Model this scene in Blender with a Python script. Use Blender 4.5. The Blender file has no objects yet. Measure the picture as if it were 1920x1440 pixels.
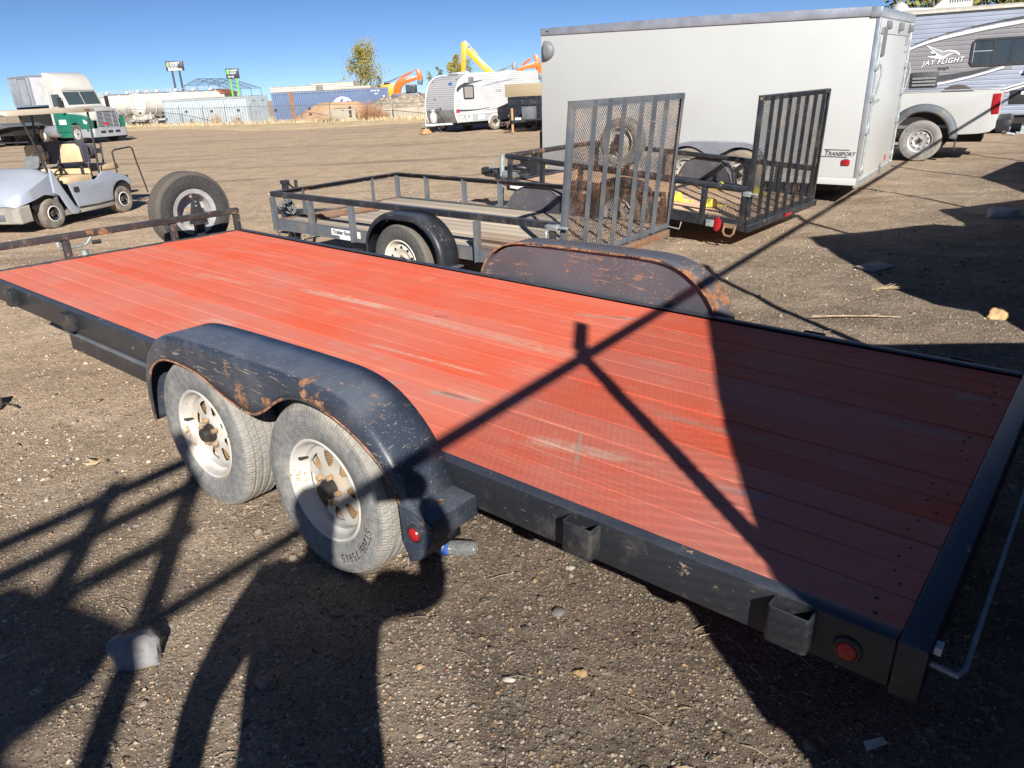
import bpy, bmesh, math, random
import numpy as np
from mathutils import Matrix, Vector, Euler
from mathutils import noise as mnoise

random.seed(7)
RNG = np.random.default_rng(7)
PI = math.pi
R = math.radians
scene = bpy.context.scene
COL = scene.collection

# ------------------------------------------------------------------ camera
cam_d = bpy.data.cameras.new('camera')
cam = bpy.data.objects.new('camera', cam_d)
COL.objects.link(cam)
PITCH, ROLL = R(21.848), R(2.862)
fw = Vector((0, math.cos(PITCH), -math.sin(PITCH)))
r0 = Vector((1, 0, 0))
d0 = fw.cross(r0)
u = r0 * math.cos(ROLL) + d0 * math.sin(ROLL)
v = d0 * math.cos(ROLL) - r0 * math.sin(ROLL)
cm = Matrix((u, -v, -fw)).transposed().to_4x4()
cm.translation = Vector((0, 0, 1.70))
cam.matrix_world = cm
cam_d.sensor_width = 36
cam_d.lens = 36 * 1385 / 1920
cam_d.clip_start = 0.02
cam_d.clip_end = 2000
scene.camera = cam

# ------------------------------------------------------------------ light
SUN_EL = R(28.7)
SUN_AZ = R(168.0)          # clockwise from +Y
sdir = Vector((math.sin(SUN_AZ) * math.cos(SUN_EL), math.cos(SUN_AZ) * math.cos(SUN_EL), math.sin(SUN_EL)))
world = bpy.data.worlds.new('World')
scene.world = world
world.use_nodes = True
wn = world.node_tree
bg = wn.nodes['Background']
sky = wn.nodes.new('ShaderNodeTexSky')
sky.sky_type = 'NISHITA'
sky.sun_disc = False
sky.sun_elevation = SUN_EL
sky.sun_rotation = SUN_AZ
sky.altitude = 2500
sky.air_density = 0.55
sky.dust_density = 0.0
sky.ozone_density = 5.0
wn.links.new(sky.outputs[0], bg.inputs[0])
bg.inputs[1].default_value = 0.062
sun_d = bpy.data.lights.new('sun', 'SUN')
sun_d.energy = 5.0
sun_d.angle = R(0.53)
sun_d.color = (1.0, 0.95, 0.87)
sun = bpy.data.objects.new('sun', sun_d)
COL.objects.link(sun)
sun.rotation_euler = (-sdir).to_track_quat('-Z', 'Y').to_euler()
vs = scene.view_settings
vs.view_transform = 'Standard'
vs.look = 'None'
vs.exposure = 0.65
vs.gamma = 1.0
vs.use_curve_mapping = False
scene.cycles.max_bounces = 6
scene.cycles.diffuse_bounces = 3
scene.cycles.transparent_max_bounces = 12


# ------------------------------------------------------------------ mesh builder
class MB:
    def __init__(self):
        self.v = []
        self.f = []

    def add(self, vs, fs):
        o = len(self.v)
        self.v.extend([tuple(p) for p in vs])
        self.f.extend([tuple(i + o for i in f) for f in fs])
        return self

    def box(self, x0, x1, y0, y1, z0, z1):
        vs = [(x0, y0, z0), (x1, y0, z0), (x1, y1, z0), (x0, y1, z0), (x0, y0, z1), (x1, y0, z1), (x1, y1, z1), (x0, y1, z1)]
        return self.add(vs, [(0, 3, 2, 1), (4, 5, 6, 7), (0, 1, 5, 4), (1, 2, 6, 5), (2, 3, 7, 6), (3, 0, 4, 7)])

    def bar(self, a, b, w, h=None, up=(0, 0, 1)):
        h = h or w
        a, b = Vector(a), Vector(b)
        d = (b - a).normalized()
        upv = Vector(up)
        if abs(d.dot(upv)) > .99:
            upv = Vector((1, 0, 0))
        s = d.cross(upv).normalized() * (w / 2)
        t = s.cross(d).normalized() * (h / 2)
        vs = [a - s - t, a + s - t, a + s + t, a - s + t, b - s - t, b + s - t, b + s + t, b - s + t]
        return self.add(vs, [(0, 3, 2, 1), (4, 5, 6, 7), (0, 1, 5, 4), (1, 2, 6, 5), (2, 3, 7, 6), (3, 0, 4, 7)])

    def angle(self, a, b, w, t, s1, s2):
        """angle iron from a to b; legs of width w along unit vectors s1 and s2"""
        s1, s2 = Vector(s1), Vector(s2)
        pr = [Vector((0, 0, 0)), s1 * w, s1 * w + s2 * t, s1 * t + s2 * t, s1 * t + s2 * w, s2 * w]
        a, b = Vector(a), Vector(b)
        vs = [a + p for p in pr] + [b + p for p in pr]
        fs = [tuple(range(6))[::-1], tuple(range(6, 12))] + [(i, (i + 1) % 6, (i + 1) % 6 + 6, i + 6) for i in range(6)]
        return self.add(vs, fs)

    def tube(self, pts, r, n=8, closed=False, cap=True):
        pts = [Vector(p) for p in pts]
        m = len(pts)
        rad = r if isinstance(r, (list, tuple)) else [r] * m
        vs, fs = [], []
        prev = None
        for i, p in enumerate(pts):
            if closed:
                d = (pts[(i + 1) % m] - pts[i - 1]).normalized()
            else:
                d = (pts[min(i + 1, m - 1)] - pts[max(i - 1, 0)]).normalized()
            if prev is None:
                a = Vector((0, 0, 1)) if abs(d.z) < .9 else Vector((1, 0, 0))
                s = d.cross(a).normalized()
            else:
                s = (prev - d * prev.dot(d)).normalized()
            prev = s
            t = d.cross(s)
            for k in range(n):
                an = 2 * PI * k / n
                vs.append(p + (s * math.cos(an) + t * math.sin(an)) * rad[i])
        rng = m if closed else m - 1
        for i in range(rng):
            for k in range(n):
                j = (i + 1) % m
                fs.append((i * n + k, i * n + (k + 1) % n, j * n + (k + 1) % n, j * n + k))
        if cap and not closed:
            fs.append(tuple(range(n))[::-1])
            fs.append(tuple(range((m - 1) * n, m * n)))
        return self.add(vs, fs)

    def lathe(self, prof, n=48, M=None, pred=None, caps=False):
        """revolve (r, h) about the Y axis; h runs along Y"""
        vs, fs = [], []
        m = len(prof)
        for r, h in prof:
            for k in range(n):
                a = 2 * PI * k / n
                p = Vector((r * math.cos(a), h, r * math.sin(a)))
                vs.append(M @ p if M else p)
        for i in range(m - 1):
            for k in range(n):
                if pred and not pred(i, (k + .5) / n * 2 * PI, (prof[i][0] + prof[i + 1][0]) / 2):
                    continue
                fs.append((i * n + k, i * n + (k + 1) % n, (i + 1) * n + (k + 1) % n, (i + 1) * n + k))
        if caps:
            fs.append(tuple(range(n)))
            fs.append(tuple(range((m - 1) * n, m * n))[::-1])
        return self.add(vs, fs)

    def extr(self, poly, y0, y1, fn=None):
        """extrude an (x, z) polygon along y"""
        n = len(poly)
        vs = [(p[0], y0, p[1]) for p in poly] + [(p[0], y1, p[1]) for p in poly]
        if fn:
            vs = [fn(q) for q in vs]
        fs = [tuple(range(n)), tuple(range(n, 2 * n))[::-1]] + [(i + n, (i + 1) % n + n, (i + 1) % n, i) for i in range(n)]
        return self.add(vs, fs)

    def grid(self, rows, closed=False):
        m, n = len(rows), len(rows[0])
        vs = [p for r in rows for p in r]
        fs = []
        for i in range(m - 1):
            for k in range(n if closed else n - 1):
                fs.append((i * n + k, i * n + (k + 1) % n, (i + 1) * n + (k + 1) % n, (i + 1) * n + k))
        return self.add(vs, fs)

    def xf(self, M):
        self.v = [tuple(M @ Vector(p)) for p in self.v]
        return self

    def build(self, name, mat, parent=None, smooth=35, bevel=0, seg=2, solid=0, kind=None, loc=None, rot=None):
        me = bpy.data.meshes.new(name)
        me.from_pydata(self.v, [], self.f)
        bm = bmesh.new()
        bm.from_mesh(me)
        bmesh.ops.recalc_face_normals(bm, faces=bm.faces)
        if bevel:
            ed = [e for e in bm.edges if len(e.link_faces) == 2 and e.calc_face_angle(0) > R(35)]
            bmesh.ops.bevel(bm, geom=ed, offset=bevel, segments=seg, affect='EDGES', clamp_overlap=True, profile=.5)
        bm.to_mesh(me)
        bm.free()
        if smooth:
            me.polygons.foreach_set('use_smooth', [True] * len(me.polygons))
            me.set_sharp_from_angle(angle=R(smooth))
        me.materials.append(mat)
        o = bpy.data.objects.new(name, me)
        COL.objects.link(o)
        if parent is not None:
            o.parent = parent
        if loc is not None:
            o.location = loc
        if rot is not None:
            o.rotation_euler = rot
        if solid:
            md = o.modifiers.new('solid', 'SOLIDIFY')
            md.thickness = solid
            md.offset = 0
        if kind:
            o['kind'] = kind
        return o


def thing(name, label, cat, loc=(0, 0, 0), rot=(0, 0, 0), group=None):
    o = bpy.data.objects.new(name, None)
    o.empty_display_size = .1
    COL.objects.link(o)
    o.location = loc
    o.rotation_euler = rot
    o['label'] = label
    o['category'] = cat
    if group:
        o['group'] = group
    return o


def tag(o, label, cat, group=None):
    o['label'] = label
    o['category'] = cat
    if group:
        o['group'] = group
    return o


def struct(o):
    o['kind'] = 'structure'
    return o


def dup(o, parent=None, loc=None, rot=None):
    c = o.copy()
    COL.objects.link(c)
    if parent is not None:
        c.parent = parent
    if loc is not None:
        c.location = loc
    if rot is not None:
        c.rotation_euler = rot
    for ch in list(o.children):
        dup(ch, c)
    return c


def text_mesh(txt, size, extrude=.002, shear=0, bold=0, space=1.0):
    cu = bpy.data.curves.new('lettering', 'FONT')
    cu.body = txt
    cu.size = size
    cu.extrude = extrude
    cu.shear = shear
    cu.offset = bold
    cu.space_character = space
    cu.resolution_u = 3
    o = bpy.data.objects.new('lettering', cu)
    COL.objects.link(o)
    dg = bpy.context.evaluated_depsgraph_get()
    me = bpy.data.meshes.new_from_object(o.evaluated_get(dg))
    vs = [tuple(p.co) for p in me.vertices]
    fs = [tuple(p.vertices) for p in me.polygons]
    bpy.data.objects.remove(o)
    bpy.data.curves.remove(cu)
    bpy.data.meshes.remove(me)
    return vs, fs


def lettering(txt, size, mat, parent, M, name='lettering', shear=0, bold=0, extrude=.002, sx=1.0, space=1.0):
    """text lies in the local XY plane of M, baseline along X"""
    vs, fs = text_mesh(txt, size, extrude, shear, bold, space)
    mb = MB()
    mb.add([M @ Vector((p[0] * sx, p[1], p[2])) for p in vs], fs)
    return mb.build(name, mat, parent, smooth=0)


def face_mat(o, x, z):
    """frame standing upright: text x along o's +X, up along +Z, reading from the -Y side"""
    return Matrix.Translation(Vector((x, o, z))) @ Matrix.Rotation(PI / 2, 4, 'X')


# ------------------------------------------------------------------ materials
def srgb(r, g, b):
    f = lambda c: (c / 255 / 12.92) if c / 255 <= .04045 else ((c / 255 + .055) / 1.055) ** 2.4
    return (f(r), f(g), f(b), 1)


class NT:
    def __init__(self, name):
        self.m = bpy.data.materials.new(name)
        self.m.use_nodes = True
        self.t = self.m.node_tree
        self.b = self.t.nodes['Principled BSDF']
        self.tc = self.t.nodes.new('ShaderNodeTexCoord')

    def n(self, ty, ins=None, **kw):
        nd = self.t.nodes.new('ShaderNode' + ty)
        for k, val in kw.items():
            setattr(nd, k, val)
        for k, val in (ins or {}).items():
            self.set(nd.inputs[k], val)
        return nd

    def set(self, sock, val):
        if isinstance(val, bpy.types.NodeSocket):
            self.t.links.new(val, sock)
        else:
            sock.default_value = val

    def math(self, op, a, b=0.0, c=0.0, clamp=False):
        nd = self.t.nodes.new('ShaderNodeMath')
        nd.operation = op
        nd.use_clamp = clamp
        for i, x in enumerate((a, b, c)):
            self.set(nd.inputs[i], x)
        return nd.outputs[0]

    def ramp(self, fac, p0, p1):
        """smooth 0..1 between p0 and p1"""
        nd = self.n('MapRange', {0: fac, 1: p0, 2: p1, 3: 0.0, 4: 1.0}, interpolation_type='SMOOTHSTEP')
        return nd.outputs[0]

    def mix(self, fac, a, b, mode='MIX'):
        nd = self.t.nodes.new('ShaderNodeMix')
        nd.data_type = 'RGBA'
        nd.blend_type = mode
        self.set(nd.inputs['Factor'], fac)
        ca = [s for s in nd.inputs if s.type == 'RGBA']
        self.set(ca[0], a)
        self.set(ca[1], b)
        return [s for s in nd.outputs if s.type == 'RGBA'][0]

    def noise(self, vec, scale, detail=6, rough=.6, out=0):
        return self.n('TexNoise', {'Vector': vec, 'Scale': scale, 'Detail': detail, 'Roughness': rough}).outputs[out]

    def mapping(self, vec, scale=(1, 1, 1), loc=(0, 0, 0)):
        return self.n('Mapping', {'Vector': vec, 'Scale': scale, 'Location': loc}).outputs[0]

    def obj(self):
        """object coordinates shifted per object, so that copies differ"""
        oi = self.n('ObjectInfo')
        return self.n('VectorMath', {0: self.tc.outputs['Object'], 1: self.n('CombineXYZ', {0: self.math('MULTIPLY', oi.outputs['Random'], 37.0), 1: self.math('MULTIPLY', oi.outputs['Random'], 11.0), 2: 0.0}).outputs[0]}, operation='ADD').outputs[0]

    def bump(self, h, strength=.3, dist=.01, normal=None):
        nd = self.n('Bump', {'Height': h, 'Strength': strength, 'Distance': dist})
        if normal is not None:
            self.set(nd.inputs['Normal'], normal)
        return nd.outputs[0]

    def out(self, col=None, rough=None, metal=None, normal=None, spec=None):
        for k, val in (('Base Color', col), ('Roughness', rough), ('Metallic', metal), ('Normal', normal), ('Specular IOR Level', spec)):
            if val is not None:
                self.set(self.b.inputs[k], val)
        return self.m


def c4(c):
    return tuple(c) + (1,) if len(c) == 3 else c


def plain(name, col, rough=.5, metal=0.0, var=.12, scale=5.0, dust=None, dust_amt=.0, bump=.08, spec=.5):
    t = NT(name)
    p = t.obj()
    n1 = t.noise(p, scale, 7, .6)
    lo = tuple(c * (1 - var) for c in c4(col)[:3]) + (1,)
    hi = tuple(min(1, c * (1 + var)) for c in c4(col)[:3]) + (1,)
    c = t.mix(t.ramp(n1, .3, .7), lo, hi)
    if dust:
        n2 = t.noise(p, scale * 1.7, 8, .65)
        c = t.mix(t.ramp(n2, .72 - dust_amt, .95 - dust_amt * .6), c, c4(dust))
    r = t.math('ADD', rough - .08, t.math('MULTIPLY', n1, .16))
    nb = t.bump(t.noise(p, scale * 12, 4), bump, .004) if bump else None
    return t.out(c, r, metal, nb, spec)


def worn(name, col, rough=.4, chip=(.22, .09, .04), chip_amt=.05, scr=(.35, .30, .25), scr_amt=.04, scale=9.0, dust=(.25, .2, .15), dust_amt=.15, spec=.5, ss=1.0, sky_tint=(.085, .10, .135), clus=(.42, .6)):
    """painted steel with chips down to rust, scratches, dust and a sky sheen painted on top faces"""
    t = NT(name)
    p = t.obj()
    big = t.noise(p, 2.2, 5, .6)
    fine = t.noise(p, scale * 3, 10, .7)
    c = t.mix(t.ramp(big, .3, .7), c4(tuple(x * .8 for x in col)), c4(tuple(x * 1.25 for x in col)))
    dn = t.noise(p, 5.5, 9, .7)
    c = t.mix(t.math('MULTIPLY', t.ramp(dn, .66 - dust_amt, .9 - dust_amt), .55), c, c4(dust))
    up = t.n('SeparateXYZ', {0: t.n('NewGeometry').outputs['Normal']}).outputs[2]
    c = t.mix(t.math('MULTIPLY', t.ramp(up, .75, .98), t.math('MULTIPLY_ADD', t.noise(p, 7.0, 6), .8, .1)), c, c4(sky_tint))  # upward faces tinted blue grey: the sheen of the sky painted into the colour
    s1 = t.noise(t.mapping(p, (5 * ss, 60 * ss, 45 * ss)), 1.0, 3, .5)
    s2 = t.noise(t.mapping(p, (42 * ss, 6 * ss, 50 * ss), (3, 1, 7)), 1.0, 3, .5)
    sc = t.math('MAXIMUM', t.ramp(s1, .74 - scr_amt, .78 - scr_amt), t.ramp(s2, .76 - scr_amt, .80 - scr_amt))
    sc = t.math('MULTIPLY', sc, t.ramp(t.noise(p, 3.0, 4), clus[0], clus[1]))
    c = t.mix(t.math('MULTIPLY', sc, .8), c, c4(scr))
    edge = t.n('Attribute', attribute_name='edge').outputs['Fac']
    cn = t.math('ADD', t.math('ADD', t.math('MULTIPLY', t.noise(p, scale, 12, .72), .75), t.math('MULTIPLY', big, .25)), t.math('MULTIPLY', edge, .17))
    ch = t.ramp(cn, .66 - chip_amt, .69 - chip_amt)
    rust = t.mix(t.ramp(fine, .35, .65), c4(tuple(x * .55 for x in chip)), c4(tuple(min(1, x * 1.5) for x in chip)))
    c = t.mix(ch, c, rust)
    rr = t.math('ADD', t.math('ADD', rough, t.math('MULTIPLY', fine, .15)), t.math('MULTIPLY', ch, .4), clamp=True)
    h = t.math('SUBTRACT', t.math('MULTIPLY', fine, .25), t.math('MULTIPLY', ch, .8))
    return t.out(c, rr, 0.0, t.bump(h, .25, .002), spec)


def rubber(name, col=(.11, .105, .1), dust=(.30, .25, .19), amt=.2, R_=.34, wid=.2):
    t = NT(name)
    p = t.tc.outputs['Object']
    s = t.n('SeparateXYZ', {0: p})
    ang = t.math('ARCTAN2', s.outputs[2], s.outputs[0])
    rad = t.math('SQRT', t.math('ADD', t.math('POWER', s.outputs[0], 2.0), t.math('POWER', s.outputs[2], 2.0)))
    tread = t.ramp(rad, R_ * .93, R_ * .965)
    sip = t.math('SINE', t.math('ADD', t.math('MULTIPLY', ang, 62.0), t.math('MULTIPLY', t.math('ABSOLUTE', s.outputs[1]), 120.0)))
    sip = t.math('MULTIPLY', t.ramp(sip, .75, .98), tread)
    ribs = t.math('SINE', t.math('MULTIPLY', rad, 2 * PI / .012))
    shoulder = t.math('MULTIPLY', t.ramp(rad, R_ * .86, R_ * .9), t.ramp(t.math('SINE', t.math('MULTIPLY', ang, 150.0)), .2, .7))
    h = t.math('ADD', t.math('MULTIPLY', t.ramp(ribs, .4, .95), .3), t.math('ADD', t.math('MULTIPLY', sip, -1.0), t.math('MULTIPLY', shoulder, -.8)))
    n1 = t.noise(t.obj(), 6.0, 8, .65)
    n2 = t.noise(t.obj(), 40.0, 6, .6)
    c = t.mix(t.ramp(n2, .3, .7), c4(tuple(x * .75 for x in col)), c4(tuple(x * 1.2 for x in col)))
    f = t.math('ADD', t.ramp(n1, .75 - amt, 1.0 - amt), t.math('MULTIPLY', tread, .45), clamp=True)
    c = t.mix(t.math('MULTIPLY', f, .8), c, c4(dust))
    return t.out(c, .85, 0.0, t.bump(h, .55, .006), .3)





def wood(name, col, alt, wear, wear_amt=.1, along=0, rough=.7, dark=.5, seam=.0):
    """boards: grain runs along local X (along=0)"""
    t = NT(name)
    p = t.obj()
    sc = (1.2, 45, 45) if along == 0 else (45, 1.2, 45)
    g = t.noise(t.mapping(p, sc), 1.0, 8, .65)
    g2 = t.noise(t.mapping(p, tuple(x * 2.3 for x in sc), (5, 5, 5)), 1.0, 6, .7)
    oi = t.n('ObjectInfo')
    geo = t.n('NewGeometry')
    big = t.noise(geo.outputs['Position'], 1.1, 6, .6)
    med = t.noise(geo.outputs['Position'], 4.0, 8, .65)
    c = t.mix(t.ramp(t.math('ADD', t.math('MULTIPLY', oi.outputs['Random'], .5), t.math('MULTIPLY', big, .7)), .3, .9), c4(col), c4(alt))
    c = t.mix(t.math('MULTIPLY', t.ramp(g, .5, .3), dark), c, c4(tuple(x * .5 for x in col)))
    wm = t.math('MULTIPLY', t.ramp(g2, .64 - wear_amt, .72 - wear_amt), t.ramp(med, .66 - wear_amt, .8 - wear_amt))
    sp = t.noise(t.mapping(p, (14, 60, 60) if along == 0 else (60, 14, 60), (9, 3, 1)), 1.0, 5, .6)
    wm2 = t.math('MULTIPLY', t.ramp(sp, .70 - wear_amt * .4, .74 - wear_amt * .4), t.ramp(big, .4, .62))
    c = t.mix(t.math('MAXIMUM', t.math('MULTIPLY', wm, .75), t.math('MULTIPLY', wm2, .7)), c, c4(wear))
    dk = t.math('MULTIPLY', t.ramp(t.noise(p, 2.6, 10, .75), .64, .78), .5)
    c = t.mix(dk, c, c4(tuple(x * .35 for x in col)))
    pt_ = t.noise(t.mapping(geo.outputs['Position'], (3.2, 3.2, 1), (4, 2, 0)), 1.0, 7, .7)
    c = t.mix(t.math('MULTIPLY', t.ramp(pt_, .66 - wear_amt * .25, .74 - wear_amt * .25), t.math('MULTIPLY', t.ramp(g2, .40, .58), .75)), c, c4(tuple(x * .8 for x in wear)))
    ln = t.noise(t.mapping(p, tuple(x * (.7 if x < 5 else 3.2) for x in sc), (2, 7, 4)), 1.0, 3, .5)
    c = t.mix(t.math('MULTIPLY', t.ramp(ln, .665 - wear_amt * .3, .70 - wear_amt * .3), t.math('MULTIPLY', t.ramp(med, .35, .6), .6)), c, c4(wear))
    for ob, x0, y0, x1, y1, wd_, am, cc in (DECK_SCUFFS if name == 'red_deck_board' else []):
        # worn streak from (x0, y0) to (x1, y1) in the trailer's own coordinates
        t.tc2 = getattr(t, 'tc2', None) or t.n('TexCoord', object=ob)
        q = t.n('SeparateXYZ', {0: t.tc2.outputs['Object']})
        L_ = math.hypot(x1 - x0, y1 - y0)
        ux, uy = (x1 - x0) / L_, (y1 - y0) / L_
        dx_, dy_ = t.math('SUBTRACT', q.outputs[0], x0), t.math('SUBTRACT', q.outputs[1], y0)
        al = t.math('ADD', t.math('MULTIPLY', dx_, ux / L_), t.math('MULTIPLY', dy_, uy / L_))
        ac_ = t.math('ABSOLUTE', t.math('ADD', t.math('MULTIPLY', dx_, -uy / wd_), t.math('MULTIPLY', dy_, ux / wd_)))
        e_ = t.math('ABSOLUTE', t.math('MULTIPLY_ADD', al, 2.0, -1.0))
        m_ = t.math('MULTIPLY', t.ramp(ac_, 1.0, .25), t.ramp(e_, 1.05, .6))
        m_ = t.math('MULTIPLY', m_, t.ramp(t.math('ADD', t.math('MULTIPLY', g2, .6), t.math('MULTIPLY', t.noise(p, 22.0, 8, .7), .4)), .40, .56))
        c = t.mix(t.math('MULTIPLY', m_, am), c, c4(cc))
    if name == 'red_deck_board':
        c = t.mix(t.math('MULTIPLY', t.ramp(t.noise(geo.outputs['Position'], 2.3, 8, .65), .3, .75), .22), c, (.46, .36, .33, 1))
    h = t.math('ADD', t.math('MULTIPLY', g, .6), t.math('MULTIPLY', g2, .4))
    return t.out(c, t.math('ADD', rough, t.math('MULTIPLY', g2, .15)), 0.0, t.bump(h, .35, .004), .35)


def glass(name, col=(.02, .025, .03), rough=.06):
    t = NT(name)
    n = t.noise(t.obj(), 3.0, 4)
    return t.out(t.mix(n, c4(col), c4(tuple(x * 1.8 for x in col))), rough, 0.0, None, .8)


fb = bpy.data.objects.new('flatbed_trailer', None)
pal_, gry_, drk_ = (.70, .50, .38), (.40, .35, .29), (.07, .06, .06)
DECK_SCUFFS = [(fb, 2.15, 1.08, 3.08, 1.12, .05, .85, pal_), (fb, 3.0, 1.10, 4.45, 1.08, .07, .5, pal_), (fb, 4.05, .38, 4.36, .43, .04, .9, gry_), (fb, 4.10, .40, 4.27, .41, .015, .9, drk_), (fb, 3.80, .33, 3.92, .37, .03, .7, gry_),
               (fb, 2.30, .36, 2.55, .40, .05, .55, pal_), (fb, 3.92, 1.64, 4.32, 1.79, .035, .8, gry_), (fb, 4.05, 1.70, 4.22, 1.75, .016, .8, drk_), (fb, 3.31, 1.16, 3.40, 1.20, .022, .9, drk_), (fb, 4.66, .27, 5.08, .36, .05, .75, pal_),
               (fb, 4.80, .44, 4.96, .17, .012, .9, gry_), (fb, 5.36, .36, 5.56, .40, .03, .5, (.22, .26, .34)), (fb, 1.2, .9, 1.9, .95, .05, .4, pal_), (fb, 4.9, .75, 5.4, .78, .03, .5, gry_), (fb, 3.3, .62, 4.2, .66, .02, .6, pal_), (fb, .6, 1.5, 1.3, 1.56, .04, .35, pal_), (fb, 5.6, 1.2, 5.95, 1.22, .04, .4, gry_)]

M = {}
M['black'] = worn('black_steel_paint', (.022, .024, .03), .36, chip=(.30, .22, .14), chip_amt=.052, scr=(.30, .27, .24), scr_amt=.055, dust=(.16, .14, .12), dust_amt=.16, ss=2.6, clus=(.35, .65))
M['black_rusty'] = worn('rusty_black_paint', (.03, .029, .032), .45, chip=(.22, .11, .06), chip_amt=.115, scr_amt=.06, dust_amt=.15)
M['fender'] = worn('scraped_fender_paint', (.036, .046, .068), .30, chip=(.30, .15, .08), chip_amt=.055, scr=(.34, .29, .24), scr_amt=.10, dust=(.12, .125, .14), dust_amt=.2, ss=3.2, clus=(.25, .6), sky_tint=(.17, .195, .24))
M['fender_edge'] = worn('rusty_fender_edge', (.05, .045, .045), .6, chip=(.32, .16, .09), chip_amt=.20, scr_amt=.1)
M['fender_far'] = worn('weathered_fender_paint', (.088, .088, .105), .5, chip=(.26, .12, .06), chip_amt=.045, scr=(.42, .23, .13), scr_amt=.135, dust=(.11, .09, .09), dust_amt=.16, ss=1.7)
M['grey_steel'] = worn('grey_faded_steel', (.10, .115, .135), .55, chip=(.2, .1, .05), chip_amt=.03, dust_amt=.2)
M['rust'] = worn('rusty_steel', (.22, .10, .05), .8, chip=(.30, .15, .08), chip_amt=.12, scr_amt=.02, dust_amt=.3)
M['galv'] = plain('galvanised_steel', (.50, .55, .55), .4, .6, .2, 14, bump=.05)
M['deck_red'] = wood('red_deck_board', (.80, .125, .055), (.74, .20, .135), (.66, .46, .31), .115, dark=.28)
M['deck_grey'] = wood('weathered_deck_board', (.46, .39, .31), (.56, .47, .37), (.22, .18, .14), .06, dark=.5)
M['deck_tan'] = wood('brown_deck_board', (.66, .45, .30), (.58, .40, .27), (.5, .4, .3), .05, dark=.3)
M['tyre'] = rubber('worn_tyre_rubber', (.22, .22, .215), (.42, .38, .32), .25)
M['tyre_mid'] = rubber('grey_tyre_rubber', (.095, .093, .09), (.28, .24, .19), .16)
M['tyre_dark'] = rubber('dark_tyre_rubber', (.055, .055, .055), (.22, .19, .15), .12)
M['tyre_far'] = rubber('dusty_tyre_rubber', (.16, .15, .14), (.34, .28, .21), .35, .3)
M['rim_white'] = worn('white_rim_paint', (.52, .50, .465), .4, chip=(.40, .25, .13), chip_amt=.085, scr=(.5, .4, .3), scr_amt=.05, scale=17, dust=(.5, .36, .2), dust_amt=.22)
M['rim_cream'] = plain('cream_rim_paint', (.72, .68, .58), .5, 0, .12, 9, (.4, .3, .2), .1)
M['rim_grey'] = plain('brushed_rim_steel', (.52, .52, .53), .35, .35, .15, 9, (.45, .35, .25), .12)
M['rim_rust'] = plain('rusty_drum', (.34, .22, .12), .8, 0, .35, 12, (.5, .4, .28), .1, .2)
M['hubcap'] = plain('black_grease_cap', (.035, .033, .03), .45, 0, .3, 14, (.2, .17, .12), .12)
M['lamp_red'] = plain('red_lens', (.36, .014, .02), .25, 0, .2, 30)
M['white_skin'] = plain('white_aluminium_skin', (.50, .51, .505), .35, 0, .025, 1.2, (.66, .64, .60), .0, .02)
M['alu'] = plain('mill_aluminium', (.44, .46, .52), .38, .55, .12, 6)
M['alu_bright'] = plain('bright_aluminium', (.62, .65, .68), .3, .7, .12, 6)
M['plastic_black'] = plain('black_plastic', (.03, .03, .033), .45, 0, .2, 12)
M['plastic_grey'] = plain('grey_plastic', (.16, .17, .18), .5, 0, .15, 12)
M['under'] = plain('dark_underbody', (.018, .018, .018), .8, 0, .3, 8)
M['glass'] = glass('dark_glass')
M['glass_grey'] = glass('grey_glass', (.20, .19, .18), .15)
M['glass_blue'] = glass('windscreen_glass', (.035, .05, .055), .08)
M['decal_dark'] = plain('dark_print', (.05, .055, .065), .5, 0, .1, 10, bump=0)
M['decal_grey'] = plain('grey_print', (.28, .29, .32), .5, 0, .1, 10, bump=0)
M['decal_white'] = plain('white_print', (.80, .80, .80), .45, 0, .03, 10, bump=0)
M['decal_red'] = plain('red_print', (.55, .03, .03), .45, 0, .1, 10, bump=0)
M['decal_blue'] = plain('blue_print', (.05, .14, .50), .45, 0, .1, 10, bump=0)

# ------------------------------------------------------------------ ground
def lattice(x, y, s, seed):
    """smooth value noise in numpy"""
    rg = np.random.default_rng(seed)
    tab = rg.random((256, 256))
    xs, ys = x / s, y / s
    xi, yi = np.floor(xs).astype(int), np.floor(ys).astype(int)
    fx, fy = xs - xi, ys - yi
    fx, fy = fx * fx * (3 - 2 * fx), fy * fy * (3 - 2 * fy)
    g = lambda a, b: tab[a % 256, b % 256]
    return (g(xi, yi) * (1 - fx) + g(xi + 1, yi) * fx) * (1 - fy) + (g(xi, yi + 1) * (1 - fx) + g(xi + 1, yi + 1) * fx) * fy - .5


def ground_z(x, y):
    x, y = np.asarray(x, float), np.asarray(y, float)
    near = np.exp(-((x - 1) ** 2 + (y - 6) ** 2) / 160)
    z = .05 * lattice(x, y, 2.7, 1) * .5 + .03 * lattice(x, y, .8, 2) * near + .016 * lattice(x, y, .28, 3) * near + .009 * lattice(x, y, .11, 4) * near
    return z + .10 * lattice(x, y * 2.2, 9, 5) * (1 - near)


def axis_steps(lo, d0, d1, hi, step):
    core = np.arange(d0, d1 + 1e-6, step)
    a, b = [d0], [d1]
    k = step
    while a[-1] > lo:
        k *= 1.22
        a.append(a[-1] - k)
    k = step
    while b[-1] < hi:
        k *= 1.22
        b.append(b[-1] + k)
    return np.concatenate([np.array(a[1:])[::-1], core, np.array(b[1:])])


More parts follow.
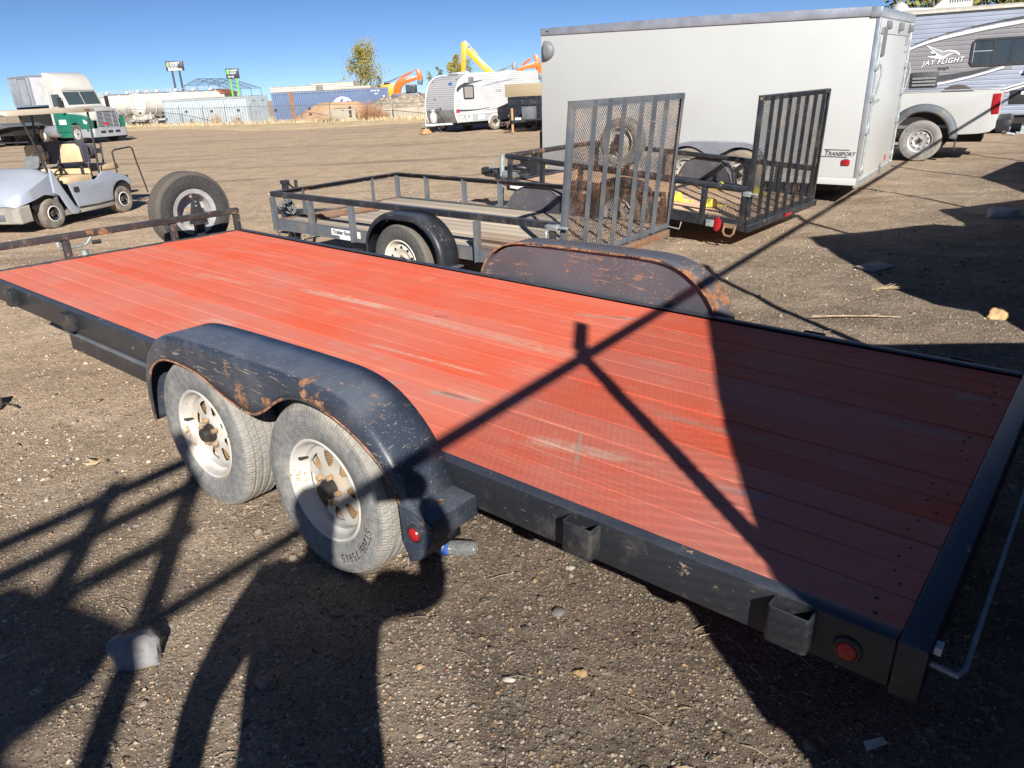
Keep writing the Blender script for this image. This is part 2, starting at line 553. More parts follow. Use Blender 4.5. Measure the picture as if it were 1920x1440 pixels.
gx = axis_steps(-700, -6.5, 8.5, 700, .055)
gy = axis_steps(-120, .6, 14, 1300, .055)
X, Y = np.meshgrid(gx, gy)
Z = ground_z(X, Y)
nx, ny = len(gx), len(gy)
gm = bpy.data.meshes.new('ground')
gm.vertices.add(nx * ny)
gm.vertices.foreach_set('co', np.stack([X, Y, Z], -1).reshape(-1).astype(np.float32))
idx = np.arange(nx * ny).reshape(ny, nx)
q = np.stack([idx[:-1, :-1], idx[:-1, 1:], idx[1:, 1:], idx[1:, :-1]], -1).reshape(-1)
nq = (nx - 1) * (ny - 1)
gm.loops.add(nq * 4)
gm.loops.foreach_set('vertex_index', q.astype(np.int32))
gm.polygons.add(nq)
gm.polygons.foreach_set('loop_start', np.arange(nq, dtype=np.int32) * 4)
gm.polygons.foreach_set('use_smooth', np.ones(nq, dtype=bool))
gm.update(calc_edges=True)
t = NT('gravel_yard')
geo = t.n('NewGeometry')
P = geo.outputs['Position']
sp = t.n('SeparateXYZ', {0: P})
n_big = t.noise(P, .28, 6, .6)
n_mid = t.noise(P, 1.6, 7, .65)
n_f = t.noise(P, 14, 8, .7)
n_ff = t.noise(P, 70, 6, .7)
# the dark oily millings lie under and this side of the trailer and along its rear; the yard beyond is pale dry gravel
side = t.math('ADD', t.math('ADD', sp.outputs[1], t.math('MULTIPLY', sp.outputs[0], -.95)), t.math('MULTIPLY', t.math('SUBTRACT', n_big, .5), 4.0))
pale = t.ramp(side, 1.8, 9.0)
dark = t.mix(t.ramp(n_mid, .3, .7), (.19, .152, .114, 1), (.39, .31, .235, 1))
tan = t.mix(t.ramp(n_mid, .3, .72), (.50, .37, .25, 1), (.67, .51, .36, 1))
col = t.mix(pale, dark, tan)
rut = t.noise(t.mapping(P, (.10, .75, 1)), 1.0, 7, .65)
col = t.mix(t.math('MULTIPLY', t.ramp(rut, .52, .66), .5), col, (.13, .10, .078, 1))
rut2 = t.noise(t.mapping(P, (.22, 2.2, 1), (3, 8, 0)), 1.0, 6, .6)
col = t.mix(t.math('MULTIPLY', t.ramp(rut2, .6, .7), t.math('MULTIPLY', pale, .45)), col, (.17, .12, .085, 1))
vo = t.n('TexVoronoi', {'Vector': P, 'Scale': 55.0, 'Randomness': 1.0})
vs_ = t.n('SeparateColor', {0: vo.outputs['Color']})
peb = t.math('MULTIPLY', t.ramp(vo.outputs['Distance'], .42, .25), t.ramp(vs_.outputs[0], .45, .55))
pc = t.mix(vs_.outputs[1], (.16, .12, .09, 1), (.55, .43, .32, 1))
col = t.mix(t.math('MULTIPLY', peb, .75), col, pc)
vo3 = t.n('TexVoronoi', {'Vector': P, 'Scale': 6.0, 'Randomness': 1.0})
vs3 = t.n('SeparateColor', {0: vo3.outputs['Color']})
col = t.mix(t.math('MULTIPLY', t.math('MULTIPLY', t.ramp(vo3.outputs['Distance'], .17, .09), t.ramp(vs3.outputs[0], .3, .4)), .7), col, t.mix(vs3.outputs[1], (.25, .19, .14, 1), (.80, .70, .58, 1)))
fg = t.noise(P, 17.0, 7, .8)
col = t.mix(t.math('MULTIPLY', t.ramp(fg, .5, .34), .4), col, (.16, .12, .085, 1))
col = t.mix(t.math('MULTIPLY', t.ramp(fg, .55, .68), .35), col, (.78, .66, .52, 1))
vo2 = t.n('TexVoronoi', {'Vector': P, 'Scale': 16.0, 'Randomness': 1.0})
vs2 = t.n('SeparateColor', {0: vo2.outputs['Color']})
peb2 = t.math('MULTIPLY', t.ramp(vo2.outputs['Distance'], .3, .2), t.ramp(vs2.outputs[0], .72, .8))
col = t.mix(t.math('MULTIPLY', peb2, .7), col, t.mix(vs2.outputs[2], (.26, .19, .13, 1), (.60, .48, .36, 1)))
sk = t.noise(P, 5.5, 9, .78)
col = t.mix(t.math('MULTIPLY', t.ramp(sk, .52, .36), .35), col, (.14, .11, .08, 1))
col = t.mix(t.math('MULTIPLY', t.ramp(sk, .56, .7), .4), col, (.68, .57, .44, 1))
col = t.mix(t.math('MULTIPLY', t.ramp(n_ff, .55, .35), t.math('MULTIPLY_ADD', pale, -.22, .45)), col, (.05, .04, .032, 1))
h = t.math('ADD', t.math('ADD', t.math('MULTIPLY', n_f, 1.4), t.math('MULTIPLY', n_ff, .5)), t.math('ADD', t.math('MULTIPLY', peb, .35), t.math('MULTIPLY', peb2, .8)))
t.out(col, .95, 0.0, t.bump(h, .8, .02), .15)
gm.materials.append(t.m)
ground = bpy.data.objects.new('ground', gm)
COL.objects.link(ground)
struct(ground)


def attr_mat(name, rough=.85, bump=.3, scale=60):
    t = NT(name)
    a = t.n('Attribute', attribute_name='tint')
    n = t.noise(t.tc.outputs['Object'], scale, 5, .65)
    c = t.mix(t.ramp(n, .3, .75), a.outputs['Color'], t.mix(.35, a.outputs['Color'], (.05, .04, .03, 1)))
    return t.out(c, rough, 0.0, t.bump(n, bump, .003), .3)


def mesh_np(name, verts, faces, mat, tint=None, smooth=False):
    """verts (n,3), faces (m,k) numpy -> linked object; tint (n,3) becomes a point colour"""
    me = bpy.data.meshes.new(name)
    n, (m, k) = len(verts), faces.shape
    me.vertices.add(n)
    me.vertices.foreach_set('co', np.ascontiguousarray(verts, dtype=np.float32).reshape(-1))
    me.loops.add(m * k)
    me.loops.foreach_set('vertex_index', np.ascontiguousarray(faces, dtype=np.int32).reshape(-1))
    me.polygons.add(m)
    me.polygons.foreach_set('loop_start', np.arange(m, dtype=np.int32) * k)
    if smooth:
        me.polygons.foreach_set('use_smooth', np.ones(m, dtype=bool))
    if tint is not None:
        at = me.attributes.new('tint', 'FLOAT_COLOR', 'POINT')
        at.data.foreach_set('color', np.concatenate([tint, np.ones((n, 1))], 1).astype(np.float32).reshape(-1))
    me.update(calc_edges=True)
    me.materials.append(mat)
    o = bpy.data.objects.new(name, me)
    COL.objects.link(o)
    return o


ph = (1 + 5 ** .5) / 2
ICO_V = np.array([(-1, ph, 0), (1, ph, 0), (-1, -ph, 0), (1, -ph, 0), (0, -1, ph), (0, 1, ph), (0, -1, -ph), (0, 1, -ph), (ph, 0, -1), (ph, 0, 1), (-ph, 0, -1), (-ph, 0, 1)]) / (1 + ph ** 2) ** .5
ICO_F = np.array([(0, 11, 5), (0, 5, 1), (0, 1, 7), (0, 7, 10), (0, 10, 11), (1, 5, 9), (5, 11, 4), (11, 10, 2), (10, 7, 6), (7, 1, 8), (3, 9, 4), (3, 4, 2), (3, 2, 6), (3, 6, 8), (3, 8, 9), (4, 9, 5), (2, 4, 11), (6, 2, 10), (8, 6, 7), (9, 8, 1)])


OCT_V = np.array([(1, 0, 0), (-1, 0, 0), (0, 1, 0), (0, -1, 0), (0, 0, 1), (0, 0, -1)], float)
OCT_F = np.array([(0, 2, 4), (2, 1, 4), (1, 3, 4), (3, 0, 4), (2, 0, 5), (1, 2, 5), (3, 1, 5), (0, 3, 5)])


def pebbles(n, rad_fn, size_lo, size_mid, name, low=False):
    BV, BF = (OCT_V, OCT_F) if low else (ICO_V, ICO_F)
    nv = len(BV)
    xy = rad_fn(n)
    x, y = xy[:, 0], xy[:, 1]
    s = size_mid * np.exp(RNG.normal(0, .5, n))
    s = np.clip(s, size_lo, size_mid * 2.4)
    sc = np.stack([s * RNG.uniform(.8, 1.35, n), s * RNG.uniform(.7, 1.1, n), s * RNG.uniform(.4, .75, n)], -1)
    jit = RNG.normal(1, .12, (n, nv, 1))
    v = BV[None] * jit * sc[:, None]
    an = RNG.uniform(0, 2 * PI, n)
    c, s_ = np.cos(an)[:, None], np.sin(an)[:, None]
    vx = v[..., 0] * c - v[..., 1] * s_ + x[:, None]
    vy = v[..., 0] * s_ + v[..., 1] * c + y[:, None]
    vz = v[..., 2] + ground_z(x, y)[:, None] + (sc[:, 2] * RNG.uniform(-.35, .3, n))[:, None]
    faces = (BF[None] + (np.arange(n) * nv)[:, None, None]).reshape(-1, 3)
    pal = np.array([(.36, .29, .22), (.24, .19, .15), (.50, .42, .32), (.15, .12, .10), (.36, .24, .14), (.27, .25, .23), (.50, .45, .38), (.40, .27, .15), (.33, .16, .10), (.10, .085, .075)])
    w = np.array([.2, .2, .09, .2, .07, .1, .03, .05, .02, .04])
    k = RNG.choice(len(pal), n, p=w / w.sum())
    tint = pal[k] * RNG.uniform(.75, 1.25, (n, 1))
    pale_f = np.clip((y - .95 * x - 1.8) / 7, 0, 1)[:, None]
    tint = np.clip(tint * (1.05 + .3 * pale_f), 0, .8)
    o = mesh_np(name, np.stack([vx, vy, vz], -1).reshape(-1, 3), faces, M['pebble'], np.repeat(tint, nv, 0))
    o['kind'] = 'stuff'
    return o


M['pebble'] = attr_mat('pebble_stone')


def spread(r_lo, r_hi, power=1.0):
    def fn(n):
        out = []
        while sum(len(a) for a in out) < n:
            r = r_lo + (r_hi - r_lo) * RNG.random(n * 2) ** power
            a = RNG.uniform(-.72, .70, n * 2)
            pts = np.stack([r * np.sin(a), r * np.cos(a)], -1)
            out.append(pts)
        return np.concatenate(out)[:n]
    return fn


pebbles(110000, spread(1.0, 5.6), .0016, .0029, 'gravel', True)
pebbles(42000, spread(1.1, 11, 1.25), .0026, .0046, 'gravel', True)
pebbles(26000, spread(3.5, 16, 1.0), .005, .0075, 'gravel', True)
pebbles(1100, spread(1.1, 16, 1.2), .007, .0105, 'gravel')

# straw and twig litter
lit = MB()
for i in range(420):
    r_, a_ = 1.2 + 8 * random.random() ** 1.2, random.uniform(-.68, .68)
    x, y = r_ * math.sin(a_), r_ * math.cos(a_)
    z = float(ground_z(x, y)) + .008
    L, an = random.uniform(.02, .10), random.uniform(0, PI)
    dx, dy = math.cos(an) * L / 2, math.sin(an) * L / 2
    lit.tube([(x - dx, y - dy, z), (x + dy * .1, y - dx * .1, z + .006), (x + dx, y + dy, z)], random.uniform(.0008, .0018), 4)
M['straw'] = plain('dry_straw', (.42, .33, .20), .8, 0, .3, 20)
lit.build('litter', M['straw'], kind='stuff')


# ------------------------------------------------------------------ wheels
def tyre_mb(Rr, w, rr, n=72, grooves=4, my=0.0):
    p = [(rr - .012, -.36 * w), (rr + .006, -.42 * w), (rr + .25 * (Rr - rr), -.485 * w), (rr + .52 * (Rr - rr), -.50 * w), (rr + .76 * (Rr - rr), -.485 * w), (rr + .9 * (Rr - rr), -.45 * w), (Rr - .010, -.415 * w), (Rr - .003, -.37 * w)]
    g = []
    for i in range(grooves):
        c = (-.27 + .54 * i / max(1, grooves - 1)) * w
        g += [(Rr, c - .007), (Rr - .006, c - .005), (Rr - .006, c + .005), (Rr, c + .007)]
    prof = p + g + [(a, -b) for a, b in p[::-1]]
    mb = MB()
    mb.lathe(prof, n)
    return mb


def make_wheel(parent, loc, Rr=.344, w=.195, rr=.2, style='spoke', tyre='tyre_mid', rim='rim_white', rot=(0, 0, 0), n=72, hub=True, grooves=4, spare=False):
    """outer face looks along local -Y"""
    o = tyre_mb(Rr, w, rr, n, grooves).build('wheel', M[tyre], parent, smooth=28, loc=loc, rot=rot)
    lip = -.44 * w
    k = rr / .2
    mb = MB()
    mb.lathe([(rr + .006, lip + .012), (rr + .007, lip + .002), (rr + .002, lip - .003), (rr - .006, lip + .001), (rr - .014, lip + .018), (rr - .022, lip + .034), (rr - .030, lip + .040), (rr - .034, lip + .052), (rr - .036, w * .40), (rr + .004, w * .44)], n)
    if style == 'spoke':
        prof = [(rr - .034, lip + .064), (.154 * k, lip + .056), (.143 * k, lip + .053), (.131 * k, lip + .051), (.122 * k, lip + .050), (.112 * k, lip + .050), (.102 * k, lip + .049), (.092 * k, lip + .048), (.084 * k, lip + .046), (.072 * k, lip + .043), (.060 * k, lip + .039), (.045 * k, lip + .037), (.034 * k, lip + .037)]

        def pred(i, a, r):
            if not (.084 * k < r < .143 * k):
                return True
            ph_ = (a / (2 * PI) * 8) % 1.0
            wd = .27 * min(1, (r / k - .060) / .045) * (1 if r < .138 * k else .8)
            return abs(ph_ - .5) > wd
        mb.lathe(prof, 160, None, pred)
    elif style == 'holes':
        prof = [(rr - .034, lip + .05), (.160 * k, lip + .034), (.150 * k, lip + .030), (.144 * k, lip + .029), (.138 * k, lip + .028), (.132 * k, lip + .027), (.126 * k, lip + .027), (.120 * k, lip + .028), (.105 * k, lip + .034), (.085 * k, lip + .044), (.07 * k, lip + .046), (.04 * k, lip + .046), (.036 * k, lip + .046)]

        def pred(i, a, r):
            if not (.118 * k < r < .152 * k):
                return True
            ph_ = (a / (2 * PI) * 10) % 1.0 - .5
            d = math.hypot(ph_ * 2 * PI / 10 * r, r - .135 * k)
            return d > .0145 * k
        mb.lathe(prof, 160, None, pred)
    elif style == 'plain':
        mb.lathe([(rr - .034, lip + .05), (.7 * rr, lip + .05), (.5 * rr, lip + .02), (.3 * rr, lip + .01), (.02, lip + .005)], 32)
    ri = mb.build('rim', M[rim], o, smooth=30)
    if style in ('spoke', 'holes') and not spare:
        d = MB()
        d.lathe([(rr - .04, lip + .085), (.11 * k, lip + .075), (.02, lip + .07)], 40)
        for q in range(6):
            d.lathe([(.085 * k + q * .010, lip + .073), (.089 * k + q * .010, lip + .066), (.092 * k + q * .010, lip + .073)], 40)
        d.build('brake_drum', M['rim_rust'], o, smooth=30)
        nuts = MB()
        for q in range(5):
            a = q * 2 * PI / 5 + .3
            nuts.lathe([(.0001, lip + .008), (.011, lip + .010), (.012, lip + .03)], 6, Matrix.Translation((.057 * k * math.cos(a), 0, .057 * k * math.sin(a))))
        nuts.build('wheel_nut', M['rim_rust'], o, smooth=0, kind='stuff')
    if hub:
        hb = MB()
        hb.lathe([(.0001, lip - .012), (.019, lip - .014), (.028, lip - .011), (.030, lip - .004), (.031, lip + .014), (.039, lip + .015), (.041, lip + .06)], 28)
        hb.build('hub_cap', M['hubcap'], o, smooth=40)
    return o


# ------------------------------------------------------------------ the red flatbed trailer
M['rod_grey'] = plain('pale_worn_rod', (.40, .42, .46), .45, .2, .2, 12)
def resample(pts, n):
    pts = np.array(pts, float)
    d = np.r_[0, np.cumsum(np.hypot(*np.diff(pts, axis=0).T))]
    s = np.linspace(0, d[-1], n)
    return np.stack([np.interp(s, d, pts[:, 0]), np.interp(s, d, pts[:, 1])], -1)


def smooth_poly(pts, it=2):
    for _ in range(it):
        o = [pts[0]]
        for a, b in zip(pts[:-1], pts[1:]):
            o += [(.75 * a[0] + .25 * b[0], .75 * a[1] + .25 * b[1]), (.25 * a[0] + .75 * b[0], .25 * a[1] + .75 * b[1])]
        o.append(pts[-1])
        pts = o
    return pts


COL.objects.link(fb)
fb.empty_display_size = .1
fb.location = (-3.698, 5.244, .642)
fb.rotation_euler = (-.014, .027, -.703)
tag(fb, 'black steel flatbed trailer with a worn red plank deck and tandem wheels', 'trailer')
LEN, WID = 6.0, 2.0
pw = WID / 14
plank_me = []
for vari in range(4):
    mb = MB()
    rows = []
    st = 14
    hw, th = pw / 2 - .0012 - .0008 * vari, .038
    for i in range(st + 1):
        x = LEN * i / st
        z = .0012 * math.sin(x * 1.9 + vari * 2.1)
        cup = .0015 * math.sin(x * .9 + vari)
        rows.append([(x, -hw, z - th), (x, -hw, z - .0022), (x, -hw + .0018, z - .0004), (x, -hw * .4, z + cup), (x, hw * .4, z + cup), (x, hw - .0018, z - .0004), (x, hw, z - .0022), (x, hw, z - th)])
    mb.grid(rows, closed=True)
    mb.add(rows[0], [tuple(range(8))])
    mb.add(rows[-1], [tuple(range(8))])
    o = mb.build('plank', M['deck_red'], None, smooth=20)
    plank_me.append(o.data)
    bpy.data.objects.remove(o)
for i in range(14):
    o = bpy.data.objects.new('plank', plank_me[i % 4])
    COL.objects.link(o)
    o.parent = fb
    o.location = (0, pw * (i + .5), -.002 * (i % 3) * .6)
for nm, y0, y1 in (('side_rail', -.05, -.002), ('side_rail', 2.002, 2.05)):
    mb = MB()
    s = -1 if y0 < 0 else 1
    yo, yi = (y0, y1) if s < 0 else (y1, y0)
    mb.extr([(yo, .010), (yi, .010), (yi, .003), (yo - s * .008, .003), (yo - s * .008, -.117), (yi, -.117), (yi, -.125), (yo, -.125)], -.05, 6.0, lambda q: (q[1], q[0], q[2]))
    mb.build(nm, M['black'], fb, bevel=.003)
MB().box(6.003, 6.068, -.05, 2.05, -.14, .012).build('rear_beam', M['black'], fb, bevel=.005)
MB().box(-.052, -.003, -.046, 2.046, -.12, .004).build('front_beam', M['black_rusty'], fb, bevel=.004)
mb = MB()
for i in range(9):
    mb.box(.4 + i * .66, .46 + i * .66, .0, 2.0, -.115, -.045)
mb.build('cross_member', M['under'], fb, kind='stuff')
mb = MB()
for y in (.45, 1.55):
    mb.box(.1, 5.9, y - .04, y + .04, -.25, -.12)
mb.build('frame_beam', M['under'], fb, bevel=.004)
mb = MB()
mb.bar((-.06, -.02, .162), (-.06, 2.06, .168), .05, .05)
mb.build('front_rail', M['black_rusty'], fb, bevel=.008, seg=3)
for y in (-.01, .58, 1.435, 2.035):
    MB().bar((-.06, y, -.10), (-.06, y, .137), .05, .05).build('rail_post', M['black_rusty'], fb, bevel=.006)
# ramp box slung below the near rail
mb = MB()
mb.box(1.42, 2.86, -.048, .30, -.250, -.128)
mb.build('ramp_box', M['black'], fb, bevel=.008)
MB().box(1.40, 2.86, -.060, .30, -.146, -.1275).build('ramp_box_lip', M['grey_steel'], fb, bevel=.003)
MB().bar((1.22, .12, -.165), (1.42, .12, -.165), .06, .06).build('tube_end', M['under'], fb)


def stake_pocket(x, side):
    y0, y1 = (-.104, -.0505) if side < 0 else (2.0505, 2.104)
    mb = MB()
    yo, yi = (y0, y1) if side < 0 else (y1, y0)
    k = 1 if side < 0 else -1
    a, b, th = x, x + .105, .007
    pl = [(a, yi), (a, yo + k * .008), (a + .008, yo), (b - .008, yo), (b, yo + k * .008), (b, yi), (b - th, yi), (b - th, yo + k * th), (a + th, yo + k * th), (a + th, yi)]
    mb.extr(pl, -.098, .004, lambda q: (q[0], q[2], q[1]))
    mb.build('stake_pocket', M['black'], fb, bevel=.0015)


for x in (.62, 1.50, 5.10, 5.72):
    stake_pocket(x, -1)
for x in (.62, 1.50, 5.05, 5.71):
    stake_pocket(x, 1)

FP = smooth_poly([(2.87, -.24), (2.855, -.12), (2.875, 0), (2.94, .12), (3.04, .2), (3.17, .243), (3.4, .255), (3.78, .262), (4.07, .266), (4.24, .262), (4.37, .225), (4.47, .155), (4.55, .07), (4.60, -.03), (4.625, -.14), (4.632, -.26)])
FA = smooth_poly([(2.90, -.235), (2.905, -.12), (2.92, -.04), (2.96, .045), (3.07, .113), (3.19, .13), (3.38, .122), (3.50, .085), (3.62, .05), (3.76, .03), (3.86, .08), (3.94, .14), (4.02, .175), (4.10, .189), (4.21, .184), (4.31, .16), (4.41, .118), (4.50, .06), (4.55, .0), (4.58, -.06), (4.605, -.15), (4.615, -.255)])


def fender_sheet(y_in, y_out, arch, name, mat, extra=None):
    n = 84
    P_, A_ = resample(FP, n), resample(FA, n)
    s = -1 if y_out < y_in else 1
    dP = np.gradient(P_, axis=0)
    nrm = np.stack([dP[:, 1], -dP[:, 0]], -1)
    nrm /= np.hypot(*nrm.T)[:, None]
    rows = []
    r = .030
    for i in range(n):
        p, a, nn = P_[i], A_[i], nrm[i]
        dent = .004 * math.sin(i * .9) + .003 * math.sin(i * .37 + 1)
        row = [(p[0], y_in, p[1]), (p[0], y_in + (y_out - s * r - y_in) * .5, p[1] + dent * .5), (p[0], y_out - s * r, p[1])]
        for t_ in (30, 60, 90):
            c_, s_ = math.cos(R(t_)), math.sin(R(t_))
            q = p + nn * r * (1 - c_)
            row.append((q[0], y_out - s * r * (1 - s_), q[1]))
        q = p + nn * r
        if arch:
            for t_ in (.35, .7, 1.0):
                row.append((q[0] + (a[0] - q[0]) * t_, y_out, q[1] + (a[1] - q[1]) * t_))
        rows.append(row)
    mb = MB()
    mb.grid(rows)
    o = mb.build(name, mat, fb, smooth=50, solid=.005)
    w_ = len(rows[0])
    at = o.data.attributes.new('edge', 'FLOAT', 'POINT')
    val = [0.0] * (n * w_)
    for i in range(n):
        big = .95 if 54 < i < 64 else (.5 if i < 14 else .22 + .22 * math.sin(i * .7))
        for k in range(w_):
            if arch:
                val[i * w_ + k] = big * (.25 if k < 5 else (.45, .62, .8, 1.0)[k - 5]) * (1.0 if k >= 5 else .2)
            else:
                val[i * w_ + k] = (1.0 if k == 0 else .15) * (.65 + .2 * math.sin(i)) + (.40 if i > 62 and k >= 1 else 0)
    at.data.foreach_set('value', val)
    return o


fd = fender_sheet(-.0515, -.268, True, 'fender', M['fender'])
mb = MB()
bk = [(4.600, -.07), (4.715, -.075), (4.720, -.150), (4.712, -.150), (4.708, -.083), (4.600, -.079)]
mb.extr(bk, -.262, -.052)
mb.build('fender_step', M['fender'], fd, bevel=.004)
mb = MB()
mb.extr([(4.575, -.05), (4.66, -.06), (4.722, -.085), (4.722, -.155), (4.66, -.235), (4.612, -.262), (4.585, -.20)], -.274, -.266)
mb.build('fender_gusset', M['fender'], fd, bevel=.004)
MB().lathe([(.0001, -.276), (.012, -.2762), (.013, -.272)], 20, Matrix.Translation((4.655, -.16, -.0715)) @ Matrix.Rotation(R(90), 4, 'X') @ Matrix.Translation((0, .2765, 0))).build('bolt_hole', M['rust'], fd)


def lamp(parent, x, y, z, r=.024, s=-1):
    mb = MB()
    mb.lathe([(r + .009, 0), (r + .009, -.006), (r + .004, -.010), (r, -.010)], 32)
    o = mb.build('marker_lamp', M['plastic_black'], parent, loc=(x, y, z), rot=(0, 0, 0 if s < 0 else PI))
    MB().lathe([(r, -.008), (r * .85, -.0135), (r * .5, -.0165), (.0001, -.018)], 28).build('lens', M['lamp_red'], o)
    return o


lip_ = [(p[0], -.268, p[1]) for p in resample(FA, 90)]
MB().tube(lip_, .0055, 6).build('fender_lip', M['fender_edge'], fd)
lamp(fb, 4.650, -.2745, -.135)
lamp(fb, 5.905, -.0505, -.066, .025)
ff = fender_sheet(2.0515, 2.29, False, 'fender', M['fender_far'])
mb = MB()
pin = [tuple(p) for p in resample(FP, 60) if p[1] > -.12]
mb.extr([(p[0] * 1 + (.012 if p[0] < 3.7 else -.012), p[1] - .014) for p in pin], 2.074, 2.082)
mb.build('inner_plate', M['fender_far'], ff, smooth=0)

MB().tube([(p[0], 2.0535, p[1] + .001) for p in resample(FP, 90) if p[1] > -.02], .006, 6).build('fender_lip', M['fender_edge'], ff)
wr = make_wheel(fb, (4.115, -.150, -.19), rot=(0, R(17), 0), n=96, tyre='tyre')
wf = make_wheel(fb, (3.265, -.145, -.212), rot=(0, R(-9), 0), n=96, tyre='tyre')
make_wheel(fb, (4.115, 2.19, -.19), rot=(0, 0, PI))
make_wheel(fb, (3.265, 2.19, -.212), rot=(0, 0, PI))
for wh_ in (wr, wf):
    v1 = MB()
    v1.tube([(-.145, -.052, .05), (-.15, -.088, .055)], [.004, .006], 8)
    v1.build('valve_stem', M['hubcap'], wh_)
# raised size marking on the sidewall of the rear wheel
mb = MB()
s_ = 'ST205/75R15'
a0 = -12
for i, ch in enumerate(s_):
    a = R(a0 - i * 5.6) + R(17)
    tv, tf = text_mesh(ch, .046, .0012)
    Mx = Matrix.Translation((.250 * math.cos(a), -.0962, .250 * math.sin(a)))
    er = Vector((math.cos(a), 0, math.sin(a)))
    et = Vector((math.sin(a), 0, -math.cos(a)))
    Rm = Matrix((et, er, et.cross(er))).transposed().to_4x4()
    mb.add([Mx @ Rm @ Vector(p) for p in tv], tf)
mb.build('lettering', M['hubcap'], wr, smooth=0)
MB().tube([(3.265, -.05, -.2), (3.265, 2.05, -.2)], .03, 10).tube([(4.115, -.05, -.19), (4.115, 2.05, -.19)], .03, 10).build('axle', M['under'], fb)
# tongue, jack and spare wheel at the front
mb = MB()
mb.bar((.0, .35, -.21), (-.95, .93, -.23), .07, .10).bar((.0, 1.65, -.21), (-.95, 1.07, -.23), .07, .10)
mb.build('tongue', M['black'], fb, bevel=.004)
mb = MB()
mb.tube([(-.78, .97, -.55), (-.78, .97, -.09)], .028, 12)
jk = mb.build('tongue_jack', M['galv'], fb)
jk2 = MB()
jk2.tube([(-.78, .90, -.055), (-.78, .975, -.05), (-.76, 1.00, -.03), (-.74, 1.04, .03), (-.735, 1.05, .05)], .012, 8)
jk2.tube([(-.78, .78, -.05), (-.78, .90, -.055)], .012, 8)
jk2.tube([(-.78, .775, -.03), (-.78, .772, .01)], .018, 8)
jk2.build('crank_handle', M['galv'], jk)
MB().tube([(-.775, .79, .012), (-.77, .80, .022)], .02, 8).tube([(-.74, 1.03, -.03), (-.73, 1.10, -.03)], .018, 8).build('handle_grip', M['plastic_black'], jk)
sp_ = make_wheel(fb, (-.40, 1.79, .165), .352, .20, .2, 'holes', 'tyre_dark', 'rim_grey', (0, R(10), -PI / 2), n=80, hub=False, spare=True)
mb = MB()
mb.extr([(-.085, -.09), (-.028, .135), (.028, .135), (.085, -.09)], -.006, .006, lambda q: (-.285 + q[1], 1.79 + q[0], .16 + q[2]))
mb.box(-.31, -.26, 1.75, 1.83, -.15, .09)
sb = mb.build('spare_bracket', M['plastic_black'], fb, bevel=.003)
for dy, dz in ((0, .1), (0, .065), (-.05, -.05), (.05, -.05)):
    MB().lathe([(.0001, .0), (.009, .001), (.011, .012)], 8, Matrix.Translation((-.272, 1.79 + dy, .16 + dz)) @ Matrix.Rotation(R(90), 4, 'Z')).build('bolt', M['galv'], sb)
MB().tube([(6.068, .03, -.075), (6.125, .03, -.08), (6.135, .06, -.08), (6.135, 2.0, -.08), (6.07, 2.03, -.075)], .007, 8).build('rear_rod', M['rod_grey'], fb)
MB().box(6.070, 6.085, .015, .045, -.035, -.015).build('rod_tab', M['decal_white'], fb)
sc_ = MB()
for i in range(14):
    for x in (5.93,):
        for dy in (-.03, .03):
            yy = pw * (i + .5) + dy + random.uniform(-.012, .012)
            xx = x + random.uniform(-.03, .03)
            sc_.lathe([(.0001, .0008), (.003, .0010), (.0052, .0005), (.0056, -.002)], 8, Matrix.Translation((xx, yy, .0)) @ Matrix.Rotation(R(90), 4, 'X'))
sc_.build('screw_head', M['hubcap'], fb, kind='stuff')

# ------------------------------------------------------------------ utility trailers
M['mesh_rust'] = worn('rusty_expanded_mesh', (.045, .030, .022), .8, chip=(.18, .09, .05), chip_amt=.16, scr_amt=.0, dust_amt=.0)
def mesh_panel(parent, corners, cell, mat, th=.0012, wd=.0036):
    """expanded metal between four corners (a, b, c, d): a->b across, a->d up"""
    a, b, c, d = [Vector(p) for p in corners]
    Wd, Hh = (b - a).length, (d - a).length
    cx, cz = cell
    nrm = (b - a).cross(d - a).normalized()
    mb = MB()

    def pt(uu, vv):
        return a + (b - a) * (uu / Wd) + (d - a) * (vv / Hh)
    k = cz / cx
    nlines = int((Wd + Hh / k) / cx) + 2
    for i in range(nlines):
        for sgn in (1, -1):
            # line v = sgn*k*(u - u0)
            u0 = i * cx - Hh / k if sgn > 0 else i * cx
            pts = []
            if sgn > 0:
                ua, ub = max(0, u0), min(Wd, u0 + Hh / k)
                va, vb = k * (ua - u0), k * (ub - u0)
            else:
                ua, ub = max(0, u0 - Hh / k), min(Wd, u0)
                va, vb = -k * (ua - u0), -k * (ub - u0)
            if ub - ua < cx * .3:
                continue
            p, q = pt(ua, va), pt(ub, vb)
            mb.bar(p, q, wd, th * 2, up=tuple(nrm))
    return mb.build('mesh_panel', mat, parent, smooth=0, kind='stuff')


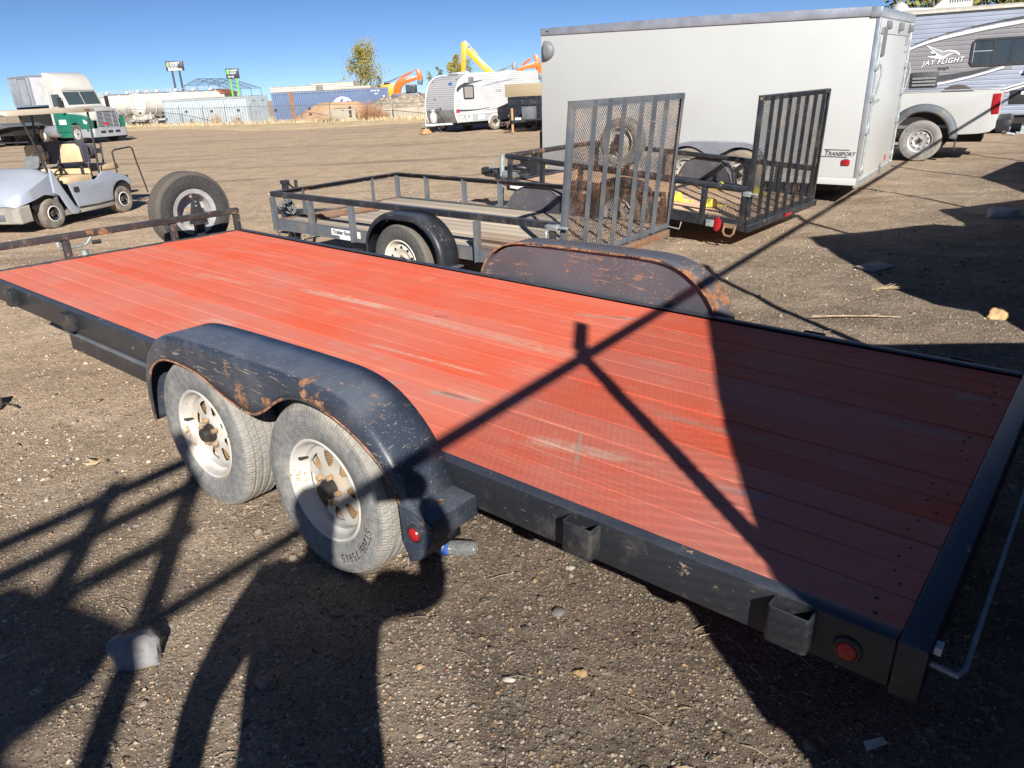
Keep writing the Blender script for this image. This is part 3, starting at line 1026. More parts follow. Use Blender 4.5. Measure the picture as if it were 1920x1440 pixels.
def ramp_gate(tr, x, W, h, lean, ys, mat, mesh_mat, cell, z0=-.03, back=1):
    """upright ramp gate hinged at the rear of a trailer"""
    g = MB()
    tp = lambda y, z: (x + lean * (z - z0) / (h - z0), y, z)
    for y in (0, W):
        sy = 1 if y == 0 else -1
        g.angle(tp(y, z0), tp(y, h), .045, .006, (0, sy, 0), (-1, 0, 0))
    g.angle(tp(0, z0), tp(W, z0), .05, .006, (0, 0, 1), (-1, 0, 0))
    g.angle(tp(0, h), tp(W, h), .05, .006, (0, 0, -1), (-1, 0, 0))
    fr = g.build('ramp_gate', mat, tr, bevel=.0015)
    for y in ys:
        b = MB()
        b.angle(tp(y - .02, z0 + .01), tp(y - .02, h - .004), .045, .006, (0, 1, 0), (.9, .0, 0))
        b.build('gate_bar', mat, fr, smooth=0)
    c = [tuple(Vector(tp(y, z)) + Vector((-.018, 0, 0))) for y, z in ((0.01, z0 + .01), (W - .01, z0 + .01), (W - .01, h - .01), (.01, h - .01))]
    mesh_panel(fr, c, cell, mesh_mat)
    return fr


def arch_fender(tr, x0, x1, y_in, y_out, top, mat, r=.04, flat=.35, inner=True):
    xm, hw = (x0 + x1) / 2, (x1 - x0) / 2
    P_ = [(x0, -.14), (x0 + .01, .02), (x0 + hw * .22, top * .62), (x0 + hw * (1 - flat) * .85, top * .97), (xm - hw * flat * .5, top), (xm + hw * flat * .5, top), (x1 - hw * (1 - flat) * .85, top * .97), (x1 - hw * .22, top * .62), (x1 - .01, .02), (x1, -.16)]
    P_ = resample(smooth_poly(P_), 44)
    s = -1 if y_out < y_in else 1
    dP = np.gradient(P_, axis=0)
    nn = np.stack([dP[:, 1], -dP[:, 0]], -1)
    nn /= np.hypot(*nn.T)[:, None]
    rows = []
    for p, q in zip(P_, nn):
        row = [(p[0], y_in, p[1]), (p[0], y_out - s * r, p[1])]
        for a in (30, 60, 90):
            k = p + q * r * (1 - math.cos(R(a)))
            row.append((k[0], y_out - s * r * (1 - math.sin(R(a))), k[1]))
        k = p + q * r * 1.35
        row.append((k[0], y_out, k[1]))
        rows.append(row)
    o = MB().grid(rows).build('fender', mat, tr, smooth=50, solid=.004)
    if inner:
        pl = [tuple(p + q * .012) for p, q in zip(P_, nn) if p[1] > -.05]
        MB().extr(pl, y_in + s * .01, y_in + s * .016).build('inner_plate', mat, o, smooth=0)
    return o


# the near utility trailer with the rusty mesh gate
t1 = thing('utility_trailer', 'utility trailer with rusty angle iron rails, weathered grey planks and rusty mesh gate', 'trailer', (-2.448, 8.062, .499), (R(-.11), R(1.37), R(-38.82)))
L1, W1, H1 = 3.66, 1.82, .30
n_b = 11
bw = W1 / n_b
for i in range(n_b):
    mb = MB().box(0.02, L1, -bw / 2 + .004, bw / 2 - .004, -.035, 0)
    if i == 0:
        o = mb.build('plank', M['deck_grey'], t1, bevel=.003, loc=(0, bw * .5, 0))
        p0 = o
    else:
        o = dup(p0, t1, (0, bw * (i + .5), -.003 * (i % 3)))
for y, s in ((-.004, -1), (W1 + .004, 1)):
    mb = MB()
    mb.extr([(y, .012), (y - s * .04, .012), (y - s * .04, .006), (y - s * .006, .006), (y - s * .006, -.094), (y - s * .04, -.094), (y - s * .04, -.10), (y, -.10)], 0, L1 + .02, lambda q: (q[1], q[0], q[2]))
    mb.build('side_rail', M['grey_steel'], t1, smooth=0)
mb = MB().angle((0, 0.005, .008), (0, W1 - .005, .008), .055, .006, (1, 0, 0), (0, 0, -1))
mb.build('front_sill', M['rust'], t1, smooth=0)
MB().box(L1 + .021, L1 + .07, .0, W1, -.115, -.045).build('rear_sill', M['rust'], t1, bevel=.004)
for a, b, s1 in (((-.01, -.012, H1), (L1, -.012, H1), (0, 1, 0)), ((-.01, W1 + .012, H1), (L1, W1 + .012, H1), (0, -1, 0)), ((-.012, .0, H1 - .001), (-.012, W1, H1 - .001), (1, 0, 0))):
    MB().angle(a, b, .052, .007, s1, (0, 0, -1)).build('top_rail', M['black_rusty'] if s1 != (0, 1, 0) else M['black'], t1, smooth=0)
for x in (.03, .65, 1.27, 1.84, 2.85):
    MB().angle((x, -.014, H1 - .052), (x, -.014, -.10), .05, .006, (1, 0, 0), (0, -.9, 0)).build('post', M['grey_steel'], t1, smooth=0)
for x in (.0, .5, 1.1, 1.63):
    MB().angle((x, W1 + .006, H1 - .01), (x, W1 + .006, -.10), .045, .006, (1, 0, 0), (0, -.9, 0)).build('post', M['grey_steel'], t1, smooth=0)
for y in (.38, 1.40):
    MB().angle((-.008, y, H1 - .01), (-.008, y, -.09), .045, .006, (0, 1, 0), (.9, 0, 0)).build('post', M['grey_steel'], t1, smooth=0)
for y in (-.02, W1 + .02):
    MB().box(L1 - .05, L1 - .004, y - .02, y + .02, -.10, H1 - .06).build('post', M['black_rusty'], t1, bevel=.003)
lt = MB().box(L1 - .07, L1 + .03, -.05, .0, H1 - .055, H1 - .01)
lt.tube([(L1 - .09, -.03, H1 - .03), (L1 + .12, -.03, H1 - .03)], .012, 8).tube([(L1 - .06, -.06, H1 - .06), (L1 - .06, -.065, H1 - .14)], .01, 6)
lt.build('gate_latch', M['galv'], t1, bevel=.003)
ramp_gate(t1, L1 + .055, W1, 1.18, .09, (.29, .51, .73, 1.02, 1.24, 1.46), M['grey_steel'], M['mesh_rust'], (.030, .030))
# low expanded mesh strip on the near side by the gate
mesh_panel(t1, [(2.88, -.008, 0.01), (L1 - .06, -.008, 0.01), (L1 - .06, -.008, .16), (2.88, -.008, .16)], (.026, .022), M['rust'])
arch_fender(t1, 1.66, 2.64, -.02, -.24, .275, M['black'])
MB().box(2.60, 2.70, -.25, -.03, -.155, -.145).extr([(2.60, -.145), (2.70, -.15), (2.70, -.24), (2.66, -.2)], -.25, -.245).build('fender_step', M['grey_steel'], t1)
arch_fender(t1, 1.70, 2.52, W1 + .02, W1 + .24, .25, M['fender_far'])
make_wheel(t1, (2.10, -.125, -.16), .335, .195, .195, 'holes', 'tyre_mid', 'rim_cream', n=64)
make_wheel(t1, (2.10, W1 + .155, -.16), .335, .195, .195, 'holes', 'tyre_mid', 'rim_cream', (0, 0, PI), n=48)
MB().tube([(2.10, 0, -.17), (2.10, W1, -.17)], .028, 8).build('axle', M['under'], t1)
tg = MB()
tg.bar((.25, .08, -.14), (-1.10, .88, -.15), .05, .08).bar((.25, W1 - .08, -.14), (-1.10, .94, -.15), .05, .08).box(-1.32, -1.02, .87, .95, -.17, -.09)
tgo = tg.build('tongue', M['black'], t1, bevel=.004)
j = MB()
j.box(-.63, -.57, .58, .64, -.45, .27).box(-.64, -.56, .57, .65, .27, .31)
jo = j.build('tongue_jack', M['black'], t1, bevel=.004)
MB().tube([(-.60, .62, .30), (-.58, .72, .20), (-.58, .74, .20)], .012, 6).tube([(-.58, .745, .19), (-.58, .75, .30)], .02, 8).build('crank_handle', M['black'], jo)
w_ = MB()
for k in range(7):
    rr_ = .085 + .012 * (k % 3)
    cx_, cy_ = -.30 + .02 * math.sin(k * 2), .40 + .02 * math.cos(k * 3)
    tilt = .35 * math.sin(k * 1.7)
    w_.tube([(cx_ + rr_ * math.cos(a) * .7, cy_ + rr_ * math.cos(a) * .7 * tilt + .03 * math.sin(a * 2 + k), .02 + k * .008 + rr_ * math.sin(a) * (.9 - .1 * k * .3)) for a in np.linspace(0, 2 * PI, 22)[:-1]], .008, 6, closed=True)
w_.build('coiled_wire', M['plastic_grey'], t1)
ch = MB()
for k in range(26):
    u_ = k / 25
    ch.tube([(-.15 + .55 * u_ + .013 * math.cos(a), .10 - .05 * u_ + (.010 * math.sin(a) if k % 2 else 0), -.14 - .16 * math.sin(PI * u_) + (.010 * math.sin(a) if not k % 2 else 0)) for a in np.linspace(0, 2 * PI, 9)[:-1]], .004, 5, closed=True)
ch.build('safety_chain', M['galv'], t1, kind='stuff')
st = MB().box(.93, 1.36, -.0105, -.0085, -.062, .002)
sto = st.build('sticker', M['decal_white'], t1, smooth=0)
lettering('Trailer Source', .052, M['decal_dark'], sto, face_mat(-.0115, .955, -.045), bold=.001, sx=1.08)
MB().box(1.05, 1.28, -.0105, -.0085, -.095, -.063).build('sticker', M['decal_white'], t1, smooth=0)
MB().box(1.545, 1.625, -.0105, -.0085, -.085, .0).build('sticker', M['decal_white'], t1, smooth=0)
bar_t = thing('steel_bar', 'loose rusty steel bar lying on the grey planks inside the angle iron trailer', 'steel bar', (0, 0, 0))
Mt1 = Matrix.Translation((-2.448, 8.062, .499)) @ Euler((R(-.11), R(1.37), R(-38.82))).to_matrix().to_4x4()
b_ = MB().angle(Mt1 @ Vector((.36, .16, .006)), Mt1 @ Vector((.50, 1.02, .006)), .05, .006, (Mt1.to_3x3() @ Vector((1, 0, 0))), (0, 0, 1))
b_.build('bar', M['rust'], bar_t, smooth=0)

# the far utility trailer, black tube rails and a black gate
t2 = thing('utility_trailer', 'black tube rail utility trailer with black upright gate, spare tyre and yellow wedges', 'trailer', (.087, 9.94, .555), (R(.23), R(4.93), R(-41.43)))
L2, W2, H2 = 3.25, 1.93, .35
bw = W2 / 12
for i in range(12):
    if i == 0:
        p0 = MB().box(0.02, L2, -bw / 2 + .003, bw / 2 - .003, -.035, 0).build('plank', M['deck_tan'], t2, bevel=.003, loc=(0, bw * .5, 0))
    else:
        dup(p0, t2, (0, bw * (i + .5), -.002 * (i % 3)))
for y in (-.02, W2 + .02):
    s = -1 if y < 0 else 1
    MB().extr([(y + s * .02, .02), (y - s * .02, .02), (y - s * .02, .012), (y + s * .012, .012), (y + s * .012, -.085), (y - s * .02, -.085), (y - s * .02, -.093), (y + s * .02, -.093)], 0, L2 + .03, lambda q: (q[1], q[0], q[2])).build('side_rail', M['black'], t2, smooth=0)
    MB().tube([(-.02, y, H2 - .02), (L2, y, H2 - .02)], .033, 12).build('top_rail', M['black'], t2)
    for x in (.04, .57, 1.15, 2.39, 2.78, L2 - .02):
        MB().box(x - .028, x + .028, y - .022, y + .022, -.093, H2 - .045).build('post', M['black'], t2, bevel=.003)
MB().tube([(-.02, -.02, H2 - .02), (-.02, W2 + .02, H2 - .02)], .033, 12).build('top_rail', M['black_rusty'], t2)
for y in (.62, 1.3):
    MB().box(-.045, .005, y - .025, y + .025, -.09, H2 - .05).build('post', M['black'], t2, bevel=.003)
MB().box(-.03, .02, 0, W2, -.095, .02).build('front_sill', M['black'], t2, bevel=.003)
MB().box(L2 + .031, L2 + .075, -.03, W2 + .03, -.10, -.03).build('rear_sill', M['black'], t2, bevel=.003)
mesh_panel(t2, [(-.015, .02, 0.02), (-.015, W2 - .02, 0.02), (-.015, W2 - .02, H2 - .05), (-.015, .02, H2 - .05)], (.045, .03), M['black_rusty'])
mesh_panel(t2, [(.06, W2 + .018, 0.02), (1.1, W2 + .018, 0.02), (1.1, W2 + .018, H2 - .12), (.06, W2 + .018, H2 - .12)], (.045, .03), M['black_rusty'])
mesh_panel(t2, [(L2 - .42, -.015, 0.02), (L2 - .05, -.015, 0.02), (L2 - .05, -.015, .18), (L2 - .42, -.015, .18)], (.03, .024), M['black_rusty'])
ramp_gate(t2, L2 + .05, W2, 1.24, -.04, (.22, .44, .68, .92, 1.16, 1.42, 1.68), M['black'], M['black_rusty'], (.028, .028), z0=-.02)
MB().box(L2 - .03, L2 + .05, -.05, -.01, H2 - .08, H2 - .03).tube([(L2 - .08, -.03, H2 - .05), (L2 + .12, -.03, H2 - .05)], .012, 8).build('gate_latch', M['galv'], t2, bevel=.003)
arch_fender(t2, 1.42, 2.28, -.05, -.27, .29, M['black'])
arch_fender(t2, 1.37, 2.2, W2 + .03, W2 + .25, .30, M['fender_far'])
make_wheel(t2, (1.84, -.15, -.11), .33, .19, .19, 'holes', 'tyre_mid', 'rim_grey', n=48)
make_wheel(t2, (1.80, W2 + .15, -.11), .33, .19, .19, 'holes', 'tyre_mid', 'rim_grey', (0, 0, PI), n=40)
make_wheel(t2, (1.77, -.12, .675), .262, .17, .165, 'plain', 'tyre', 'rim_white', (0, 0, PI * 0 + .0), n=48, hub=False)
sb = MB()
sb.extr([(-.07, -.08), (-.02, .1), (.02, .1), (.07, -.08)], -.245, -.235, lambda q: (1.77 + q[0], q[1], .67 + q[2]))
sb.box(1.745, 1.795, -.03, .03, .30, .66).bar((1.77, -.24, .65), (1.77, .0, .65), .05)
sb.build('spare_bracket', M['black_rusty'], t2, bevel=.003)
MB().tube([(1.84, 0, -.12), (1.84, W2, -.12)], .028, 8).build('axle', M['under'], t2)
tg = MB()
tg.bar((.25, .08, -.14), (-1.0, .90, -.16), .05, .08).bar((.25, W2 - .08, -.14), (-1.0, 1.02, -.16), .05, .08).box(-1.25, -.95, .91, 1.01, -.18, -.08).box(-1.30, -1.12, .89, 1.03, -.16, -.06)
tg.build('tongue', M['black'], t2, bevel=.004)
jo = MB().tube([(-.86, .86, -.75), (-.86, .86, .19)], .034, 14).build('tongue_jack', M['galv'], t2)
MB().tube([(-.86, .86, .12), (-.98, .82, .10), (-1.0, .82, -.02), (-1.08, .80, -.03)], .011, 6).build('crank_handle', M['galv'], jo)
MB().tube([(-1.06, .80, -.03), (-1.14, .78, -.035)], .018, 8).build('handle_grip', M['plastic_black'], jo)
MB().box(-.80, -.62, .80, 1.0, -.13, -.04).build('coupler_box', M['galv'], t2, bevel=.01)
MB().tube([(-.62, .84, .0), (-.55, .84, .035), (-.48, .88, .035), (-.42, .95, 0)], .022, 8).build('wire_bundle', M['plastic_black'], t2)
hk = MB().box(.08, .30, -.065, -.043, -.055, .0)
hk.build('sticker', M['decal_white'], t2)
mb = MB()
mb.lathe([(.075, 0), (.075, -.018), (.05, -.026), (.0001, -.028)], 24, Matrix.Diagonal((.55, 1, 1, 1)))
mb.build('side_lamp', M['lamp_red'], t2, loc=(2.99, -.05, -.055))
MB().box(2.86, 2.95, -.075, -.043, -.09, -.02).build('lamp_bracket', M['galv'], t2, bevel=.004)
MB().tube([(3.07, -.06, -.05), (3.07, -.075, -.12), (3.10, -.075, -.155), (3.16, -.075, -.155), (3.19, -.075, -.12), (3.19, -.06, -.05)], .013, 8).box(3.06, 3.20, -.062, -.043, -.075, -.03).build('tie_ring', M['rust'], t2)
MB().box(L2 + .077, L2 + .09, .95, 1.12, -.085, -.045).build('tail_lamp', M['lamp_red'], t2, bevel=.004)
MB().tube([(2.30, -.05, -.10), (2.32, -.06, -.17), (2.55, -.06, -.18), (2.56, -.05, -.10)], .008, 6).build('step_loop', M['galv'], t2)
M['yellow'] = plain('yellow_plastic', (.80, .68, .06), .5, 0, .1, 10)
Mt2 = Matrix.Translation((.087, 9.94, .555)) @ Euler((R(.23), R(4.93), R(-41.43))).to_matrix().to_4x4()
for i, (x, y, a, lab) in enumerate(((2.17, .50, .4, 'yellow wheel wedge by the near rail, closest to the rusty gate'), (2.62, .47, .9, 'yellow wheel wedge in the near rear corner by the red lamp'), (2.2, 1.53, .2, 'yellow wheel wedge by the black trailer fender on the far side'), (2.72, 1.5, 1.2, 'yellow wheel wedge in the far rear corner behind the gate bars'))):
    wd = thing('wheel_wedge', lab, 'wheel chock', Mt2 @ Vector((x, y, .001)), (R(.23), R(4.93), R(-41.43) + a), 'yellow wheel wedges on the black trailer')
    wmb = MB()
    wmb.extr([(-.10, 0), (.10, 0), (.06, .085), (.02, .10), (-.02, .06)], -.05, .05)
    wmb.build('wedge', M['yellow'], wd, bevel=.006)
    MB().tube([(.09, 0, .01), (.16, .02, .006), (.2, -.03, .006)], .012, 6).build('strap', M['yellow'], wd)

# ------------------------------------------------------------------ the white enclosed trailer
et = thing('enclosed_trailer', 'plain white enclosed cargo trailer with twin wheels parked behind the ramp gates', 'trailer', (.70, 13.02, .465), (R(.34), R(1.5), R(-35.5)))
LE, WE, HE = 4.98, 2.62, 2.10
MB().box(0.0, LE - .045, 0, WE, .02, HE - .10).build('body_panel', M['white_skin'], et, bevel=.012)
MB().extr([(-.006, -.12), (LE - .05, -.12), (LE - .05, -.012), (LE * .5, .012), (-.006, -.02)], -.018, WE + .018, lambda q: (q[0], q[1], HE + q[2])).build('roof_trim', M['alu'], et, bevel=.008)
MB().extr([(LE - .115, -.135), (LE + .012, -.135), (LE + .012, -.02), (LE - .115, -.01)], -.024, WE + .024, lambda q: (q[0], q[1], HE + q[2])).build('roof_end_cap', M['alu_bright'], et, bevel=.012)
MB().box(-.005, LE - .005, -.006, WE + .006, -.075, .0198).build('floor_rail', M['white_skin'], et, bevel=.004)
rv = MB()
for i in range(14):
    for z in (HE - .028,):
        rv.lathe([(.0001, -.0225), (.008, -.0215), (.010, -.018)], 8, Matrix.Translation((.12 + i * .345, 0, z)))
rv.build('rivet', M['alu_bright'], et, kind='stuff')
for y in (-.004, WE - .052):
    MB().box(LE - .0445, LE + .006, y, y + .056, -.06, HE - .136).build('corner_post', M['alu_bright'], et, bevel=.006)
dr = MB().box(LE - .043, LE - .004, .058, WE - .058, -.02, HE - .32).build('rear_door', M['white_skin'], et, bevel=.006)
MB().box(LE - .0435, LE - .002, .058, WE - .058, HE - .315, HE - .137).build('door_header', M['white_skin'], et, bevel=.004)
for y in (.15, 2.46):
    lb = MB()
    lb.tube([(LE + .02, y, .0), (LE + .02, y, HE - .34)], .013, 8)
    lo = lb.build('lock_bar', M['galv'], dr)
    for z in (.10, .62, 1.02, 1.40):
        MB().box(LE - .002, LE + .034, y - .045, y + .045, z - .045, z + .045).build('lock_bracket', M['galv'], lo, bevel=.006)
    MB().tube([(LE + .03, y + .05, 1.02), (LE + .045, y + .05, 1.10), (LE + .07, y + .07, 1.32), (LE + .045, y + .05, 1.42)], .012, 8).build('door_handle', M['galv'], lo)
MB().box(LE - .003, LE + .05, .24, .32, .95, 1.0).tube([(LE + .02, .28, .97), (LE + .06, .36, .99)], .016, 8).build('door_latch', M['galv'], dr, bevel=.004)
for y in (.52, 1.45, 2.30):
    MB().extr([(0, 0), (.05, -.01), (.06, -.10), (.0, -.12)], y - .045, y + .045, lambda q: (LE - .001 + q[0], q[1], HE - .155 + q[2])).build('hinge_cover', M['plastic_grey'], dr, bevel=.01)
MB().box(LE - .003, LE + .022, .22, .50, 1.52, 1.86).build('vent_plate', M['plastic_grey'], dr, bevel=.03, seg=3)
for z, hh in ((1.76, .02), (1.66, .10), (1.56, .03)):
    MB().box(LE - .003, LE + .0008, 2.16, 2.38, z, z + hh).build('sticker', M['decal_grey'], dr, smooth=0)
MB().box(LE - .003, LE + .0008, 1.92, 2.04, .05, .13).build('sticker', M['decal_red'], dr, smooth=0)
MB().box(LE - .04, LE + .012, .0, WE, -.11, -.022).build('rear_sill', M['alu_bright'], et, bevel=.006)
# side vent scoop
sv = []
for i in range(9):
    a = PI * i / 8
    rw = []
    for k in range(9):
        b = PI / 2 * k / 8
        rw.append((.02 + .19 * math.sin(a) * math.cos(b) * .9, -.002 - .09 * math.sin(b) * math.sin(a), 1.755 + .145 * math.cos(a)))
    sv.append(rw)
MB().grid(sv).build('side_vent', M['plastic_grey'], et, smooth=60, solid=.006, loc=(.06, 0, 0))
# twin wheel flare with the double arch cut out
top = smooth_poly([(2.26, .10), (2.29, .28), (2.40, .385), (2.59, .445), (3.03, .452), (3.47, .452), (3.65, .40), (3.76, .28), (3.80, .10)])
arc = smooth_poly([(2.30, .10), (2.32, .25), (2.43, .355), (2.58, .385), (2.72, .36), (2.86, .285), (3.01, .245), (3.15, .30), (3.28, .375), (3.42, .385), (3.58, .35), (3.70, .24), (3.74, .10)])
ta, aa = resample(top, 60), resample(arc, 60)
MB().grid([[(p[0], -.02, p[1]), (p[0] * .98 + q[0] * .02, -.045, p[1]), (p[0] * .9 + q[0] * .1, -.06, p[1] * .93 + q[1] * .07), (q[0], -.06, q[1]), (q[0], -.004, q[1])] for p, q in zip(ta, aa)]).build('wheel_flare', M['alu'], et, smooth=30, solid=.003)
rvm = MB()
for p in ta[6:-6:5]:
    rvm.lathe([(.0001, -.052), (.007, -.051), (.008, -.046)], 6, Matrix.Translation((p[0], 0, p[1] - .012)))
rvm.build('flare_rivet', M['alu_bright'], et, kind='stuff')
MB().extr([tuple(p) for p in arc] , -.003, -.0015).build('wheel_well', M['under'], et, smooth=0)
MB().box(2.30, 3.74, -.0035, -.0012, -.075, .105).build('wheel_well', M['under'], et, smooth=0)
for x in (2.60, 3.42):
    make_wheel(et, (x, -.06, .0), .345, .2, .2, 'holes', 'tyre_far', 'rim_white', n=56)
    make_wheel(et, (x, WE + .06, .0), .345, .2, .2, 'holes', 'tyre_far', 'rim_white', (0, 0, PI), n=40)
MB().box(.3, LE - .3, .25, WE - .25, -.20, -.08).build('chassis', M['under'], et)
mb = MB().bar((.2, .6, -.13), (-1.15, 1.25, -.14), .06, .1).bar((.2, WE - .6, -.13), (-1.15, 1.37, -.14), .06, .1).box(-1.3, -1.05, 1.26, 1.36, -.18, -.08)
mb.build('tongue', M['black'], et)
jk = MB().box(-.86, -.80, 1.28, 1.34, -.5, .42).build('tongue_jack', M['black'], et, bevel=.004)
MB().tube([(-.83, 1.31, .42), (-.83, 1.31, .50), (-.90, 1.24, .52), (-.90, 1.24, .60)], .012, 6).build('crank_handle', M['black'], jk)
cv = MB()
cv.grid([[(-.83 + (.16 + .05 * math.sin(k * 2.1)) * c_ * math.cos(k * PI / 6), 1.31 + (.16 + .04 * math.sin(k * 1.3)) * c_ * math.sin(k * PI / 6), zz + .01 * math.sin(k * 3)) for k in range(12)] for c_, zz in ((.35, .11), (.7, .09), (1, .02), (1.1, -.04))], closed=True)
cv.build('jack_cover', M['plastic_black'], et)
MB().box(4.52, 4.84, -.0022, -.0005, .372, .384).build('decal_stripe', M['decal_dark'], et, smooth=0)
MB().box(4.49, 4.82, -.0022, -.0005, .282, .294).build('decal_stripe', M['decal_dark'], et, smooth=0)
lettering('T', .088, M['decal_dark'], et, face_mat(-.0015, 4.52, .305), shear=.25, bold=.0015)
lettering('RANSPORT', .068, M['decal_dark'], et, face_mat(-.0015, 4.575, .305), shear=.25, bold=.0015, sx=.98)
MB().box(4.765, 4.865, -.022, -.0005, .185, .255).build('side_lamp', M['lamp_red'], et, bevel=.006)
MB().box(4.79, 4.84, -.012, -.0005, .256, .268).build('lamp_base', M['plastic_grey'], et)
MB().box(.01, .09, -.014, -.001, -.06, -.02).build('front_lamp', M['yellow'], et, bevel=.004)
MB().box(.10, .16, -.0225, -.0183, HE - .075, HE - .06).build('maker_plate', M['decal_dark'], et, smooth=0)

# ------------------------------------------------------------------ pickup, seen rear half
pk = thing('pickup_truck', 'white pickup truck with dented grey wheel arch trim parked beside the enclosed trailer', 'pickup truck', (8.64, 15.65, 0), (0, 0, R(146)))
WP = .97
arcp = [(-.50 + 0, .48)] + [(.0 + .47 * math.cos(R(a)), .45 + .45 * math.sin(R(a))) for a in range(176, 0, -11)] + [(.47, .48)]
bed = [(-1.20, .60), (-1.20, 1.22), (-1.17, 1.24), (2.55, 1.26), (2.55, .48)] + arcp[::-1] + [(-.95, .50), (-1.12, .53)]
for s, nm in ((1, 'bed_side'), (-1, 'bed_side')):
    MB().extr(bed, s * (WP - .05), s * WP).build(nm, M['white_skin'], pk, bevel=.012, seg=3)
MB().box(-1.205, -1.15, -WP + .06, WP - .06, .62, 1.22).build('tailgate', M['white_skin'], pk, bevel=.015)
MB().box(-1.14, 1.3, -WP + .06, WP - .06, .60, .66).build('bed_floor', M['plastic_grey'], pk)
for s in (1, -1):
    MB().box(-1.19, 1.32, s * (WP - .02) - .05, s * (WP - .02) + .05, 1.262, 1.285).build('bed_rail_cap', M['alu'], pk, bevel=.008)
    fl = []
    for a in np.linspace(-4, 184, 34):
        c_, s2 = math.cos(R(a)), math.sin(R(a))
        fl.append([(.485 * c_, s * (WP + .001), .45 + .455 * s2), (.50 * c_, s * (WP + .055), .45 + .47 * s2), (.57 * c_, s * (WP + .055), .45 + .55 * s2), (.62 * c_, s * (WP + .004), .45 + .60 * s2)])
    MB().grid(fl).build('wheel_arch_trim', M['grey_steel'], pk, smooth=60, solid=.004)
    make_wheel(pk, (0, s * (WP - .13), .375), .375, .24, .215, 'holes', 'tyre', 'rim_grey', (0, 0, PI if s > 0 else 0), n=60)
    make_wheel(pk, (4.55, s * (WP - .13), .375), .375, .24, .215, 'holes', 'tyre', 'rim_grey', (0, 0, PI if s > 0 else 0), n=40)
    MB().extr([(-1.212, .84), (-1.10, .83), (-1.075, .95), (-1.075, 1.19), (-1.212, 1.20)], s * (WP - .06), s * (WP + .008)).build('tail_lamp', M['lamp_red'], pk, bevel=.012)
    MB().box(-.60, -.585, s * (WP - .22), s * (WP + .03), .22, .52).build('mud_flap', M['plastic_black'], pk)
MB().box(-.48, .48, -WP + .3, WP - .08, .42, .93).build('wheel_well', M['under'], pk)
bp = MB().extr([(-1.42, .56), (-1.24, .52), (-1.16, .60), (-1.16, .74), (-1.40, .75), (-1.45, .70)], -WP + .02, WP - .02).build('rear_bumper', M['plastic_black'], pk, bevel=.02)
MB().box(-1.43, -1.30, -.3, .3, .48, .555).build('step_plate', M['alu_bright'], bp, bevel=.01)
MB().tube([(-1.30, .12, .46), (-1.52, .12, .42)], .03, 8).build('tow_hitch', M['galv'], bp)
cab = [(p[0] + .95, p[1]) for p in [(1.62, .46), (1.62, 1.30), (1.66, 1.80), (1.75, 1.86), (2.75, 1.84), (3.15, 1.33), (4.75, 1.22), (4.85, 1.1), (4.88, .5), (4.1, .46), (4.05, .8), (3.8, .95), (3.4, .95), (3.15, .8), (3.1, .46)]]
cb = MB().extr(cab, -WP, WP).build('cab', M['white_skin'], pk, bevel=.03, seg=3)
for s in (1, -1):
    MB().extr([(2.72, 1.33), (2.76, 1.74), (3.63, 1.73), (3.93, 1.34)], s * (WP + .002), s * (WP + .006)).build('side_window', M['glass'], cb)
MB().extr([(2.55, 1.36), (2.58, 1.74), (2.59, 1.74), (2.56, 1.36)], -.7, .7).build('rear_window', M['glass'], cb)
MB().box(-1.0, 4.6, -.5, .5, .32, .48).build('chassis', M['under'], pk)
sw_ = MB()
sw_.lathe([(.30, -.09), (.36, -.08), (.375, 0), (.36, .08), (.30, .09), (.20, .05), (.0001, .04)], 40, Matrix.Translation((-.45, .25, .98)) @ Matrix.Rotation(R(8), 4, 'Y'))
spt = thing('loose_tyre', 'dark tyre whose top shows above the white pickup bed side', 'tyre', (8.64, 15.65, 0), (0, 0, R(146)))
sw_.build('tyre', M['tyre_dark'], spt)

# ------------------------------------------------------------------ grey travel trailer on the right
jt = thing('travel_trailer', 'large grey and silver travel trailer with dark windows and a bird emblem, beside the pickup', 'caravan', (10.8, 20.7, 0), (0, 0, R(-25.9)))
M['jay_light'] = plain('silver_siding', (.30, .335, .42), .38, .15, .04, 2, bump=.02)
M['jay_mid'] = plain('grey_siding', (.235, .23, .245), .38, .15, .04, 2, bump=.02)
M['jay_roof'] = plain('cream_roof_edge', (.55, .52, .45), .6, 0, .15, 5)


def upper_edge(x):
    return 2.22 + .28 * (1 - math.exp(-max(x, -1) / .9)) + .09 * x if x > -.6 else 2.1


def lower_edge(x):
    return 1.24 + .10 * x + .045 * max(0, x) ** 2 * .6


def siding(z0, z1, x0, x1, step, nm, sel, mat, depth=.014):
    """horizontal lap siding between z0 and z1, kept where sel(x, z)"""
    mb = MB()
    z = z0
    dx = .06
    while z < z1 - 1e-4:
        h_ = min(step, z1 - z)
        xs = np.arange(x0, x1 + dx, dx)
        run = None
        for x in xs:
            ok = sel(x, z + h_ / 2) and x < x1
            if ok and run is None:
                run = x
            if (not ok or x >= x1 - dx) and run is not None:
                a, b = run, min(x1, x)
                mb.add([(a, -.002, z), (b, -.002, z), (b, -depth, z + h_ * .12), (a, -depth, z + h_ * .12), (b, -depth * .85, z + h_ * .75), (a, -depth * .85, z + h_ * .75), (b, -.002, z + h_), (a, -.002, z + h_)], [(0, 1, 2, 3), (3, 2, 4, 5), (5, 4, 6, 7)])
                run = None
        z += h_
    return mb.build(nm, mat, jt, smooth=0)


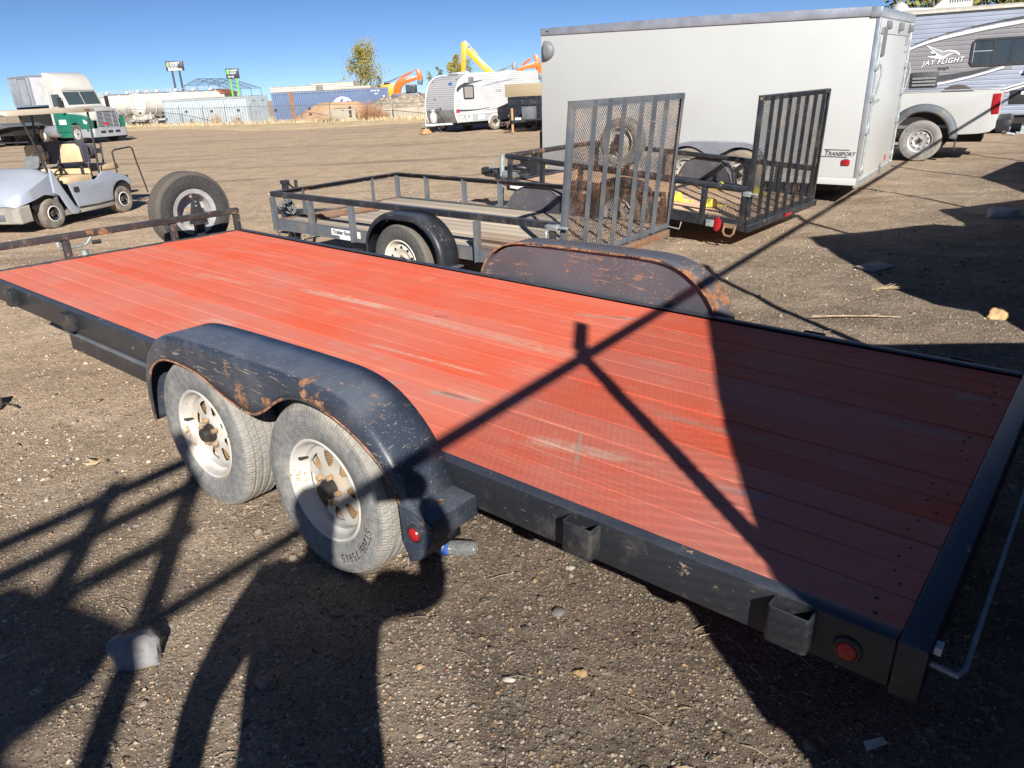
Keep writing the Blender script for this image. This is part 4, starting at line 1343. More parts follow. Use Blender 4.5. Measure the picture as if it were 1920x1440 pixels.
MB().box(-.6, 7.5, 0.0, 2.35, .46, 2.95).build('body', M['jay_light'], jt, bevel=.02)
siding(.48, 2.93, -.6, 7.4, .105, 'siding', lambda x, z: z > upper_edge(x) or z < lower_edge(x), M['jay_light'])
siding(.48, 2.93, -.6, 7.4, .105, 'siding', lambda x, z: not (z > upper_edge(x) or z < lower_edge(x)), M['jay_mid'])
MB().extr([(-.05, 2.935), (-.05, 2.975), (.15, 3.05), (2.2, 3.05), (2.38, 2.97), (2.38, 2.935)], -.62, 7.5, lambda q: (q[1], q[0], q[2])).build('roof', M['jay_roof'], jt, bevel=.01)
MB().box(-.62, 7.5, -.022, .0, 2.895, 2.934).build('roof_gutter', M['decal_dark'], jt)


def ribbon(pts, w, mat, parent, y=-.0165, name='decal_stripe'):
    """flat printed stripe in the x-z plane; w is width per point"""
    mb = MB()
    n = len(pts)
    ws = w if isinstance(w, (list, tuple)) else [w] * n
    rows = []
    for i, p in enumerate(pts):
        a, b = Vector(pts[max(0, i - 1)]), Vector(pts[min(n - 1, i + 1)])
        d = (b - a).normalized()
        nn = Vector((-d.y, d.x))
        rows.append([(p[0] + nn.x * ws[i] / 2, y, p[1] + nn.y * ws[i] / 2), (p[0] - nn.x * ws[i] / 2, y, p[1] - nn.y * ws[i] / 2), (p[0] - nn.x * ws[i] / 2, y + .0012, p[1] - nn.y * ws[i] / 2), (p[0] + nn.x * ws[i] / 2, y + .0012, p[1] + nn.y * ws[i] / 2)])
    mb.grid(rows, closed=True)
    return mb.build(name, mat, parent, smooth=0)


xs_ = np.linspace(-.3, 3.2, 30)
ribbon([(x, upper_edge(x) + .025) for x in xs_], [.02 + .035 * min(1, max(0, (x - .9) / 1.2)) for x in xs_], M['decal_dark'], jt)
ribbon([(x, upper_edge(x) - .035 - .03 * max(0, min(1, x))) for x in xs_], [.045 + .03 * math.sin(max(0, min(PI, x))) for x in xs_], M['decal_white'], jt, -.0155)
ribbon([(x, upper_edge(x) - .075 - .05 * max(0, min(1, x))) for x in xs_], .014, M['decal_dark'], jt)
xs_ = np.linspace(.62, 2.05, 20)
ribbon([(x, 1.40 + (x - .62) * .09 + .075 * (x - .62) ** 2) for x in xs_], [.13 * (1 - ((x - .62) / 1.43) ** 1.6) + .012 for x in xs_], M['decal_dark'], jt)
ribbon([(x, 1.27 + (x - .62) * .15 + .06 * (x - .62) ** 2) for x in xs_], .04, M['decal_white'], jt, -.0155)
ribbon([(x, 1.24 + (x - .62) * .14 + .06 * (x - .62) ** 2) for x in xs_], .012, M['decal_dark'], jt)
xs_ = np.linspace(1.95, 3.6, 16)
for o_, w_i, mm in ((.0, .04, 'decal_white'), (.04, .018, 'decal_dark'), (-.04, .018, 'decal_dark'), (.075, .03, 'decal_white')):
    ribbon([(x, .97 + o_ + (x - 1.95) * .30) for x in xs_], w_i, M[mm], jt, -.016 - abs(o_) * .01)


def rrect(x0, x1, z0, z1, r, n=6):
    pts = []
    for cx_, cz_, a0_ in ((x1 - r, z1 - r, 0), (x0 + r, z1 - r, 90), (x0 + r, z0 + r, 180), (x1 - r, z0 + r, 270)):
        for k in range(n + 1):
            a = R(a0_ + 90 * k / n)
            pts.append((cx_ + r * math.cos(a), cz_ + r * math.sin(a)))
    return pts


def window(parent, x0, x1, z0, z1, y, r=.1, fr=.045, split=None, gl='glass', mat='plastic_black'):
    o, i_ = rrect(x0, x1, z0, z1, r), rrect(x0 + fr, x1 - fr, z0 + fr, z1 - fr, max(.01, r - fr))
    n = len(o)
    mb = MB()
    mb.grid([[(p[0], y, p[1]) for p in o], [(p[0], y - .025, p[1]) for p in o], [(p[0], y - .025, p[1]) for p in i_], [(p[0], y - .004, p[1]) for p in i_]], closed=True)
    f = mb.build('window', M[mat], parent, smooth=40)
    MB().extr(i_, y - .010, y - .004).build('pane', M[gl], f, smooth=0)
    if split:
        MB().box(split - .025, split + .025, y - .022, y - .011, z0 + fr, z1 - fr).build('mullion', M[mat], f)
    return f


wj = window(jt, 1.28, 2.95, 1.65, 2.29, -.016, .12, .05, 1.77)
MB().box(1.34, 1.74, -.034, -.027, 1.99, 2.01).build('glazing_bar', M['alu_bright'], wj)
MB().box(1.33, 1.345, -.034, -.027, 1.74, 2.2).build('glazing_bar', M['alu_bright'], wj)
vf = MB().extr(rrect(.0, .64, 1.16, 1.57, .04), -.032, -.0165).build('vent_cover', M['plastic_black'], jt, bevel=.006)
for z in (1.24, 1.32, 1.40):
    MB().extr([(.05, .0), (.59, .0), (.59, .045), (.05, .045)], -.05, -.033, lambda q, z=z: (q[0], q[1] - (.0 if q[2] > .02 else .012), z + q[2])).build('louvre', M['plastic_grey'], vf, smooth=0)
Jx = lambda x, z, y=-.0185: Matrix.Translation((x, y, z)) @ Matrix.Rotation(PI / 2, 4, 'X') @ Matrix.Rotation(R(3.5), 4, 'Z')
lettering('JAY FLIGHT', .165, M['decal_dark'], jt, Jx(.245, 1.715, -.0180), shear=.3, bold=.002, sx=1.0, space=1.1)
lettering('JAY FLIGHT', .165, M['decal_white'], jt, Jx(.23, 1.727, -.0215), shear=.3, bold=.0015, sx=1.0, space=1.1)
lettering('BAJA', .105, M['decal_dark'], jt, Jx(.60, 1.60), bold=.002, sx=1.12)
bird = [(.26, 2.21), (.36, 2.17), (.55, 2.09), (.66, 2.05), (.80, 2.07), (.94, 2.045), (1.03, 1.98), (1.05, 1.92), (.99, 1.96), (.90, 1.98), (.80, 1.95), (.72, 1.88), (.60, 1.875), (.45, 1.90), (.31, 1.945), (.42, 1.955), (.52, 1.95), (.42, 2.0), (.36, 2.06), (.46, 2.04), (.33, 2.14)]
bo = MB().extr(bird, -.0195, -.0175).build('bird_emblem', M['decal_white'], jt, smooth=0)
bi = [(.31, 2.175), (.50, 2.10), (.65, 2.035), (.78, 2.045), (.92, 2.02), (1.0, 1.965), (.88, 1.99), (.76, 1.965), (.66, 1.93), (.56, 1.985), (.47, 2.06)]
MB().extr(bi, -.0215, -.0198).build('emblem_inner', M['decal_grey'], bo, smooth=0)
MB().extr([(.38, 1.965), (.50, 1.955), (.53, 2.0), (.45, 2.01)], -.0215, -.0198).build('emblem_inner', M['decal_dark'], bo, smooth=0)
MB().extr([(.62, 1.90), (.72, 1.91), (.80, 1.97), (.70, 1.965)], -.0215, -.0198).build('emblem_inner', M['jay_roof'], bo, smooth=0)
ac = MB().extr([(0, 0), (.0, .08), (.25, .30), (.85, .32), (.88, .05), (.88, 0)], .75, 1.45, lambda q: (.32 + q[0], q[1], 3.052 + q[2])).build('roof_air_unit', M['white_skin'], jt, bevel=.03, seg=3)
for k in range(9):
    MB().box(.68 + k * .055, .70 + k * .055, .742, .749, 3.20, 3.33).build('louvre', M['plastic_black'], ac, smooth=0)
MB().extr([(0, 0), (0, .03), (.15, .10), (.75, .06), (.8, 0)], .65, 1.2, lambda q: (-.42 + q[0], q[1], 3.052 + q[2])).build('roof_vent', M['white_skin'], jt, bevel=.02)
rv_ = MB()
rv_.grid([[(-.45 + .26 * math.sin(a) * math.cos(b), 1.9 + .3 * math.sin(a) * math.sin(b), 3.05 + .34 * math.cos(a)) for b in np.linspace(0, 2 * PI, 15)[:-1]] for a in np.linspace(.02, PI / 2, 6)], closed=True)
rv_.build('roof_dome', M['white_skin'], jt)
MB().box(2.28, 3.2, -.02, -.012, .72, 1.06).build('storage_hatch', M['plastic_black'], jt, bevel=.005)
MB().box(2.52, 2.64, -.024, -.0202, .95, 1.03).build('hatch_mark', M['decal_white'], jt, smooth=0)
MB().tube([(2.50, -.03, 1.46), (2.66, -.05, 1.46)], .055, 10).build('side_light', M['plastic_black'], jt)
MB().box(2.40, 2.50, -.02, -.014, 1.44, 1.48).build('light_base', M['decal_white'], jt)
MB().box(-.4, 7.4, .1, 2.2, .26, .462).build('chassis', M['under'], jt)
for x in (3.4, 4.3):
    make_wheel(jt, (x, .12, .35), .35, .2, .2, 'holes', 'tyre', 'rim_white', n=32)
    make_wheel(jt, (x, 2.2, .35), .35, .2, .2, 'holes', 'tyre', 'rim_white', (0, 0, PI), n=32)
MB().box(2.70, 2.78, .2, .28, .0, .3).box(6.9, 6.98, .2, .28, 0, .3).box(2.6, 2.88, .14, .34, 0, .05).build('stabiliser', M['galv'], jt)

# ------------------------------------------------------------------ small white travel trailer in the yard
sw = thing('travel_trailer', 'small white travel trailer with rounded front lettered Swift, standing out in the yard', 'caravan', (-1.75, 33.61, 0), (0, 0, R(36.3)))
M['sw_white'] = plain('white_siding', (.50, .505, .515), .4, 0, .04, 2, bump=.02)
M['sw_grey'] = plain('grey_skirt_siding', (.38, .40, .42), .4, .1, .06, 3, bump=.02)
M['sw_metal'] = plain('stone_guard_metal', (.36, .36, .36), .35, .5, .12, 5)
SWW, SWL = 2.35, 4.5
# side profile, front is at x = 0
prof = smooth_poly([(.02, .40), (-.10, .62), (-.13, .95), (-.12, 1.3), (.0, 1.75), (.16, 2.05), (.40, 2.24), (.75, 2.33)], 2)
full = prof + [(SWL, 2.33), (SWL, .40)]
MB().extr(full, 0, SWW).build('body', M['sw_white'], sw, smooth=25)


def front_x(z):
    zs = [p[1] for p in prof]
    return float(np.interp(z, zs, [p[0] for p in prof]))


sd = MB()
z = .70
while z < 2.28:
    h_ = .085
    x0 = front_x(z + h_ / 2) + .035
    sd.add([(x0, -.001, z), (SWL, -.001, z), (SWL, -.016, z + .012), (x0, -.016, z + .012), (SWL, -.004, z + h_), (x0, -.004, z + h_)], [(0, 1, 2, 3), (3, 2, 4, 5)])
    a, b = front_x(z), front_x(z + h_)
    sd.add([(a - .001, .03, z), (a - .001, SWW - .03, z), (a - .016, SWW - .03, z + .012), (a - .016, .03, z + .012), (b - .004, SWW - .03, z + h_), (b - .004, .03, z + h_)], [(0, 1, 2, 3), (3, 2, 4, 5)])
    z += h_
sd.build('siding', M['sw_white'], sw, smooth=0, kind='stuff')
MB().box(.04, SWL, -.014, -.001, .405, .70).build('skirt', M['sw_grey'], sw)
MB().grid([[(front_x(z) - .018, y, z) for z in np.linspace(.41, .92, 10)] for y in (.04, SWW - .04)]).build('stone_guard', M['sw_metal'], sw, smooth=40)
ed = [(-.022 * 0 + p[0], p[1]) for p in prof]
for y in (-.012, SWW + .012):
    MB().tube([(p[0] - .008, y, p[1]) for p in full[:-1]], .022, 6).build('edge_trim', M['decal_white'], sw)
window(sw, .36, .90, 1.33, 1.88, -.016, .06, .05, None, 'glass_grey')
MB().box(.65, .93, -.02, -.0145, 1.96, 2.2).build('fridge_vent', M['plastic_grey'], sw, bevel=.01)
MB().box(.46, .76, -.02, -.0145, .45, .68).build('access_hatch', M['decal_white'], sw, bevel=.01)
MB().box(.50, .62, -.023, -.0205, .58, .66).build('hatch_vent', M['plastic_grey'], sw)
MB().box(1.06, 1.40, -.02, -.0145, .48, .66).build('access_hatch', M['decal_white'], sw, bevel=.01)
MB().box(1.10, 1.38, -.02, -.0165, 1.08, 1.24).build('furnace_vent', M['decal_white'], sw, bevel=.01)
for a, b, z in ((.10, .18, .62), (.22, .32, .62), (.12, .2, .5), (.28, .36, .48)):
    MB().lathe([(.0001, -.018), (.045, -.018), (.05, -.0145)], 14, Matrix.Translation((a + .03, 0, z))).build('port_cover', M['decal_white'], sw)
MB().box(-.07, .12, -.019, -.0165, .80, .88).build('sticker', M['decal_red'], sw, smooth=0)
xs_ = np.linspace(.0, 1.75, 18)
ribbon([(x - .05, .90 - .06 * math.sin(x * 1.1) + .10 * (x / 1.75) ** 2) for x in xs_], [.075 * (1 - x / 1.9) + .012 for x in xs_], M['decal_dark'], sw, -.018)
xs_ = np.linspace(.03, 1.4, 14)
ribbon([(x, 1.62 + .30 * (x / .45) ** .6 if x < .45 else 1.92 + .14 * ((x - .45) / .95)) for x in xs_], [.14 * (1 - x / 1.45) + .012 for x in xs_], M['decal_dark'], sw, -.018)
xs_ = np.linspace(1.35, 3.2, 14)
ribbon([(x, 1.80 + .27 * ((x - 1.35) / 1.85) ** .8) for x in xs_], [.05 * math.sin(PI * (x - 1.3) / 2.0) + .01 for x in xs_], M['decal_grey'], sw, -.018)
ribbon([(x, .83 + .13 * ((x - 1.35) / 1.85) ** .9) for x in xs_], [.035 * math.sin(PI * (x - 1.3) / 2.0) + .01 for x in xs_], M['decal_grey'], sw, -.018)
lettering('Swift', .16, M['decal_grey'], sw, face_mat(-.018, 2.05, 1.55), shear=.3, bold=.002)
fz = 1.56
Fm = Matrix.Translation((front_x(fz) - .035, 1.80, fz - .10)) @ Matrix(((0, 0, -1, 0), (-1, 0, 0, 0), (0, 1, 0, 0), (0, 0, 0, 1))) @ Matrix.Rotation(R(-19), 4, 'X')
lettering('Swift', .46, M['decal_dark'], sw, Fm, shear=.3, bold=.004, sx=1.0)
Fm2 = Matrix.Translation((front_x(fz - .2) - .03, 1.62, fz - .22)) @ Matrix(((0, 0, -1, 0), (-1, 0, 0, 0), (0, 1, 0, 0), (0, 0, 0, 1))) @ Matrix.Rotation(R(-15), 4, 'X')
lettering('SLX', .09, M['decal_dark'], sw, Fm2, shear=.2, bold=.002)
em = MB()
em.grid([[(front_x(1.93 + .05 * zz) - .035 + .0, .62 - .26 * yy + .06 * zz, 1.93 + .06 * zz - .05 * yy * (1 - zz)) for yy in np.linspace(0, 1, 5)] for zz in (0, .6, 1.3)])
em.build('bird_emblem', M['decal_blue'], sw, smooth=0, solid=.002)
for y, z in ((.25, 2.12), (2.1, 2.08)):
    MB().box(-.02, .02, -.04, .04, -.02, .02).build('marker_lamp', M['lamp_red'], sw, loc=(front_x(z) - .02, y, z))
MB().box(.0, .06, -.022, -.014, 1.06, 1.11).build('marker_lamp', M['yellow'], sw)
MB().extr([(0, 0), (.03, .08), (.6, .12), (.72, 0)], .7, 1.5, lambda q: (.6 + q[0], q[1], 2.332 + q[2])).build('roof_air_unit', M['sw_white'], sw, bevel=.03)
MB().extr([(0, 0), (.1, .10), (.6, .10), (.75, 0)], .6, 1.4, lambda q: (3.1 + q[0], q[1], 2.332 + q[2])).build('roof_vent', M['jay_roof'], sw, bevel=.03)
MB().box(.1, SWL - .05, .2, SWW - .2, .27, .402).build('chassis', M['under'], sw)
wl = MB()
wl.extr([(1.95 + .36 * math.cos(R(a)), .30 + .36 * math.sin(R(a))) for a in range(0, 181, 15)], -.020, -.0165)
wl.build('wheel_arch', M['decal_white'], sw)
MB().extr([(1.95 + .31 * math.cos(R(a)), .30 + .31 * math.sin(R(a))) for a in range(0, 181, 15)], -.0235, -.0205).build('wheel_well', M['under'], sw)
make_wheel(sw, (1.95, .04, .30), .30, .2, .17, 'spoke', 'tyre_far', 'rim_white', n=40)
make_wheel(sw, (1.95, SWW - .15, .30), .30, .2, .17, 'spoke', 'tyre_far', 'rim_white', (0, 0, PI), n=40)
make_wheel(sw, (.35, SWW - .45, .26), .26, .2, .15, 'plain', 'tyre_dark', 'rim_white', n=24)
mb = MB().bar((.1, .5, .36), (-1.0, 1.1, .36), .06, .08).bar((.1, SWW - .5, .36), (-1.0, 1.24, .36), .06, .08).tube([(-.92, 1.17, .14), (-.92, 1.17, .75)], .03, 8).bar((-.92, 1.17, .16), (-.92, 1.17, .13), .14, .14)
mb.build('tongue', M['galv'], sw)
MB().tube([(-.45, 1.6, .38), (-.50, 1.4, .9), (-.16, 1.0, 1.0)], .02, 6).tube([(-.30, .6, .42), (-.35, 1.0, .85), (-.2, 1.3, .95)], .015, 6).build('safety_cable', M['plastic_black'], sw)
lp = thing('gas_bottle', 'white gas bottle on the tongue of the small white travel trailer', 'gas cylinder', (-1.75, 33.61, 0), (0, 0, R(36.3)))
mb = MB()
mb.lathe([(.0001, .44), (.12, .44), (.16, .50), (.165, .70), (.14, .80), (.06, .85), (.05, .88), (.10, .90), (.10, .96), (.0001, .96)], 24, Matrix.Translation((-.45, 1.25, 0)) @ Matrix.Rotation(R(90), 4, 'X'))
mb.build('bottle', M['sw_white'], lp)
MB().lathe([(.165, .43), (.175, .43), (.175, .47), (.165, .47)], 20, Matrix.Translation((-.45, 1.25, 0)) @ Matrix.Rotation(R(90), 4, 'X')).build('foot_ring', M['galv'], lp)
wb = thing('wood_block', 'orange brown timber block under the jack of the small white travel trailer', 'timber block', (-3.22, 34.0, 0), (0, 0, R(36)))
M['timber'] = wood('raw_timber', (.52, .30, .14), (.45, .26, .13), (.6, .42, .25), .05)
MB().box(-.22, .22, -.15, .15, 0, .11).build('timber', M['timber'], wb, bevel=.01)
MB().box(-.15, .15, -.13, .13, .112, .2).build('timber', M['timber'], wb, bevel=.01)

# ------------------------------------------------------------------ black dump trailer
dp = thing('dump_trailer', 'black dump trailer with tan plywood side boards parked behind the white enclosed trailer', 'trailer', (.40, 33.18, 0), (0, 0, R(-32.3)))
M['plywood'] = wood('tan_plywood', (.42, .34, .22), (.38, .31, .20), (.5, .42, .3), .05, dark=.15)
DB = 2.1
M['navy'] = worn('navy_black_paint', (.02, .026, .04), .5, chip_amt=.0, dust_amt=.15)
MB().extr([(.06, .42), (DB - .0, .42), (DB, 1.33), (0, 1.33)], .0, 3.6).build('dump_box', M['navy'], dp, bevel=.01)
for x in (.08, .55, 1.05, 1.55):
    MB().box(x, x + .05, -.03, -.002, .45, 1.30).build('box_rib', M['navy'], dp)
for z in (.52, 1.0, 1.27):
    MB().box(.1, DB, -.035, -.0315, z, z + .05).build('box_rail', M['navy'], dp)
MB().box(-.08, DB + .1, -.04, .0, 1.34, 1.83).build('side_board', M['plywood'], dp, bevel=.004)
MB().box(-.08, -.04, .002, 3.6, 1.34, 1.83).build('side_board', M['plywood'], dp, bevel=.004)
mb = MB().bar((.4, -.05, .42), (.85, -1.3, .42), .07, .10).bar((1.6, -.05, .42), (.95, -1.3, .42), .07, .10).box(.55, 1.9, -.75, -.03, .43, .46)
mb.build('tongue', M['black'], dp)
MB().box(1.0, 1.5, -.55, -.2, .465, .95).build('pump_box', M['plastic_grey'], dp, bevel=.01)
MB().tube([(.90, -1.15, .03), (.90, -1.15, .92)], .05, 10).box(.82, .98, -1.23, -1.07, .0, .03).build('tongue_jack', M['timber'], dp)
MB().box(1.0, 1.2, -1.1, -.95, .47, .56).build('junction_box', M['decal_white'], dp)
MB().tube([(.9, -1.35, .45), (.7, -1.45, .3), (.5, -1.35, .25), (.45, -1.2, .42)], .012, 6).tube([(.9, -1.35, .45), (.85, -1.5, .2), (.75, -1.3, .28), (.6, -1.1, .42)], .012, 6).build('safety_chain', M['rust'], dp)
for y in (1.4, 2.3):
    make_wheel(dp, (-.10 + .25, y, .33), .33, .2, .19, 'plain', 'tyre_dark', 'rim_grey', (0, 0, -PI / 2), n=32)
    make_wheel(dp, (DB - .1, y, .33), .33, .2, .19, 'plain', 'tyre_dark', 'rim_grey', (0, 0, PI / 2), n=32)
MB().box(.3, DB - .3, .1, 3.4, .25, .42).build('chassis', M['under'], dp)

# ------------------------------------------------------------------ golf cart
gc = thing('golf_cart', 'silver blue golf cart with beige seats and a beige canopy roof', 'golf cart', (-7.49, 11.82, 0), (0, 0, R(-103.9)))
M['cart_paint'] = plain('silver_blue_paint', (.40, .45, .54), .42, .25, .07, 1.6, (.4, .33, .25), .03, .015)
M['beige'] = plain('beige_vinyl', (.58, .44, .27), .55, 0, .12, 4, (.4, .28, .15), .1)
M['beige_dark'] = plain('dark_grey_vinyl', (.07, .07, .09), .6, 0, .15, 6)
M['canopy'] = plain('cream_canopy', (.62, .54, .42), .5, 0, .08, 3)
M['dirty_grey'] = plain('dusty_grey_bumper', (.30, .28, .25), .7, 0, .15, 4)
wh = lambda s: s * .42


def loft(sections, name, mat, parent, smooth=55, **kw):
    """sections: list of (x, [(y, z), ...]) closed rings with caps"""
    mb = MB()
    rows = [[(x, y, z) for y, z in ring] for x, ring in sections]
    mb.grid(rows, closed=True)
    n = len(rows[0])
    mb.add(rows[0], [tuple(range(n))])
    mb.add(rows[-1], [tuple(range(n))])
    return mb.build(name, mat, parent, smooth=smooth, **kw)


def hood_ring(w, zt, zb, crown):
    pts = []
    for k in range(13):
        u_ = -1 + 2 * k / 12
        pts.append((u_ * w, zt - crown * abs(u_) ** 3.2))
    pts += [(w, zb), (-w, zb)]
    return pts


loft([(.62, hood_ring(.40, .50, .42, .06)), (.58, hood_ring(.52, .58, .40, .09)), (.48, hood_ring(.58, .68, .43, .12)), (.30, hood_ring(.60, .78, .47, .14)), (.10, hood_ring(.60, .85, .52, .13)), (-.02, hood_ring(.60, .89, .50, .12)), (-.10, hood_ring(.59, .90, .48, .10)), (-.13, hood_ring(.58, .88, .48, .10))], 'hood', M['cart_paint'], gc)
MB().box(.612, .628, -.16, .16, .45, .492).build('badge', M['decal_grey'], gc, bevel=.004)
loft([(.66, [(-.50, .18), (-.50, .36), (.50, .36), (.50, .18)]), (.60, [(-.58, .16), (-.58, .40), (.58, .40), (.58, .16)]), (.42, [(-.60, .18), (-.60, .42), (.60, .42), (.60, .18)])], 'front_bumper', M['dirty_grey'], gc, smooth=0, bevel=.02)
MB().box(.662, .675, -.36, .36, .22, .31).build('bumper_pad', M['grey_steel'], gc, bevel=.006)
for s in (1, -1):
    y0, y1 = s * .585, s * .615
    MB().extr([(-.10, .88), (-.16, .84), (-.26, .60), (-.42, .30), (-.52, .20), (-.46, .15), (-.36, .16), (-.26, .30), (-.19, .46), (-.08, .52)], y0, y1).build('front_leg_panel', M['cart_paint'], gc, bevel=.012, seg=3)
    rear_p = [(-.52, .20), (-.50, .25), (-.40, .60), (-.36, .625), (-.70, .625), (-.98, .62), (-1.06, .66), (-1.16, .73), (-1.30, .72), (-1.62, .64), (-1.76, .56), (-1.80, .47), (-1.79, .44)] + [(-1.55 + .245 * math.cos(R(a)), .30 + .25 * math.sin(R(a))) for a in range(35, 190, 14)][0:0] + [(-1.55 + .26 * math.cos(R(a)), .27 + .27 * math.sin(R(a))) for a in range(140, -1, -14)] + [(-1.285, .25), (-.93, .24)]
    MB().extr(rear_p[1:], y0, y1).build('body_side', M['cart_paint'], gc, bevel=.012, seg=3)
    MB().box(-1.28, -.44, s * .56 - .04, s * .56 + .04, .155, .205).build('rocker_step', M['dirty_grey'], gc, bevel=.008)
    make_wheel(gc, (0, s * .49, .225), .225, .21, .105, 'holes', 'tyre_far', 'plastic_black', (0, 0, PI if s > 0 else 0), n=48)
    make_wheel(gc, (-1.55, s * .49, .225), .225, .21, .105, 'holes', 'tyre_far', 'plastic_black', (0, 0, PI if s > 0 else 0), n=48)
    for x in (0, -1.55):
        MB().lathe([(.108, 0), (.118, .004), (.118, .012), (.106, .014)], 40, Matrix.Translation((x, s * .585 - .006, .225))).build('wheel_ring', M['decal_white'], gc)
    MB().tube([(-.10, s * .575, .84), (-.02, s * .56, 1.20), (.10, s * .54, 1.66)], .017, 8).build('roof_strut', M['plastic_black'], gc)
    MB().tube([(-1.16, s * .56, .70), (-1.20, s * .56, 1.1), (-1.24, s * .55, 1.66)], .017, 8).build('roof_strut', M['plastic_black'], gc)
    MB().tube([(-1.0, s * .55, .66), (-.98, s * .55, .84), (-1.05, s * .55, .98), (-1.16, s * .55, 1.0)], .018, 8).build('arm_rest', M['plastic_black'], gc)
    MB().tube([(-1.57, s * .56, .60), (-1.56, s * .56, 1.0), (-1.62, s * .56, 1.03), (-2.0, s * .56, 1.05), (-2.06, s * .56, 1.02), (-2.10, s * .56, .78), (-2.22, s * .56, .25)], .013, 8).build('grab_rail', M['plastic_black'], gc)
MB().extr(rrect(-.57, -.47, .48, .56, .012), .6165, .628).build('charge_port', M['plastic_black'], gc, bevel=.003)
lettering('LOCO', .07, M['decal_grey'], gc, Matrix.Translation((-.86, .6165, .50)) @ Matrix.Rotation(PI, 4, 'Z') @ Matrix.Rotation(PI / 2, 4, 'X'), bold=.001, sx=1.3)
MB().box(-1.79, -1.22, -.575, .575, .34, .60).build('wheel_well', M['under'], gc)
MB().box(-.12, .30, -.54, .54, .30, .60).build('wheel_well', M['under'], gc)
MB().box(-1.3, -.12, -.58, .58, .16, .235).build('floor', M['dirty_grey'], gc)
MB().extr([(-.12, .235), (-.10, .82), (-.14, .84), (-.18, .235)], -.57, .57).build('firewall', M['plastic_grey'], gc)
MB().box(-1.26, -.62, -.56, .56, .24, .60).build('seat_base', M['plastic_grey'], gc)
loft([(-.44, [(-.53, .62), (-.53, .66), (.53, .66), (.53, .62)]), (-.47, [(-.55, .60), (-.55, .71), (.55, .71), (.55, .60)]), (-.75, [(-.55, .60), (-.55, .72), (.55, .72), (.55, .60)]), (-.98, [(-.55, .60), (-.55, .70), (.55, .70), (.55, .60)])], 'seat', M['beige'], gc, bevel=.02, seg=3)
for y in (.12, -.12):
    MB().tube([(-.43, y, .62), (-.46, y, .725), (-.75, y, .735), (-.98, y, .715)], .012, 6).build('seat_piping', M['plastic_black'], gc)
bs = loft([(-.93, [(-.56, .90), (-.56, 1.14), (-.48, 1.20), (.48, 1.20), (.56, 1.14), (.56, .90)]), (-.90, [(-.55, .88), (-.55, 1.15), (-.47, 1.21), (.47, 1.21), (.55, 1.15), (.55, .88)]), (-1.04, [(-.56, .90), (-.56, 1.16), (-.48, 1.23), (.48, 1.23), (.56, 1.16), (.56, .90)])], 'backrest', M['beige_dark'], gc, bevel=.015, seg=2)
for s in (1, -1):
    MB().extr([(s * .12, .90), (s * .18, 1.19), (s * .46, 1.19), (s * .53, 1.13), (s * .54, .91)], -.002, .018, lambda q: (-.902 + q[1] + .018 * ((q[2] - .9) * -.0), q[0], q[2])).build('back_cushion', M['beige'], bs, bevel=.006)
MB().box(-1.0, -.97, -.56, .56, .72, .80).build('back_rail', M['beige'], gc)
for y in (-.42, .42, .0):
    MB().box(-1.02, -.96, y - .03, y + .03, .60, .95).build('back_post', M['plastic_black'], gc)
loft([(-1.30, [(-.52, .72), (-.52, .80), (.52, .80), (.52, .72)]), (-1.62, [(-.53, .72), (-.53, .83), (.53, .83), (.53, .72)]), (-1.70, [(-.52, .73), (-.52, .80), (.52, .80), (.52, .73)])], 'rear_seat', M['beige'], gc, bevel=.02)
loft([(-1.12, [(-.52, .95), (-.52, 1.12), (.52, 1.12), (.52, .95)]), (-1.20, [(-.53, .93), (-.53, 1.16), (.53, 1.16), (.53, .93)])], 'rear_backrest', M['beige_dark'], gc, bevel=.02)
MB().box(-2.12, -1.70, -.45, .45, .28, .31).build('rear_step', M['plastic_black'], gc)
MB().tube([(-1.66, -.25, .78), (-1.70, -.25, 1.14), (-1.72, -.12, 1.16), (-1.72, .12, 1.16), (-1.70, .25, 1.14), (-1.66, .25, .78)], .016, 8).box(-1.72, -1.68, -.24, .24, .98, 1.06).build('rear_hoop', M['plastic_black'], gc)
MB().tube([(-.12, .27, .80), (-.30, .27, 1.00)], .025, 8).build('steering_column', M['plastic_black'], gc)
MB().tube([(-.30 - .17 * math.cos(a) * .62, .27 + .17 * math.sin(a), 1.00 + .17 * math.cos(a) * .78) for a in np.linspace(0, 2 * PI, 25)[:-1]], .014, 8, closed=True).tube([(-.30 - .16 * .62, .27, 1.00 + .16 * .78), (-.30, .27, 1.0), (-.30 + .16 * .62, .27, 1.00 - .16 * .78)], .014, 6).build('steering_wheel', M['plastic_black'], gc)
MB().extr(rrect(-.16, .10, .88, 1.06, .04), -.01, .01, lambda q: (-.17 - (q[2] - .9) * .35 + q[1], q[0] + .28, q[2])).build('dash_screen', M['plastic_grey'], gc)
rf = loft([(.42, [(-.52, 1.68), (-.52, 1.69), (.52, 1.69), (.52, 1.68)]), (.36, [(-.60, 1.65), (-.59, 1.715), (.59, 1.715), (.60, 1.65)]), (-.5, [(-.61, 1.655), (-.60, 1.735), (.60, 1.735), (.61, 1.655)]), (-1.30, [(-.60, 1.65), (-.59, 1.72), (.59, 1.72), (.60, 1.65)]), (-1.42, [(-.54, 1.655), (-.53, 1.69), (.53, 1.69), (.54, 1.655)])], 'roof', M['canopy'], gc, smooth=30, bevel=.012)
MB().extr(rrect(-1.24, -1.12, 1.675, 1.70, .01), .604, .612).build('roof_handle', M['rust'], rf)
MB().tube([(.06, -.55, 1.28), (.06, .55, 1.28)], .012, 6).build('windscreen_bar', M['plastic_black'], gc)
